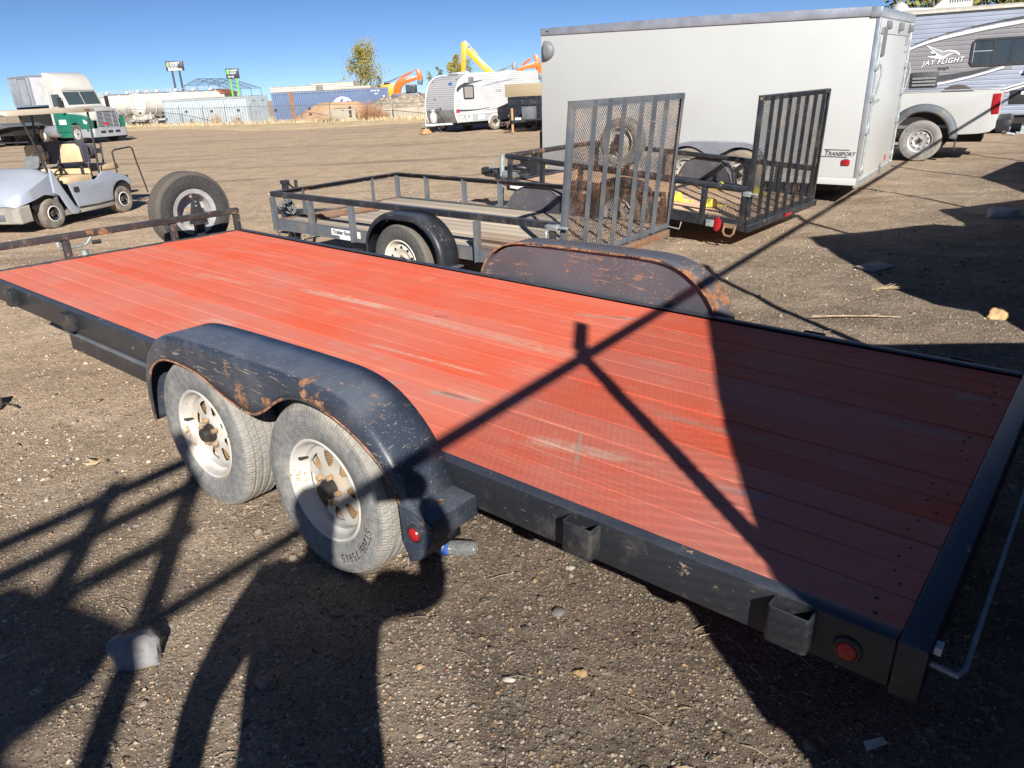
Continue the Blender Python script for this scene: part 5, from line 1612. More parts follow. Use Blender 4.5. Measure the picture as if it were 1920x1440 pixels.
MB().tube([(-1.55, -.5, .225), (-1.55, .5, .225)], .03, 8).tube([(0, -.5, .225), (0, .5, .225)], .02, 8).build('axle', M['under'], gc)

# ------------------------------------------------------------------ semi tractor and the boxes by it
sm = thing('semi_tractor', 'white and green day cab semi tractor with chrome grille and tall roof fairing', 'truck', (-20.85, 42.15, 0), (0, 0, R(-29)))
sm.scale = (.945, .945, .945)
M['truck_white'] = plain('truck_white', (.52, .505, .475), .35, 0, .05, 1.5, (.5, .45, .38), .05, .02)
M['truck_green'] = plain('truck_green', (.015, .16, .105), .35, 0, .1, 2)
M['truck_grey'] = plain('grey_bumper', (.30, .32, .35), .45, 0, .08, 3)
hw = 1.12
hood = [(-.05, 1.02), (-.02, 1.62), (-.12, 1.74), (-.6, 1.84), (-1.55, 1.98), (-1.55, .98)]
MB().extr([(-.06, 1.15), (-.03, 1.60), (-.14, 1.73), (-.6, 1.83), (-1.62, 1.96), (-1.62, 1.15)], -hw * .80, hw * .80).build('hood', M['truck_white'], sm, bevel=.09, seg=4)
for s in (1, -1):
    fp = [(-.10, .62), (-.08, 1.30), (-.5, 1.45), (-1.62, 1.58), (-1.62, .98)] + [(-1.25 + .58 * math.cos(R(a)), .52 + .58 * math.sin(R(a))) for a in range(130, 10, -12)] + [(-.66, .62)]
    MB().extr(fp, s * (hw - .32), s * (hw + .02)).build('front_fender', M['truck_green'], sm, bevel=.05, seg=3)
    MB().extr([(-.14, 1.0), (-.10, 1.12), (-.45, 1.28), (-.42, 1.02)], s * (hw - .20), s * (hw + .03)).build('headlamp', M['decal_white'], sm, bevel=.03)
    make_wheel(sm, (-1.25, s * (hw - .12), .50), .50, .28, .29, 'holes', 'tyre_dark', 'rim_grey', (0, 0, PI if s > 0 else 0), n=40)
    for x in (-4.55, -5.75):
        make_wheel(sm, (x, s * (hw - .25), .50), .50, .5, .29, 'plain', 'tyre_dark', 'rim_cream', (0, 0, PI if s > 0 else 0), n=40)
    dpn = [(-1.62, .62), (-1.62, 2.02), (-2.0, 2.80), (-3.05, 2.80), (-3.05, .62)]
    MB().extr([(-1.63, .60), (-1.63, 1.60), (-3.0, 1.66), (-3.0, .60)], s * (hw - .06), s * (hw + .03)).build('door_lower', M['truck_green'], sm, bevel=.02)
    MB().extr([(-1.80, 2.0), (-2.08, 2.62), (-2.75, 2.62), (-2.75, 1.98)], s * (hw + .002), s * (hw + .02)).build('side_window', M['glass_blue'], sm)
    MB().box(-2.85, -1.75, s * (hw - .2) - .2, s * (hw - .2) + .2, .30, .585).build('step_fairing', M['truck_green'], sm, bevel=.03)
    MB().box(-2.6, -1.95, s * (hw + .032) - .004, s * (hw + .032) + .004, 1.02, 1.28).build('placard', M['decal_white'], sm)
    MB().lathe([(.0001, -.55), (.30, -.55), (.32, -.5), (.32, .5), (.30, .55), (.0001, .55)], 20, Matrix.Translation((-3.55, s * (hw - .18), .66)) @ Matrix.Rotation(R(90), 4, 'Z')).build('fuel_tank', M['alu'], sm)
    MB().box(-1.72, -1.60, s * (hw + .30) - .1, s * (hw + .30) + .1, 1.75, 2.45).tube([(-1.75, s * hw, 2.4), (-1.68, s * (hw + .3), 2.35)], .02, 6).tube([(-1.7, s * hw, 1.75), (-1.68, s * (hw + .3), 1.8)], .02, 6).build('mirror', M['plastic_black'], sm, bevel=.02)
MB().extr([(-1.60, .9), (-1.60, 1.98), (-2.02, 2.82), (-3.05, 2.82), (-3.05, .9)], -hw, hw).build('cab', M['truck_white'], sm, bevel=.07, seg=3)
MB().extr([(-1.63, 2.05), (-1.95, 2.72), (-1.925, 2.73), (-1.595, 2.06)], -hw * .86, hw * .86).build('windscreen', M['glass_blue'], sm, smooth=0)
MB().tube([(-1.60, 0, 2.05), (-1.93, 0, 2.72)], .02, 6).build('screen_divider', M['truck_white'], sm)
loft([(-1.95, [(-.95, 2.80), (-.95, 2.95), (.95, 2.95), (.95, 2.80)]), (-2.15, [(-1.06, 2.80), (-1.0, 3.30), (1.0, 3.30), (1.06, 2.80)]), (-2.45, [(-1.08, 2.80), (-1.0, 3.60), (1.0, 3.60), (1.08, 2.80)]), (-2.85, [(-1.10, 2.80), (-1.02, 3.74), (1.02, 3.74), (1.10, 2.80)]), (-3.25, [(-1.12, 1.0), (-1.06, 3.78), (1.06, 3.78), (1.12, 1.0)])], 'roof_fairing', M['truck_white'], sm, smooth=30, bevel=.08, seg=3)
for y in (-.8, -.12, .0, .12, .8):
    MB().box(-2.12, -2.02, y - .03, y + .03, 2.825, 2.875).build('roof_lamp', M['yellow'], sm)
gr = MB().extr([(-.62, .80), (-.55, 1.62), (.55, 1.62), (.62, .80)], -.01, .06, lambda q: (.01 + q[1], q[0], q[2])).build('grille', M['plastic_black'], sm, bevel=.02)
for k in range(11):
    z_ = .86 + k * .068
    MB().box(.07, .085, -.58 + (z_ - .8) * .07, .58 - (z_ - .8) * .07, z_, z_ + .03).build('grille_slat', M['alu_bright'], gr, smooth=0)
for y in (-.22, .28):
    MB().box(.086, .10, y - .025, y + .025, .82, 1.60).build('grille_bar', M['alu_bright'], gr)
mb = MB()
for a, b in (((-.66, .78), (-.58, 1.68)), ((-.58, 1.68), (.58, 1.68)), ((.58, 1.68), (.66, .78)), ((.66, .78), (-.66, .78))):
    mb.bar((.06, a[0], a[1]), (.06, b[0], b[1]), .07, .07)
mb.build('grille_frame', M['alu_bright'], gr, bevel=.01)
MB().box(.101, .11, -.30, .0, .93, 1.03).build('badge', M['decal_red'], gr)
loft([(-.75, [(-hw - .06, .30), (-hw - .06, .74), (hw + .06, .74), (hw + .06, .30)]), (-.05, [(-hw, .28), (-hw, .76), (hw, .76), (hw, .28)]), (.12, [(-hw * .85, .30), (-hw * .85, .74), (hw * .85, .74), (hw * .85, .30)])], 'bumper', M['truck_grey'], sm, smooth=30, bevel=.03)
for y in (-.45, .45, .0):
    MB().box(.10, .125, y - .15, y + .15, .48, .62).build('bumper_slot', M['plastic_black'], sm)
MB().box(-6.4, -3.2, -.45, .45, .55, .95).build('chassis', M['under'], sm)
MB().box(-4.9, -3.9, -.5, .5, .95, 1.1).build('fifth_wheel', M['under'], sm)
MB().tube([(-3.5, -.3, 1.2), (-3.8, -.35, 1.6), (-3.4, -.3, 1.9)], .04, 6).build('air_hose', M['yellow'], sm)


def far_box(name, label, cat, x, y, yaw, L, Wd, z0, z1, mat, door=False, under=True):
    b = thing(name, label, cat, (x, y, 0), (0, 0, R(yaw)))
    bo_ = MB().box(0, L, 0, Wd, z0, z1).build('box', mat, b, bevel=.03)
    mb = MB()
    for yy in (0, Wd):
        mb.box(-.01, L + .01, yy - .03, yy + .03, z1 - .06, z1 + .02)
    for xx in (0, L):
        mb.box(xx - .03, xx + .03, -.01, Wd + .01, z1 - .06, z1 + .02)
        for yy in (0, Wd):
            mb.box(xx - .035, xx + .035, yy - .035, yy + .035, z0, z1)
    mb.build('frame_trim', M['alu'], b)
    if door:
        d = MB().box(.9, 1.75, -.02, -.003, z0 + .05, z1 - .15).build('side_door', mat, b)
        mb = MB()
        for xx in (.88, 1.75):
            mb.box(xx, xx + .02, -.026, -.0035, z0 + .05, z1 - .15)
        mb.box(.9, 1.75, -.026, -.0035, z1 - .15, z1 - .12)
        mb.build('door_frame', M['decal_dark'], d)
        MB().box(1.6, 1.68, -.05, -.0205, z0 + .65, z0 + .75).build('door_handle', M['alu_bright'], d)
    if under:
        MB().box(.1, L - .1, .3, Wd - .3, z0 - .35, z0 - .002).build('chassis', M['under'], b)
        for xx in (.6, L - 1.0):
            for yy, a in ((.15, 0), (Wd - .15, PI)):
                make_wheel(b, (xx, yy, .45), .45, .28, .26, 'plain', 'tyre_dark', 'rim_grey', (0, 0, a), n=24)
    return b


M['van_grey'] = plain('grey_van_panel', (.34, .37, .42), .45, .15, .1, 3)
M['van_light'] = plain('pale_dented_panel', (.62, .63, .66), .4, .15, .12, 2.5)
bx = far_box('box_body', 'grey cargo box with a side door standing behind the green and white semi', 'cargo box', -27.1, 44.9, -33, 2.1, 2.2, 1.98, 3.5, M['van_grey'], True, False)
MB().box(2.13, 2.16, .04, 2.16, 2.0, 3.42).build('end_panel', M['van_light'], bx)
MB().box(-.6, 2.0, .3, 1.9, .75, 1.95).build('chassis', M['under'], bx)
for xx in (-.2, 1.0):
    make_wheel(bx, (xx, .2, .5), .5, .3, .28, 'plain', 'tyre_dark', 'rim_grey', n=24)
far_box('semi_trailer', 'white box trailer beside the grey cargo box, behind the golf cart roof', 'semi trailer', -37.9, 45.2, -8, 8.6, 2.4, 1.45, 3.38, M['truck_white'])
fl = thing('flatbed_truck', 'dark flatbed rear end with big black tyres standing beyond the golf cart', 'truck', (-28.8, 42.2, 0), (0, 0, R(-20)))
MB().extr([(0, .95), (0, 1.15), (3.1, 1.15), (3.6, 1.0), (2.4, .85)], 0, 2.2).build('bed', M['grey_steel'], fl, bevel=.02)
MB().box(-.2, 3.4, .4, 1.9, .55, .94).build('chassis', M['under'], fl)
MB().extr([(.5, .75), (.7, .98), (1.9, .98), (2.3, .62)], -.08, .3).build('mud_guard', M['grey_steel'], fl)
for xx in (.9, 1.8):
    make_wheel(fl, (xx, .12, .42), .42, .4, .25, 'plain', 'tyre_dark', 'rim_grey', n=24)
    make_wheel(fl, (xx, 2.0, .42), .42, .4, .25, 'plain', 'tyre_dark', 'rim_grey', (0, 0, PI), n=24)

# ------------------------------------------------------------------ tank trailers
M['tank_white'] = plain('chalky_white_tank', (.62, .60, .56), .5, 0, .07, 1.2, (.46, .38, .28), .12)


def tank_trailer(label, x, y, yaw, L, r, zc):
    b = thing('tank_trailer', label, 'tank trailer', (x, y, 0), (0, 0, R(yaw)), 'white tank trailers beyond the fence')
    mb = MB()
    mb.lathe([(.0001, -.16), (r * .6, -.12), (r * .92, 0), (r, .10), (r, L - .10), (r * .92, L), (r * .6, L + .12), (.0001, L + .16)], 36, Matrix.Translation((0, 0, zc)) @ Matrix.Rotation(R(-90), 4, 'Z'))
    tk = mb.build('tank', M['tank_white'], b)
    ri = MB()
    for k in range(5):
        ri.lathe([(r, 0), (r + .035, .01), (r + .035, .06), (r, .07)], 36, Matrix.Translation((.15 + k * (L - .4) / 4, 0, zc)) @ Matrix.Rotation(R(-90), 4, 'Z'))
    ri.build('stiffener_ring', M['tank_white'], tk)
    MB().box(.1, L - .1, -.32, .32, zc + r - .03, zc + r + .05).build('walkway', M['alu'], tk)
    for k in range(3):
        MB().tube([(.5 + k * (L - 1) / 2, 0, zc + r), (.5 + k * (L - 1) / 2, 0, zc + r + .22)], [.18, .16], 12).build('hatch', M['tank_white'], tk)
    for s in (1, -1):
        MB().tube([(.2, s * .34, zc + r), (.2, s * .34, zc + r + .25), (L - .2, s * .34, zc + r + .25), (L - .2, s * .34, zc + r)], .02, 6).build('hand_rail', M['tank_white'], tk)
    ld = MB()
    for s in (-.16, .16):
        ld.tube([(-.2, s, .5), (-.2, s, zc + r + .25), (.1, s, zc + r + .25)], .02, 6)
    for k in range(9):
        ld.tube([(-.2, -.16, .6 + k * .24), (-.2, .16, .6 + k * .24)], .015, 5)
    ld.build('ladder', M['tank_white'], b)
    MB().box(.1, L - .1, -.5, .5, .45, .62).build('chassis', M['tank_white'], b)
    MB().extr([(.0, .60), (.25, 1.0), (.9, 1.0), (.9, .60)], -.9, .9).build('hose_tray', M['jay_roof'], b)
    for xx in (L - .7, L - 1.5, .75):
        make_wheel(b, (xx, -.85, .40), .40, .35, .24, 'plain', 'tyre_far', 'rim_grey', n=24)
        make_wheel(b, (xx, .85, .40), .40, .35, .24, 'plain', 'tyre_far', 'rim_grey', (0, 0, PI), n=24)
    MB().tube([(.5, -.95, 0), (.5, -.95, 1.15)], .06, 8).build('bollard_pipe', M['tank_white'], b)
    return b


a_ = tank_trailer('white tank trailer nearest the green and white semi, ladder at its end', -33.3, 67.5, 64, 5.0, .95, 1.74)
lettering('PRODUCER', .17, M['decal_grey'], a_, Matrix.Translation((1.0, -.935, 1.78)) @ Matrix.Rotation(PI / 2, 4, 'X'), extrude=.002)
tank_trailer('white tank trailer in the middle of the row beyond the fence', -30.9, 68.0, 64, 5.0, .95, 1.78)
tank_trailer('white tank trailer closest behind the pale shipping container', -28.4, 69.8, 64, 5.0, .95, 1.78)


# ------------------------------------------------------------------ shipping containers
M['cont_white'] = plain('pale_container_paint', (.42, .48, .52), .5, .1, .08, 1.6, (.4, .33, .25), .1)
M['cont_blue'] = plain('blue_container_paint', (.115, .165, .285), .55, 0, .07, .8, (.20, .22, .28), .2, .02)
M['cont_top'] = plain('rusty_roof_edge', (.34, .27, .18), .8, 0, .4, 2, (.2, .12, .06), .3)


def container(label, p0, p1, Wd, h, z0, mat, doors=False, corr=.26):
    """long side runs from p0 to p1 (ground points); the body lies beyond it"""
    p0, p1 = Vector(p0), Vector(p1)
    L = (p1 - p0).length
    b = thing('shipping_container', label, 'container', (p0.x, p0.y, z0), (0, 0, math.atan2((p1 - p0).y, (p1 - p0).x)))
    MB().box(.02, L - .02, .06, Wd, .05, h - .04).build('body', mat, b)
    n = int(L / corr)
    rows = []
    for k in range(n):
        x = .08 + (L - .16) * k / n
        d = (L - .16) / n
        for dx, yy in ((.0, .055), (.28, .055), (.5, .006), (.78, .006)):
            rows.append([(x + dx * d, yy, .12), (x + dx * d, yy, h - .14)])
    MB().grid(rows).build('corrugated_side', mat, b, smooth=0, solid=.004)
    fr = MB()
    for x in (.0, L - .10):
        fr.box(x, x + .10, -.005, .10, 0, h)
    fr.box(.1, L - .1, -.003, .08, 0, .13).box(.1, L - .1, -.003, .08, h - .13, h - .01)
    fr.build('frame', mat, b)
    MB().box(.0, L, .0, Wd, h + .002, h + .03).build('roof', M['cont_top'], b)
    cc = MB()
    for x in (-.01, L - .15):
        for z in (0, h - .11):
            cc.box(x, x + .16, -.014, .16, z, z + .12)
    cc.build('corner_casting', mat, b)
    if doors:
        for k in range(2):
            y0 = .12 + k * (Wd - .24) / 2
            d = MB().box(L + .002, L + .05, y0 + .01, y0 + (Wd - .24) / 2 - .01, .1, h - .12).build('door', mat, b)
            for yy in (.25, .75):
                MB().tube([(L + .075, y0 + yy * (Wd - .24) / 2, .05), (L + .075, y0 + yy * (Wd - .24) / 2, h - .08)], .02, 6).build('lock_bar', M['galv'], d)
            for zz in (.35, .9, 1.45):
                MB().box(L + .0515, L + .06, y0 + .06, y0 + (Wd - .24) / 2 - .06, zz, zz + .05).build('door_rib', mat, d)
            MB().box(L + .0515, L + .058, y0 + .15, y0 + .6, 1.6, 1.75).build('marking', M['decal_grey'], d)
    return b


c1 = container('pale grey shipping container with corrugated side and closed double doors', (-27.2, 64.6), (-18.9, 60.3), 2.1, 2.04, 0, M['cont_white'], True)
c2 = container('blue shipping container with a round white globe emblem above the sand pile', (-16.35, 57.6), (-8.1, 59.3), 2.1, 2.22, -.08, M['cont_blue'])
MB().box(1.22, 1.52, -.006, .0, .05, 2.2).build('rust_post', M['rust'], c2)
lettering('ALAN 401', .16, M['decal_white'], c2, face_mat(-.004, 7.1, 1.98), bold=.002)
lettering('22G1', .14, M['decal_white'], c2, face_mat(-.004, 7.35, 1.78), bold=.002)
MB().box(8.0, 8.1, -.006, .0, 1.45, 1.7).build('marking', M['decal_white'], c2)
gl = [(.78 * math.cos(R(a)), .78 * math.sin(R(a)) * .9) for a in range(0, 360, 12)]
g_ = MB().extr(gl, -.008, -.004, lambda q: (5.0 + q[0], q[1], 1.03 + q[2])).build('globe_emblem', M['decal_white'], c2, smooth=0)
for pts in ([(-.3, .25), (-.1, .55), (.12, .62), (.05, .4), (.15, .2), (-.05, .05), (-.3, .1)], [(.25, .3), (.4, .5), (.5, .35), (.4, .2)], [(-.5, -.05), (-.3, -.3), (-.1, -.2), (-.2, -.02)], [(.1, -.1), (.4, -.05), (.5, -.3), (.2, -.4)]):
    MB().extr(pts, -.011, -.0085, lambda q: (5.0 + q[0], q[1], 1.03 + q[2])).build('land_print', M['decal_blue'], g_, smooth=0)
for lab, p0, p1, h, top in (('cream roofed container behind the pale and blue ones, rusty left end', (-20.0, 70.6), (-15.9, 70.2), 2.66, 'a'), ('cream container behind the middle of the blue one, standing highest', (-17.0, 73.5), (-13.1, 73.0), 2.86, 'b'), ('cream container behind the tree end of the blue one', (-14.4, 70.4), (-11.1, 70.0), 2.45, 'c')):
    container(lab, p0, p1, 2.1, h, 0, M['jay_roof'])

# ------------------------------------------------------------------ yard edge: straw verge, fence, piles
vx = np.array([-60, -45, -32, -26, -20.5, -17.7, -13.6, -11.2, -7.0, -3.0, 1.5, 8.0, 20, 40])
vy = np.array([84, 74, 66.5, 63.0, 59.0, 57.0, 54.9, 53.2, 51.5, 50.0, 47.0, 43.0, 38, 34])
rows = []
for a in np.linspace(0, 1, 14):
    row = []
    for xx in np.linspace(-55, 30, 150):
        yy = np.interp(xx, vx, vy)
        y2 = yy + 3.0 - a * (7.5 + 1.6 * math.sin(xx * .35) + 4.0 * np.interp(xx, [-35, -15, -3], [0, .8, .2]))
        z = .02 + .16 * math.sin(PI * min(1, a * 1.02)) + .05 * float(lattice(np.array([xx]), np.array([y2]), .9, 8)[0])
        row.append((xx, y2, z if 0 < a < 1 else -.06))
    rows.append(row)
t = NT('straw_verge')
p = t.n('NewGeometry').outputs['Position']
n1 = t.noise(p, .9, 8, .65)
n2 = t.noise(t.mapping(p, (6, 1.2, 3)), 1.0, 8, .7)
c = t.mix(t.ramp(n1, .35, .65), (.62, .48, .30, 1), (.52, .40, .25, 1))
c = t.mix(t.math('MULTIPLY', t.ramp(n2, .5, .68), .5), c, (.24, .19, .11, 1))
M['verge'] = t.out(c, .95, 0.0, t.bump(n2, .6, .05), .1)
struct(MB().grid(rows).build('verge', M['verge'], None, smooth=60))


def tufts(name, n, area, h0, h1, mat, w=.02, kind='stuff', parent=None):
    """thin upright blades as two-triangle strips"""
    V, F = [], []
    for i in range(n):
        x, y, z = area()
        h = random.uniform(h0, h1)
        a = random.uniform(0, 2 * PI)
        lx, ly = random.gauss(0, .28) * h, random.gauss(0, .28) * h
        dx, dy = math.cos(a) * w, math.sin(a) * w
        o = len(V)
        V += [(x - dx, y - dy, z), (x + dx, y + dy, z), (x + lx * .5 + dx * .7, y + ly * .5 + dy * .7, z + h * .6), (x + lx * .5 - dx * .7, y + ly * .5 - dy * .7, z + h * .6), (x + lx, y + ly, z + h)]
        F += [(o, o + 1, o + 2, o + 3), (o + 3, o + 2, o + 4)]
    mb = MB()
    mb.v, mb.f = V, F
    return mb.build(name, mat, parent, smooth=0, kind=kind)


M['dry_grass'] = plain('dry_grass_blade', (.60, .47, .29), .9, 0, .3, 3, bump=0)
M['weed'] = plain('green_weed', (.12, .15, .06), .8, 0, .3, 3, bump=0)


def verge_pt():
    xx = random.uniform(-40, 6)
    return xx, float(np.interp(xx, vx, vy)) + random.uniform(-2.8, 1.4), .10


tufts('dry_grass', 5200, verge_pt, .10, .34, M['dry_grass'], .018)

M['fence_post'] = plain('galvanised_post', (.22, .25, .26), .5, .4, .1, 4)
t = NT('chain_link')
p = t.tc.outputs['Object']
fence = thing('chain_link_fence', 'chain link fence with slanted post arms along the straw verge behind the yard', 'fence', (0, 0, 0))
fpts = [(-48.0, 77.5, 1.5), (-40.0, 72.5, 1.5), (-31.3, 66.9, 1.45), (-25.3, 62.9, 1.38), (-22.7, 60.9, 1.31), (-20.2, 58.6, 1.29), (-17.7, 56.7, 1.29), (-13.65, 54.7, 1.22), (-11.25, 52.9, 1.2), (-7.0, 52.7, 1.05), (-2.0, 51.0, 1.05), (4.0, 48.0, 1.05)]
for x, y, h in fpts:
    MB().tube([(x, y, 0), (x, y, h), (x + .12, y - .02, h + .25)], [.03, .03, .018], 6).build('post', M['fence_post'], fence)
for zz, r in ((1.0, .018), (.16, .012)):
    MB().tube([(x, y, .02 + h * zz) for x, y, h in fpts], r, 5).build('rail', M['fence_post'], fence)
wr_ = MB()
for a, b in zip(fpts[:-1], fpts[1:]):
    a_, b_ = Vector(a), Vector(b)
    L = math.hypot(b[0] - a[0], b[1] - a[1])
    h = min(a[2], b[2])
    st = .11
    d = Vector((b[0] - a[0], b[1] - a[1], 0)) / L
    o = Vector((a[0], a[1], .05))
    hh = h - .05
    for i in range(int((L + hh) / st)):
        for s in (1, -1):
            u0 = i * st - (hh if s > 0 else 0)
            ua, ub = (max(0, u0), min(L, u0 + hh)) if s > 0 else (max(0, u0 - hh + hh), 0)
            if s > 0:
                va, vb = ua - u0, ub - u0
            else:
                u0 = i * st
                ua, ub = max(0, u0 - hh), min(L, u0)
                va, vb = u0 - ua, u0 - ub
            if ub - ua < .05:
                continue
            P0, P1 = o + d * ua + Vector((0, 0, va)), o + d * ub + Vector((0, 0, vb))
            wr_.bar(P0, P1, .0035, .0035)
wr_.build('wire_mesh', M['fence_post'], fence, smooth=0, kind='stuff')
tg_ = MB()
sq = [(-29.4, 65.3, 1.15), (-26.9, 63.8, 1.1), (-24.4, 62.2, 1.12), (-21.6, 59.9, 1.08), (-18.8, 57.5, 1.08), (-15.6, 55.65, .98), (-12.9, 54.3, 1.0), (-9.9, 53.0, .95), (-9.9, 53.0, .62), (-23.9, 61.8, .30), (-26.3, 63.45, .22), (-18.9, 57.6, .48)]
for x, y, z in sq:
    MB().box(x - .09, x + .09, y - .14, y - .12, z - .085, z + .085).build('fence_plate', M['plastic_black'], fence)


def heap(name, label, cat, x, y, rx, ry, h, mat, seed, flat=.0, lumps=.06, yaw=0):
    mb = MB()
    rows = []
    for i in range(15):
        f = i / 14
        row = []
        for k in range(40):
            a = 2 * PI * k / 40
            r = (1 - f)
            hh = h * min(1, (1 - (1 - f) ** 1.6) * (1 + flat))
            nz = float(lattice(np.array([x * 3 + rx * r * math.cos(a) * 2]), np.array([y + ry * r * math.sin(a) * 2]), .55, seed)[0])
            row.append((x + rx * r * math.cos(a) * (1 + .12 * math.sin(a * 3 + seed)), y + ry * r * math.sin(a), -.05 + max(0, hh + nz * lumps * h * 3 * f * 1.5)))
        rows.append(row)
    mb.grid(rows, closed=True)
    mb.add(rows[-1], [tuple(range(40))])
    o = mb.build(name, mat, None, smooth=60)
    return tag(o, label, cat)


M['sand'] = plain('pinkish_sand', (.46, .29, .18), .95, 0, .12, 1.5, (.52, .37, .25), .15, .3)
M['rubble'] = plain('grey_brown_gravel', (.33, .27, .21), .95, 0, .4, 3.5, (.16, .13, .10), .25, .8)
M['concrete'] = plain('pale_concrete', (.44, .39, .30), .9, 0, .1, 1.6, (.3, .25, .18), .15, .2)
heap('sand_pile', 'smooth pinkish sand pile in front of the blue shipping container', 'sand pile', -11.0, 55.6, 3.7, 1.6, 1.36, M['sand'], 11, .25, .02)
heap('gravel_pile', 'lumpy grey brown gravel pile behind the low concrete wall and dry bush', 'gravel pile', -6.6, 56.5, 4.0, 2.2, 1.45, M['rubble'], 12, .3, .10)
heap('gravel_pile', 'tall rubble bank under the orange excavator, behind the small white travel trailer', 'gravel pile', -1.0, 58.0, 6.5, 3.0, 1.75, M['rubble'], 13, .3, .08)
cw = thing('concrete_barrier', 'pale concrete block barrier standing before the sand pile', 'concrete block', (-11.5, 53.4, 0), (0, 0, R(-6)))
for k in range(2):
    MB().box(k * .95, k * .95 + .94, 0, .5, 0, .82 - .05 * k).build('block', M['concrete'], cw, bevel=.02)
MB().extr([(.25, .83), (.4, .95), (1.7, .95), (1.9, .80)], .05, .45).build('cap_slab', M['concrete'], cw, bevel=.02)
lw = thing('concrete_wall', 'long low tan concrete wall in front of the gravel pile, beside the dry brown bush', 'wall', (-8.4, 53.6, 0), (0, 0, R(-7)))
for k in range(6):
    MB().box(k * 1.5, k * 1.5 + 1.485, 0, .4, 0, .76).build('block', M['concrete'], lw, bevel=.015)


# ------------------------------------------------------------------ vegetation
def leaf_mat(name, a, b):
    t = NT(name)
    n = t.noise(t.n('NewGeometry').outputs['Position'], 1.3, 5, .6)
    n2 = t.noise(t.n('NewGeometry').outputs['Position'], 9.0, 3, .6)
    t.out(t.mix(t.ramp(t.math('ADD', t.math('MULTIPLY', n, .6), t.math('MULTIPLY', n2, .4)), .35, .65), c4(a), c4(b)), .7, 0.0, None, .2)
    return t.m


M['leaf_fall'] = leaf_mat('autumn_leaf', (.16, .17, .045), (.42, .32, .06))
M['leaf_green'] = leaf_mat('thin_green_leaf', (.10, .14, .05), (.22, .23, .07))
M['leaf_gold'] = leaf_mat('golden_leaf', (.30, .26, .06), (.16, .17, .06))
M['bark'] = plain('grey_bark', (.22, .19, .16), .9, 0, .3, 6, bump=.3)


def tree(label, x, y, z0, h, w, leaf, n_leaf, seed, name='tree', spire=1.0, leaf_s=.10, group=None, nl=16):
    rg = random.Random(seed)
    b = thing(name, label, 'tree', (x, y, z0), group=group)
    tr = MB()
    pts = [(0, 0, 0)]
    for k in range(1, 7):
        pts.append((rg.gauss(0, .03) * h * .3, rg.gauss(0, .03) * h * .3, h * .92 * k / 6))
    rad = [max(.012, .035 * h * .55 * (1 - k / 6.6)) for k in range(7)]
    tr.tube(pts, rad, 7)
    tips = []
    for k in range(nl):
        f = .18 + .76 * (k + rg.random()) / nl
        a = rg.uniform(0, 2 * PI)
        base = Vector(pts[0]).lerp(Vector(pts[-1]), f)
        L = w * (1.05 - f * .62 * spire) * rg.uniform(.45, 1.1)
        tip = base + Vector((math.cos(a) * L, math.sin(a) * L, L * rg.uniform(.5, 1.3)))
        mid = base.lerp(tip, .5) + Vector((0, 0, -.06 * L))
        r0 = max(.01, .016 * h * (1 - f))
        tr.tube([base, mid, tip], [r0, r0 * .7, r0 * .3], 5)
        tips.append((base, mid, tip, L))
    tr.build('trunk', M['bark'], b)
    V, F = [], []
    for i in range(n_leaf):
        base, mid, tip, L = tips[rg.randrange(len(tips))]
        f = rg.random() ** .6
        c = base.lerp(tip, .25 + .8 * f)
        s = L * .30
        c = c + Vector((rg.gauss(0, s), rg.gauss(0, s), rg.gauss(0, s * 1.1)))
        if c.z < h * .08:
            continue
        e1 = Vector((rg.gauss(0, 1), rg.gauss(0, 1), rg.gauss(0, 1))).normalized()
        e2 = e1.orthogonal().normalized()
        k = leaf_s * rg.uniform(.6, 1.4)
        o = len(V)
        V += [c - e1 * k, c + e2 * k * .6, c + e1 * k, c - e2 * k * .6]
        F.append((o, o + 1, o + 2, o + 3))
    mb = MB()
    mb.v, mb.f = [tuple(p) for p in V], F
    mb.build('crown', leaf, b, smooth=0)
    return b


tree('tall slim poplar with thin yellow green autumn leaves behind the blue container', -14.45, 85, .6, 6.0, 2.1, M['leaf_fall'], 4200, 3, 'poplar_tree', .9, .085)
tree('small thin sapling to the side of the tall poplar', -12.4, 85, .6, 3.2, .55, M['leaf_green'], 420, 4, 'young_tree', 1, .07)
tree('yellow green tree rising just behind the yellow boom', -4.5, 85, .6, 4.7, 1.3, M['leaf_fall'], 2800, 5, 'tree', 1, .085)
tree('thin green tree between the orange and yellow booms', -6.1, 85, .6, 3.9, .6, M['leaf_green'], 600, 6, 'tree', 1, .07)
tree('pale half bare tree behind the slope of the yellow boom', -2.9, 86, .6, 4.5, 1.2, M['leaf_green'], 700, 7, 'bare_tree', .8, .07)
tree('low green bush top showing over the roof of the small white travel trailer', -7.0, 84, .6, 3.1, .7, M['leaf_green'], 420, 15, 'tree', .8, .07)
for i, (x, y, h, lab) in enumerate(((15.2, 28.5, 5.9, 'golden autumn tree behind the rear top corner of the white enclosed trailer'), (16.8, 29.5, 6.4, 'golden autumn tree just beside the roof air unit'), (18.6, 28.6, 6.0, 'golden autumn tree behind the air unit of the grey travel trailer'), (20.8, 27.5, 6.2, 'golden autumn tree towards the far end of the grey travel trailer roof'), (22.8, 26.8, 6.0, 'golden autumn tree standing furthest along the grey travel trailer'))):
    tree(lab, x, y, 0, h, 1.9, M['leaf_gold'], 2600, 20 + i, 'autumn_tree', .5, .10, 'autumn trees behind the grey travel trailer', nl=22)


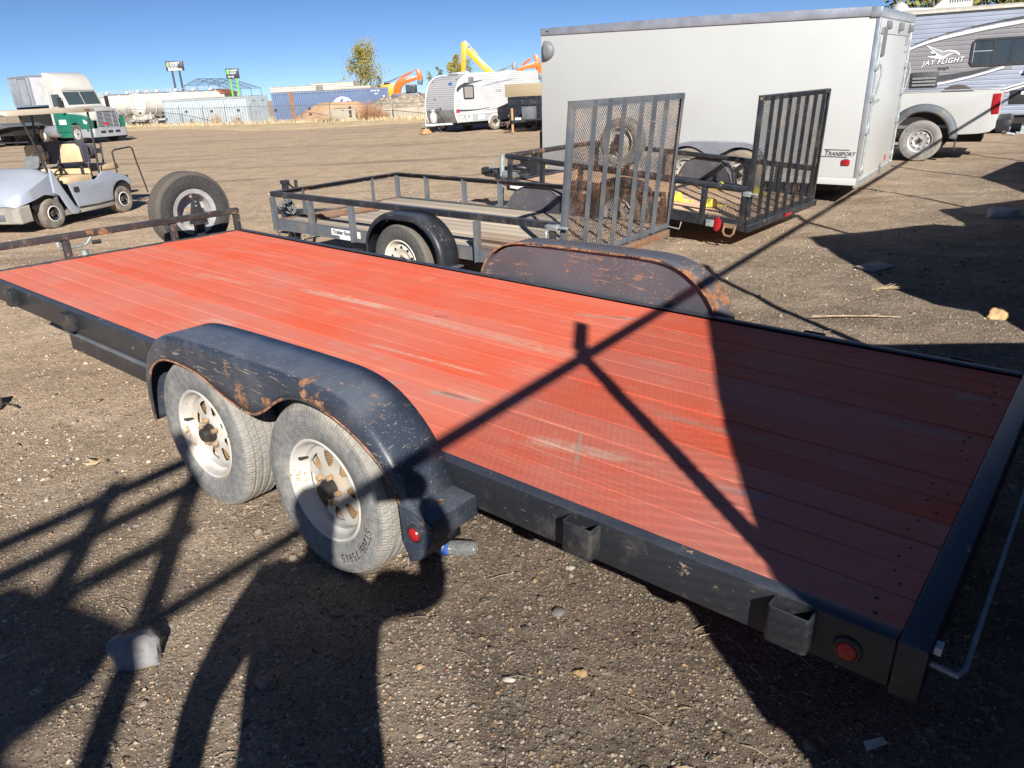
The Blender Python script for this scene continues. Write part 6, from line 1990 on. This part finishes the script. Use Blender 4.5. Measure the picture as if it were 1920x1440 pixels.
def bush(label, x, y, h, w, mat, n, seed, name='bush'):
    b = thing(name, label, 'bush', (x, y, 0))
    rg = random.Random(seed)
    mb = MB()
    for i in range(n):
        a = rg.uniform(0, 2 * PI)
        r = w * rg.random() ** .7
        L = h * rg.uniform(.5, 1.05) * (1 - .35 * r / w)
        bx_, by_ = r * .4 * math.cos(a), r * .4 * math.sin(a)
        mb.tube([(bx_, by_, 0), (bx_ + math.cos(a) * r * .3, by_ + math.sin(a) * r * .3, L * .6), (bx_ + math.cos(a) * r * .6 + rg.gauss(0, .05), by_ + math.sin(a) * r * .6, L)], [.012, .008, .003], 3)
        for q in range(4):
            f = rg.uniform(.3, 1)
            c = Vector((bx_ + math.cos(a) * r * .6 * f, by_ + math.sin(a) * r * .6 * f, L * f))
            d = Vector((rg.gauss(0, .08), rg.gauss(0, .08), rg.uniform(.04, .14)))
            mb.tube([c, c + d], [.006, .002], 3)
    mb.build('stems', mat, b, smooth=0)
    return b


M['dry_bush'] = plain('dry_brown_stem', (.36, .20, .11), .9, 0, .3, 3, bump=0)
M['pale_bush'] = plain('pale_dry_stem', (.40, .28, .18), .9, 0, .3, 3, bump=0)
bush('large dry brown tumbleweed bush at the end of the low concrete wall', -8.6, 52.6, 1.55, 1.0, M['dry_bush'], 260, 1, 'dry_bush')
bush('second dry brown bush against the tan concrete wall', -7.8, 52.3, .95, .75, M['dry_bush'], 150, 2, 'dry_bush')
bush('pale dry bush at the fence before the pale container', -20.9, 58.6, 1.3, .6, M['pale_bush'], 70, 3, 'dry_bush')
bush('pale dry bush before the container doors', -19.0, 57.3, .95, .55, M['pale_bush'], 60, 4, 'dry_bush')
bush('short yellow dry bush at the blue container end', -16.0, 55.9, .75, .35, M['dry_grass'], 60, 5, 'dry_bush')
bush('low green weed clump at the fence post before the sand', -11.2, 52.4, .42, .9, M['weed'], 120, 6, 'weed_clump')
bush('smaller green weed clump at the foot of the sand pile', -14.3, 54.3, .35, .4, M['weed'], 50, 7, 'weed_clump')
bush('thin dry stalks by the fence before the long pale container side', -23.6, 61.0, .9, .25, M['pale_bush'], 18, 8, 'dry_bush')

# ------------------------------------------------------------------ construction machines on the rise beyond
M['orange'] = plain('excavator_orange', (.78, .14, .02), .4, 0, .08, 1.5, (.4, .2, .1), .04)
M['cat_yellow'] = plain('machine_yellow', (.74, .36, .02), .4, 0, .08, 1.5, (.4, .25, .1), .04)
M['steel_dark'] = plain('dark_machine_steel', (.13, .15, .18), .5, .2, .15, 2)


def excavator(name, label, x0, y, z0, boom, stick, cyl, bucket, mat, cab=None, house=None, depth=.42):
    b = thing(name, label, 'excavator', (x0, y, z0))
    L = lambda pts: [(p[0] - x0, p[1] - z0) for p in pts]
    MB().extr(L(boom), -depth / 2, depth / 2).build('boom', mat, b, bevel=.02)
    if stick:
        MB().extr(L(stick), -depth * .38, depth * .38).build('stick', mat, b, bevel=.02)
    if cyl:
        c = L(cyl)
        MB().tube([(c[0][0], 0, c[0][1]), (c[1][0], 0, c[1][1])], .085, 10).build('cylinder', mat, b)
        MB().tube([(c[1][0], 0, c[1][1]), (c[2][0], 0, c[2][1])], .04, 8).build('piston_rod', M['alu_bright'], b)
    if bucket:
        MB().extr(L(bucket), -.4, .4).build('bucket', M['steel_dark'], b, bevel=.02)
    if cab:
        x, z, w, h = cab
        k = MB().box(x - x0, x - x0 + w, -.55, .5, z - z0, z - z0 + h).build('cab', M['plastic_black'], b, bevel=.05)
        MB().box(x - x0 + .08, x - x0 + w * .45, -.56, -.552, z - z0 + .12, z - z0 + h - .08).build('window', M['glass_blue'], k)
        MB().box(x - x0 + w * .52, x - x0 + w - .08, -.56, -.552, z - z0 + .05, z - z0 + h - .08).build('window', M['glass_blue'], k)
    if house:
        MB().extr(L(house), .2, 2.0).build('house', mat, b, bevel=.06)
        xs = [p[0] - x0 for p in house]
        for yy in (-.5, 1.2):
            MB().extr([(min(xs), 0), (max(xs), 0), (max(xs) + .15, .28), (max(xs) - .1, .5), (min(xs) + .1, .5), (min(xs) - .15, .28)], yy, yy + .5, lambda q: (q[0], q[1], q[2] - .02)).build('track', M['steel_dark'], b, bevel=.05)
    return b


e1 = excavator('excavator', 'orange excavator with folded arm at the end of the blue container', -7.6, 62, 1.2, [(-8.07, 1.67), (-7.98, 2.21), (-7.62, 2.68), (-7.33, 2.79), (-6.09, 2.86), (-6.07, 2.64), (-7.1, 2.33), (-7.4, 2.12), (-7.59, 1.65)], [(-6.24, 3.37), (-6.04, 3.36), (-5.85, 3.2), (-5.68, 2.75), (-5.89, 2.37), (-6.11, 2.61)], [(-7.4, 2.83), (-6.54, 3.17), (-6.2, 3.32)], [(-6.11, 2.55), (-5.72, 2.62), (-5.83, 2.2), (-6.14, 2.28)], M['orange'], (-7.05, 1.64, .78, .62), [(-8.2, 1.35), (-6.1, 1.35), (-6.1, 1.62), (-7.1, 1.72), (-8.2, 1.72)])
lettering('HITACHI', .16, M['decal_white'], e1, Matrix.Translation((.62, -.222, 1.40)) @ Matrix.Rotation(PI / 2, 4, 'X') @ Matrix.Rotation(R(13), 4, 'Z'))
excavator('excavator', 'orange excavator rising above the black dump trailer by the white enclosed trailer', 1.6, 60, 1.0, [(1.46, 1.5), (1.46, 2.14), (1.44, 2.86), (1.72, 3.05), (2.9, 3.41), (3.17, 3.39), (3.11, 2.99), (2.11, 2.93), (1.88, 2.74), (1.80, 2.13), (1.82, 1.5)], [(2.86, 3.89), (3.08, 3.88), (3.34, 3.39), (3.42, 2.52), (3.04, 2.58), (2.89, 3.31)], [(1.95, 3.22), (2.57, 3.62), (2.92, 3.84)], [(3.05, 2.6), (3.5, 2.6), (3.45, 2.1), (3.1, 2.2)], M['orange'], None, [(1.2, 1.2), (3.4, 1.2), (3.4, 1.6), (1.2, 1.6)])
excavator('excavator', 'yellow long reach boom folded high above the small white travel trailer', -2.2, 75, .8, [(-2.58, 5.16), (-2.39, 5.27), (-.16, 3.12), (.4, 1.6), (-.5, 1.6), (-.95, 3.0), (-2.67, 4.77)], [(-3.26, 3.37), (-3.12, 5.75), (-2.71, 5.9), (-2.43, 5.6), (-2.58, 5.16), (-2.89, 3.36), (-2.95, 2.4), (-3.2, 2.4)], [(-1.69, 4.67), (-2.1, 5.15), (-2.5, 5.68)], None, M['cat_yellow'], None, [(-.8, .95), (1.2, .95), (1.2, 1.7), (-.8, 1.7)])
excavator('excavator', 'yellow machine with black boom just behind the orange excavator', -9.0, 66, .8, [(-9.3, 2.55), (-8.86, 2.57), (-8.0, 2.88), (-7.5, 3.0), (-7.5, 3.07), (-8.05, 2.98), (-8.9, 2.66), (-9.3, 2.62)], None, None, None, M['steel_dark'], None, [(-9.69, 2.30), (-9.34, 2.55), (-8.43, 2.48), (-8.37, 1.66), (-8.7, 1.2), (-9.5, 1.2)], .2)
for o in bpy.data.objects:
    if o.name.startswith('house') and o.parent and o.parent.location.x == -9.0:
        o.data.materials[0] = M['cat_yellow']
excavator('excavator', 'grey excavator arm showing between the yellow boom and an orange excavator', .9, 66, .8, [(.06, 2.92), (.06, 2.99), (1.30, 3.50), (1.37, 3.42), (.5, 3.02), (.48, 2.92)], [(1.3, 3.58), (1.45, 3.62), (1.67, 3.54), (1.80, 2.97), (1.6, 2.2), (1.25, 2.2), (1.27, 2.82)], None, None, M['steel_dark'], None, [(.2, 1.0), (2.2, 1.0), (2.2, 2.0), (.2, 2.0)], .3)
cvb = thing('conveyor', 'dark steel conveyor slanting down behind the tan side boards of the dump trailer', 'conveyor', (0, 60, 0))
MB().extr([(1.93, 2.60), (2.1, 2.83), (3.9, 2.30), (3.9, 2.05)], 1.0, 1.6).build('conveyor_frame', M['steel_dark'], cvb, bevel=.02)
for k in range(3):
    MB().bar((2.2 + .6 * k, 1.3, .2), (2.2 + .6 * k, 1.3, 2.4 - .15 * k), .08).build('support_leg', M['steel_dark'], cvb)


# ------------------------------------------------------------------ tall signs and the steel frame behind
def pole_sign(label, x, y, zb, zt, w, depth, pole_mat, px, green, yaw, texts):
    b = thing('pole_sign', label, 'sign', (x, y, 0), (0, 0, R(yaw)))
    MB().box(-w / 2, w / 2, 0, depth, zb, zt).build('sign_box', M['sign_black'], b, bevel=.02)
    for p_ in px:
        MB().tube([(p_, depth / 2, 0), (p_, depth / 2, zb + .02)], .09, 10).build('pole', pole_mat, b)
    h = zt - zb
    lf = MB().extr([(-w / 2 + .08, zb + h * .42), (-w / 2 + .30, zb + h * .42), (-w / 2 + .34, zb + h * .92), (-w / 2 + .06, zb + h * .88)], -.012, -.002).build('emblem', green, b)
    for s_, z_, hh in texts:
        lettering(s_, hh, M['decal_white'], b, face_mat(-.004, -w / 2 + .38 if z_ > .35 else -w / 2 + .14, zb + h * z_), bold=.004)
    return b


M['sign_black'] = plain('sign_black', (.03, .035, .05), .5, 0, .1, 3)
M['pole_dark'] = plain('dark_pole', (.07, .075, .09), .5, .2, .1, 3)
M['pole_green'] = plain('bright_green_pole', (.16, .55, .10), .5, 0, .1, 3)
M['olive'] = plain('olive_emblem', (.30, .34, .12), .5, 0, .1, 3)
s1 = pole_sign('dark roadside sign on two black poles with olive emblem and pale lower strip', -29.75, 75, 4.58, 5.42, 1.55, .25, M['pole_dark'], (-.32, .32), M['olive'], 8, (('DESSERT', .70, .22), ('EQUIP', .46, .24), ('TRAILERS', .20, .22)))
MB().box(-.62, .62, -.010, -.002, 4.60, 4.76).build('lower_strip', M['jay_roof'], s1)
pole_sign('dark roadside sign on two bright green poles with green emblem', -24.55, 75, 3.68, 4.56, 1.15, .25, M['pole_green'], (-.30, .30), M['pole_green'], 8, (('DESSERT', .70, .17), ('EQUIP', .45, .18), ('303 555', .12, .17)))
fr = thing('steel_frame_building', 'bare grey steel frame of a gabled building under construction on the skyline', 'building frame', (0, 110, 0))
xa, za = -42.82, 4.03
for dx, dy, dz in ((0, 0, 0), (.55, 3, .02), (1.1, 6, .04), (1.65, 9, .06)):
    mb = MB()
    mb.tube([(xa + dx, dy, 0), (xa + dx, dy, za + dz), (-40.96 + dx, dy, 4.8 + dz), (-36.78 + dx, dy, 3.30 + dz), (-36.78 + dx, dy, 0)], .055, 5)
    mb.build('portal_frame', M['steel_dark'], fr)
for f in np.linspace(0, 1, 6):
    x, z = xa + (-40.96 - xa) * f, za + (4.8 - za) * f
    MB().tube([(x, 0, z), (x + 1.65, 9, z + .06)], .03, 4).build('purlin', M['steel_dark'], fr)
for f in np.linspace(0, 1, 9):
    x, z = -40.96 + 4.18 * f, 4.8 - 1.5 * f
    MB().tube([(x, 0, z), (x + 1.65, 9, z + .06)], .03, 4).build('purlin', M['steel_dark'], fr)
hs = thing('house', 'red brown gable roof of a low house showing above the pale container', 'house', (-36.6, 100, 0))
MB().box(0, 2.4, 0, 5, 0, 2.7).build('wall', M['jay_roof'], hs)
M['roof_red'] = plain('red_brown_roof', (.26, .10, .055), .8, 0, .15, 2)
MB().extr([(-.3, 2.7), (.87, 3.3), (2.15, 3.02), (2.7, 2.7)], -.2, 5.2).build('roof', M['roof_red'], hs)

# ------------------------------------------------------------------ stones and litter near the camera
def rock(label, x, y, s, sc, mat, seed, cat='rock', name='rock', z=None, yaw=0):
    bm = bmesh.new()
    bmesh.ops.create_icosphere(bm, subdivisions=4, radius=1)
    rg = np.random.default_rng(seed)
    dirs = rg.normal(size=(9, 3))
    dirs /= np.linalg.norm(dirs, axis=1)[:, None]
    offs = rg.uniform(.70, .95, 9)
    for v_ in bm.verts:
        p = np.array(v_.co)
        for d, o in zip(dirs, offs):
            e = p @ d - o
            if e > 0:
                p = p - d * e * .9
        vv = Vector(p)
        p = p * (1 + .22 * mnoise.noise(vv * 1.3 + Vector((seed, 0, 0))) + .10 * mnoise.noise(vv * 3.1 + Vector((0, seed, 0))) + .045 * mnoise.noise(vv * 8))
        v_.co = Vector((p[0] * sc[0] * s, p[1] * sc[1] * s, p[2] * sc[2] * s))
    me = bpy.data.meshes.new(name)
    bm.to_mesh(me)
    bm.free()
    me.polygons.foreach_set('use_smooth', [True] * len(me.polygons))
    me.set_sharp_from_angle(angle=R(32))
    me.materials.append(mat)
    o = bpy.data.objects.new(name, me)
    COL.objects.link(o)
    o.location = (x, y, float(ground_z(x, y)) + (sc[2] * s * .12 if z is None else z))
    o.rotation_euler = (0, 0, yaw)
    return tag(o, label, cat)


M['rock_grey'] = plain('grey_granite', (.22, .215, .22), .85, 0, .22, 9, (.13, .11, .1), .2, .5)
M['rock_pale'] = plain('pale_limestone', (.42, .40, .37), .85, 0, .15, 9, (.3, .25, .2), .1, .4)
M['rock_tan'] = plain('tan_sandstone', (.48, .32, .16), .85, 0, .2, 9, (.3, .2, .1), .1, .4)
M['rock_pink'] = plain('pinkish_stone', (.25, .17, .14), .85, 0, .2, 9, None, 0, .4)
rock('large pointed grey rock lying in the shadow by the front wheel', -1.285, 1.965, .086, (1.15, .85, 1.0), M['rock_grey'], 3)
rock('pale rounded rock in the big shadow far beyond the deck', 5.97, 8.85, .17, (1.25, .9, .55), M['rock_pale'], 4)
rock('tan stone at the edge of the shadow beside the deck', 3.54, 5.08, .075, (1.1, .9, .9), M['rock_tan'], 5)
rock('reddish triangular stone in the photographer shadow', -.815, 1.80, .030, (1.0, .8, .75), M['rock_pink'], 6)
rock('flat round brown pebble in the shadow under the rear wheel, bigger of two', -.655, 2.13, .026, (1.1, .9, .5), M['rock_pink'], 7, 'pebble', 'pebble')
rock('flat round brown pebble beside the bigger one below the rear wheel', -.575, 2.125, .019, (1.1, .9, .5), M['rock_pink'], 8, 'pebble', 'pebble')
rock('small pale stone inside the big shadow beyond the deck corner', 4.62, 5.95, .06, (1.1, .8, .7), M['rock_pale'], 9)
rock('white pebble on sunlit gravel below the rail, near the stake pockets', .185, 2.33, .016, (1.1, .9, .7), M['rock_pale'], 10, 'pebble', 'pebble')
rock('orange tan pebble standing alone on the sunlit gravel', .165, 1.78, .020, (1.2, .9, .6), M['rock_tan'], 12, 'pebble', 'pebble')
M['paperboard'] = plain('grey_cardboard', (.34, .30, .27), .8, 0, .1, 5)
bd = thing('board', 'flat grey square of board lying in the shadow beyond the deck', 'board', (3.39, 6.65, .012), (R(3), R(-2), R(25)))
MB().box(-.14, .14, -.10, .10, 0, .012).build('sheet', M['paperboard'], bd, bevel=.002)
tw = thing('twig', 'pale bare twig on the sunlit gravel beyond the deck', 'twig', (2.55, 5.2, .012), (0, 0, R(-8)))
MB().tube([(-.30, .02, 0), (-.1, .0, .01), (.12, .01, .004), (.32, -.01, .0)], [.006, .006, .005, .003], 5).tube([(.12, .01, .004), (.19, .05, .01)], [.004, .002], 4).build('stem', M['straw'], tw)
gt = thing('straw_clump', 'pale straw clump at the shadow edge beyond the deck', 'straw', (3.1, 5.95, .0))
mb = MB()
for k in range(16):
    a = random.uniform(-.5, .5)
    mb.tube([(random.uniform(-.1, .1), random.uniform(-.03, .03), .005), (.25 * math.cos(a), .2 * math.sin(a), random.uniform(.01, .05)), (.42 * math.cos(a), .35 * math.sin(a), .01)], .0022, 3)
mb.build('stalks', M['straw'], gt)
M['leaf_tan'] = plain('dead_leaf', (.50, .36, .22), .7, 0, .15, 20)


def leaf(label, x, y, s, yaw, seed):
    rg = random.Random(seed)
    out = []
    for k in range(18):
        a = 2 * PI * k / 18
        r = s * (1 + .35 * math.cos(3 * a + .4)) * rg.uniform(.75, 1.1)
        out.append((r * math.cos(a), r * .62 * math.sin(a), .004 + .25 * s * math.sin(a * 2) ** 2))
    mb = MB()
    mb.add([(0, 0, .006)] + out, [(0, 1 + k, 1 + (k + 1) % 18) for k in range(18)])
    o = mb.build('dead_leaf', M['leaf_tan'], None, smooth=60, solid=.0008)
    o.location = (x, y, float(ground_z(x, y)) + .008)
    o.rotation_euler = (.1, .1, yaw)
    return tag(o, label, 'leaf')


leaf('curled tan dead leaf on the sunlit gravel in front of the fender', -2.18, 3.45, .055, .3, 1)
leaf('small brown dead leaf on the gravel near the ramp box', -2.6, 4.3, .035, 1.3, 2)
pe = thing('wood_stake', 'cream end of a wooden stake lying on the gravel beside the ramp box', 'wood stake', (-3.17, 4.26, .05), (0, 0, R(200)))
MB().box(0, .9, -.045, .045, -.04, .045).build('stake', M['jay_roof'], pe, bevel=.004)
MB().tube([(-.02, .0, -.02), (-.07, .02, -.03), (-.10, .05, -.045)], .006, 5).build('wire_end', M['plastic_black'], pe)
pp = thing('paper_scrap', 'small white scrap lying in the dark shadow behind the deck corner', 'litter', (.93, 1.47, .012), (.1, 0, .3))
MB().add([(-.035, -.01, 0), (.03, -.012, .006), (.035, .012, 0), (-.03, .014, .008)], [(0, 1, 2, 3)]).build('scrap', M['decal_white'], pp, smooth=0, solid=.001)

# crushed water bottle
btl = thing('water_bottle', 'clear ribbed plastic water bottle with blue label lying below the fender step', 'bottle', (-.265, 2.455, .036), (0, 0, R(-6)))
t = NT('clear_plastic')
t.b.inputs['Transmission Weight'].default_value = .85
t.b.inputs['IOR'].default_value = 1.25
M['clear'] = t.out((.88, .90, .90, 1), .12, 0.0, None, .6)
prof_b = [(.0001, -.098), (.012, -.098), (.0135, -.095), (.0135, -.080), (.016, -.078), (.022, -.066), (.030, -.052), (.0315, -.045), (.0315, -.012)]
for k in range(8):
    xx = -.008 + k * .011
    prof_b += [(.0300, xx), (.0322, xx + .005)]
prof_b += [(.0310, .088), (.027, .096), (.0001, .093)]
crush = lambda q: (q[0] * (1 + .06 * math.sin(q[1] * 60)), q[1], q[2] * (.82 + .12 * math.sin(q[1] * 28 + 1)))
mb = MB().lathe(prof_b, 28)
mb.v = [crush(q) for q in mb.v]
mb.xf(Matrix.Rotation(R(-90), 4, 'Z'))
mb.build('bottle', M['clear'], btl, smooth=40, solid=.0006)
mb = MB().lathe([(.0322, -.044), (.0325, -.013)], 28)
mb.v = [crush(q) for q in mb.v]
mb.xf(Matrix.Rotation(R(-90), 4, 'Z'))
lb_ = mb.build('label', M['decal_blue'], btl, smooth=40)
mb = MB().lathe([(.0328, -.038), (.0328, -.030)], 28, None, lambda i, a, r: a < 4.2)
mb.v = [crush(q) for q in mb.v]
mb.xf(Matrix.Rotation(R(-90), 4, 'Z'))
mb.build('label_band', M['decal_white'], lb_)
mb = MB().lathe([(.0328, -.026), (.0328, -.018)], 28, None, lambda i, a, r: 2.2 < a < 5.0)
mb.v = [crush(q) for q in mb.v]
mb.xf(Matrix.Rotation(R(-90), 4, 'Z'))
mb.build('label_band', plain('green_print', (.05, .35, .2), .5), lb_)
MB().lathe([(.0001, -.104), (.0145, -.104), (.015, -.092), (.0145, -.084)], 20, Matrix.Rotation(R(-90), 4, 'Z')).build('cap', M['decal_white'], btl)

# ------------------------------------------------------------------ unseen rack added behind the photographer, shaped to throw the long shadows
A0 = Vector((.494, -1.141, 0))
DV = Vector((9.187, 12.676, 0)).normalized()
NV = Vector((-DV.y, DV.x, 0))
rk = thing('shadow_rack', 'long dark steel storage rack with gabled side panels standing behind the photographer', 'rack', A0, (0, 0, math.atan2(DV.y, DV.x)))
MB().box(-1.65, 23.0, -.024, .024, 2.484, 2.526).build('top_rail', M['black'], rk, bevel=.006)
for s in (1.09, 4.12, 7.2, 10.3, 13.4, 16.5, 19.6):
    p_ = MB().box(s - .024, s + .024, .037, .085, 1.0 if s < 9 else 0, 2.50)
    p_.bar((s + .02, .068, 2.50), (s + .22, .068, 2.66), .05)
    p_.build('post', M['black'], rk, bevel=.004)
for i, pl in enumerate(([(1.00, 0), (1.00, 1.38), (.93, 1.6), (1.15, 1.77), (1.48, 1.99), (2.18, 2.36), (4.05, 1.41), (5.38, .74), (5.45, 0)], [(5.46, 0), (5.50, .74), (5.75, .9), (5.52, 1.19), (5.56, 1.57), (6.39, 2.36), (8.58, 1.56), (8.85, 1.33), (9.0, 1.34), (9.58, 1.62), (11.7, .93), (11.8, .1)], [(11.9, .1), (11.9, .9), (13.2, 1.5), (16.2, 1.2), (17.0, .1)])):
    MB().extr(pl, -.06 - .01 * i, -.04 - .01 * i).build('shadow_panel', M['black'], rk)  # added panels, outlines worked back from the shadows they cast
for z, a, b in ((3.27, -3.2, -1.42), (3.08, -3.2, -1.42), (2.83, -3.2, -1.42)):
    MB().box(a, b, -.03, .03, z - .028, z + .028).build('head_rail', M['black'], rk, bevel=.004)
for s in (-1.45, -1.96, -3.2):
    MB().box(s - .04, s + .04, .031, .09, 0, 3.30).build('post', M['black'], rk, bevel=.004)
MB().extr([(-3.2, .1), (-3.2, 3.1), (-2.28, 3.04), (-1.86, 2.76), (-1.63, 2.59), (-1.68, 2.45), (-1.9, 2.42), (-1.78, 2.32), (-1.75, 1.5), (-1.9, .1)], -.06, -.035).build('shadow_head_panel', M['black'], rk)  # added sheet, cut to the outline of its shadow

mesh_panel(rk, [(-.1, -.012, .9), (2.25, -.012, .9), (2.25, -.012, 2.47), (-.1, -.012, 2.47)], (.056, .035), M['black_rusty'], th=.0012, wd=.0030)

# the photographer
M['jacket'] = plain('dark_work_jacket', (.05, .055, .07), .8, 0, .15, 8)
M['skin'] = plain('skin', (.50, .32, .24), .55, 0, .06, 12)
M['denim'] = plain('dark_denim', (.05, .07, .12), .85, 0, .2, 20)
ph_ = thing('person', 'person in a dark jacket and jeans holding up a phone to take the picture', 'person', (0, 0, 0))


def skin_chain(name, pts, edges, mat, parent, root=0, sub=2):
    me = bpy.data.meshes.new(name)
    me.from_pydata([p[:3] for p in pts], edges, [])
    o = bpy.data.objects.new(name, me)
    COL.objects.link(o)
    o.parent = parent
    md = o.modifiers.new('skin', 'SKIN')
    for v_, p in zip(me.skin_vertices[0].data, pts):
        r = p[3]
        v_.radius = (r, p[4] if len(p) > 4 else r)
    me.skin_vertices[0].data[root].use_root = True
    md.use_smooth_shade = True
    s_ = o.modifiers.new('sub', 'SUBSURF')
    s_.levels = s_.render_levels = sub
    me.materials.append(mat)
    return o


OY = -.42
pts = [(-.19, OY, 1.00, .19, .14), (-.19, OY, 1.22, .19, .13), (-.19, OY + .01, 1.42, .22, .13), (-.19, OY, 1.56, .13, .10), (-.18, OY + .02, 1.62, .058), (-.18, OY + .05, 1.74, .085, .10), (-.18, OY + .05, 1.83, .075, .09),
       (-.40, OY, 1.51, .095), (-.54, OY + .02, 1.22, .062), (-.56, OY + .10, 1.00, .048), (-.555, OY + .13, .92, .042),
       (.03, OY, 1.50, .09), (.22, OY + .12, 1.42, .065), (.20, OY + .30, 1.60, .048), (.155, OY + .37, 1.68, .040),
       (-.30, OY, .86, .115), (-.31, OY + .02, .50, .082), (-.31, OY - .02, .12, .055), (-.31, OY + .12, .05, .045),
       (-.08, OY, .86, .115), (-.06, OY + .02, .50, .082), (-.05, OY - .02, .12, .055), (-.04, OY + .12, .05, .045)]
ed_ = [(0, 1), (1, 2), (2, 3), (3, 4), (4, 5), (5, 6), (2, 7), (7, 8), (8, 9), (9, 10), (2, 11), (11, 12), (12, 13), (13, 14), (0, 15), (15, 16), (16, 17), (17, 18), (0, 19), (19, 20), (20, 21), (21, 22)]
bd_ = skin_chain('body', pts, ed_, M['jacket'], ph_)
lg = skin_chain('jeans', [(-.19, OY, .98, .195, .145), (-.30, OY, .86, .122), (-.31, OY + .02, .50, .090), (-.31, OY - .02, .14, .068), (-.08, OY, .86, .122), (-.06, OY + .02, .50, .090), (-.05, OY - .02, .14, .068)], [(0, 1), (1, 2), (2, 3), (0, 4), (4, 5), (5, 6)], M['denim'], ph_)
hd_ = MB()
hd_.lathe([(.0001, -.125), (.045, -.118), (.066, -.08), (.076, -.03), (.083, .03), (.080, .07), (.062, .105), (.03, .123), (.0001, .127)], 24, Matrix.Translation((-.18, OY + .055, 1.775)) @ Matrix.Rotation(R(90), 4, 'X') @ Matrix.Diagonal((1, 1, 1.2, 1)))
hd_.build('head', M['skin'], ph_)
MB().lathe([(.088, .03), (.087, .07), (.068, .11), (.03, .131), (.0001, .135)], 24, Matrix.Translation((-.18, OY + .05, 1.775)) @ Matrix.Rotation(R(90), 4, 'X') @ Matrix.Diagonal((1, 1, 1.22, 1))).build('cap', M['denim'], ph_)
hand = [(.155, OY + .37, 1.68, .032), (.13, OY + .385, 1.71, .034, .02)]
he = [(0, 1)]
for k, (dx, dz, L) in enumerate(((.035, .035, .06), (.02, .045, .065), (.0, .045, .06), (-.02, .035, .05), (-.03, -.02, .045))):
    i0 = len(hand)
    bx_, bz_ = .13 + dx * .7, 1.715 + dz * .6
    hand += [(bx_, OY + .395, bz_, .011), (bx_ - L * .35, OY + .405, bz_ + .015, .010), (bx_ - L * .7, OY + .40, bz_ + .01, .009)]
    he += [(1, i0), (i0, i0 + 1), (i0 + 1, i0 + 2)]
skin_chain('hand', hand, he, M['skin'], ph_, 0, 2)
h2 = [(-.555, OY + .13, .92, .03), (-.555, OY + .15, .87, .035, .02)]
he = [(0, 1)]
for k, (dy, L) in enumerate(((-.03, .07), (-.01, .08), (.01, .075), (.03, .06), (.045, .05))):
    i0 = len(h2)
    h2 += [(-.555, OY + .15 + dy, .83 if k < 4 else .87, .011), (-.55, OY + .16 + dy, .83 - L * .5, .010), (-.535, OY + .165 + dy, .83 - L, .008)]
    he += [(1, i0), (i0, i0 + 1), (i0 + 1, i0 + 2)]
skin_chain('hand', h2, he, M['skin'], ph_, 0, 2)
phn = thing('phone', 'black phone held level in the raised hand of the person', 'phone', (.068, -.028, 1.70), (-PITCH, R(-2.9), 0))
MB().box(-.082, .082, -.006, .004, -.039, .039).build('case', M['plastic_black'], phn, bevel=.003)
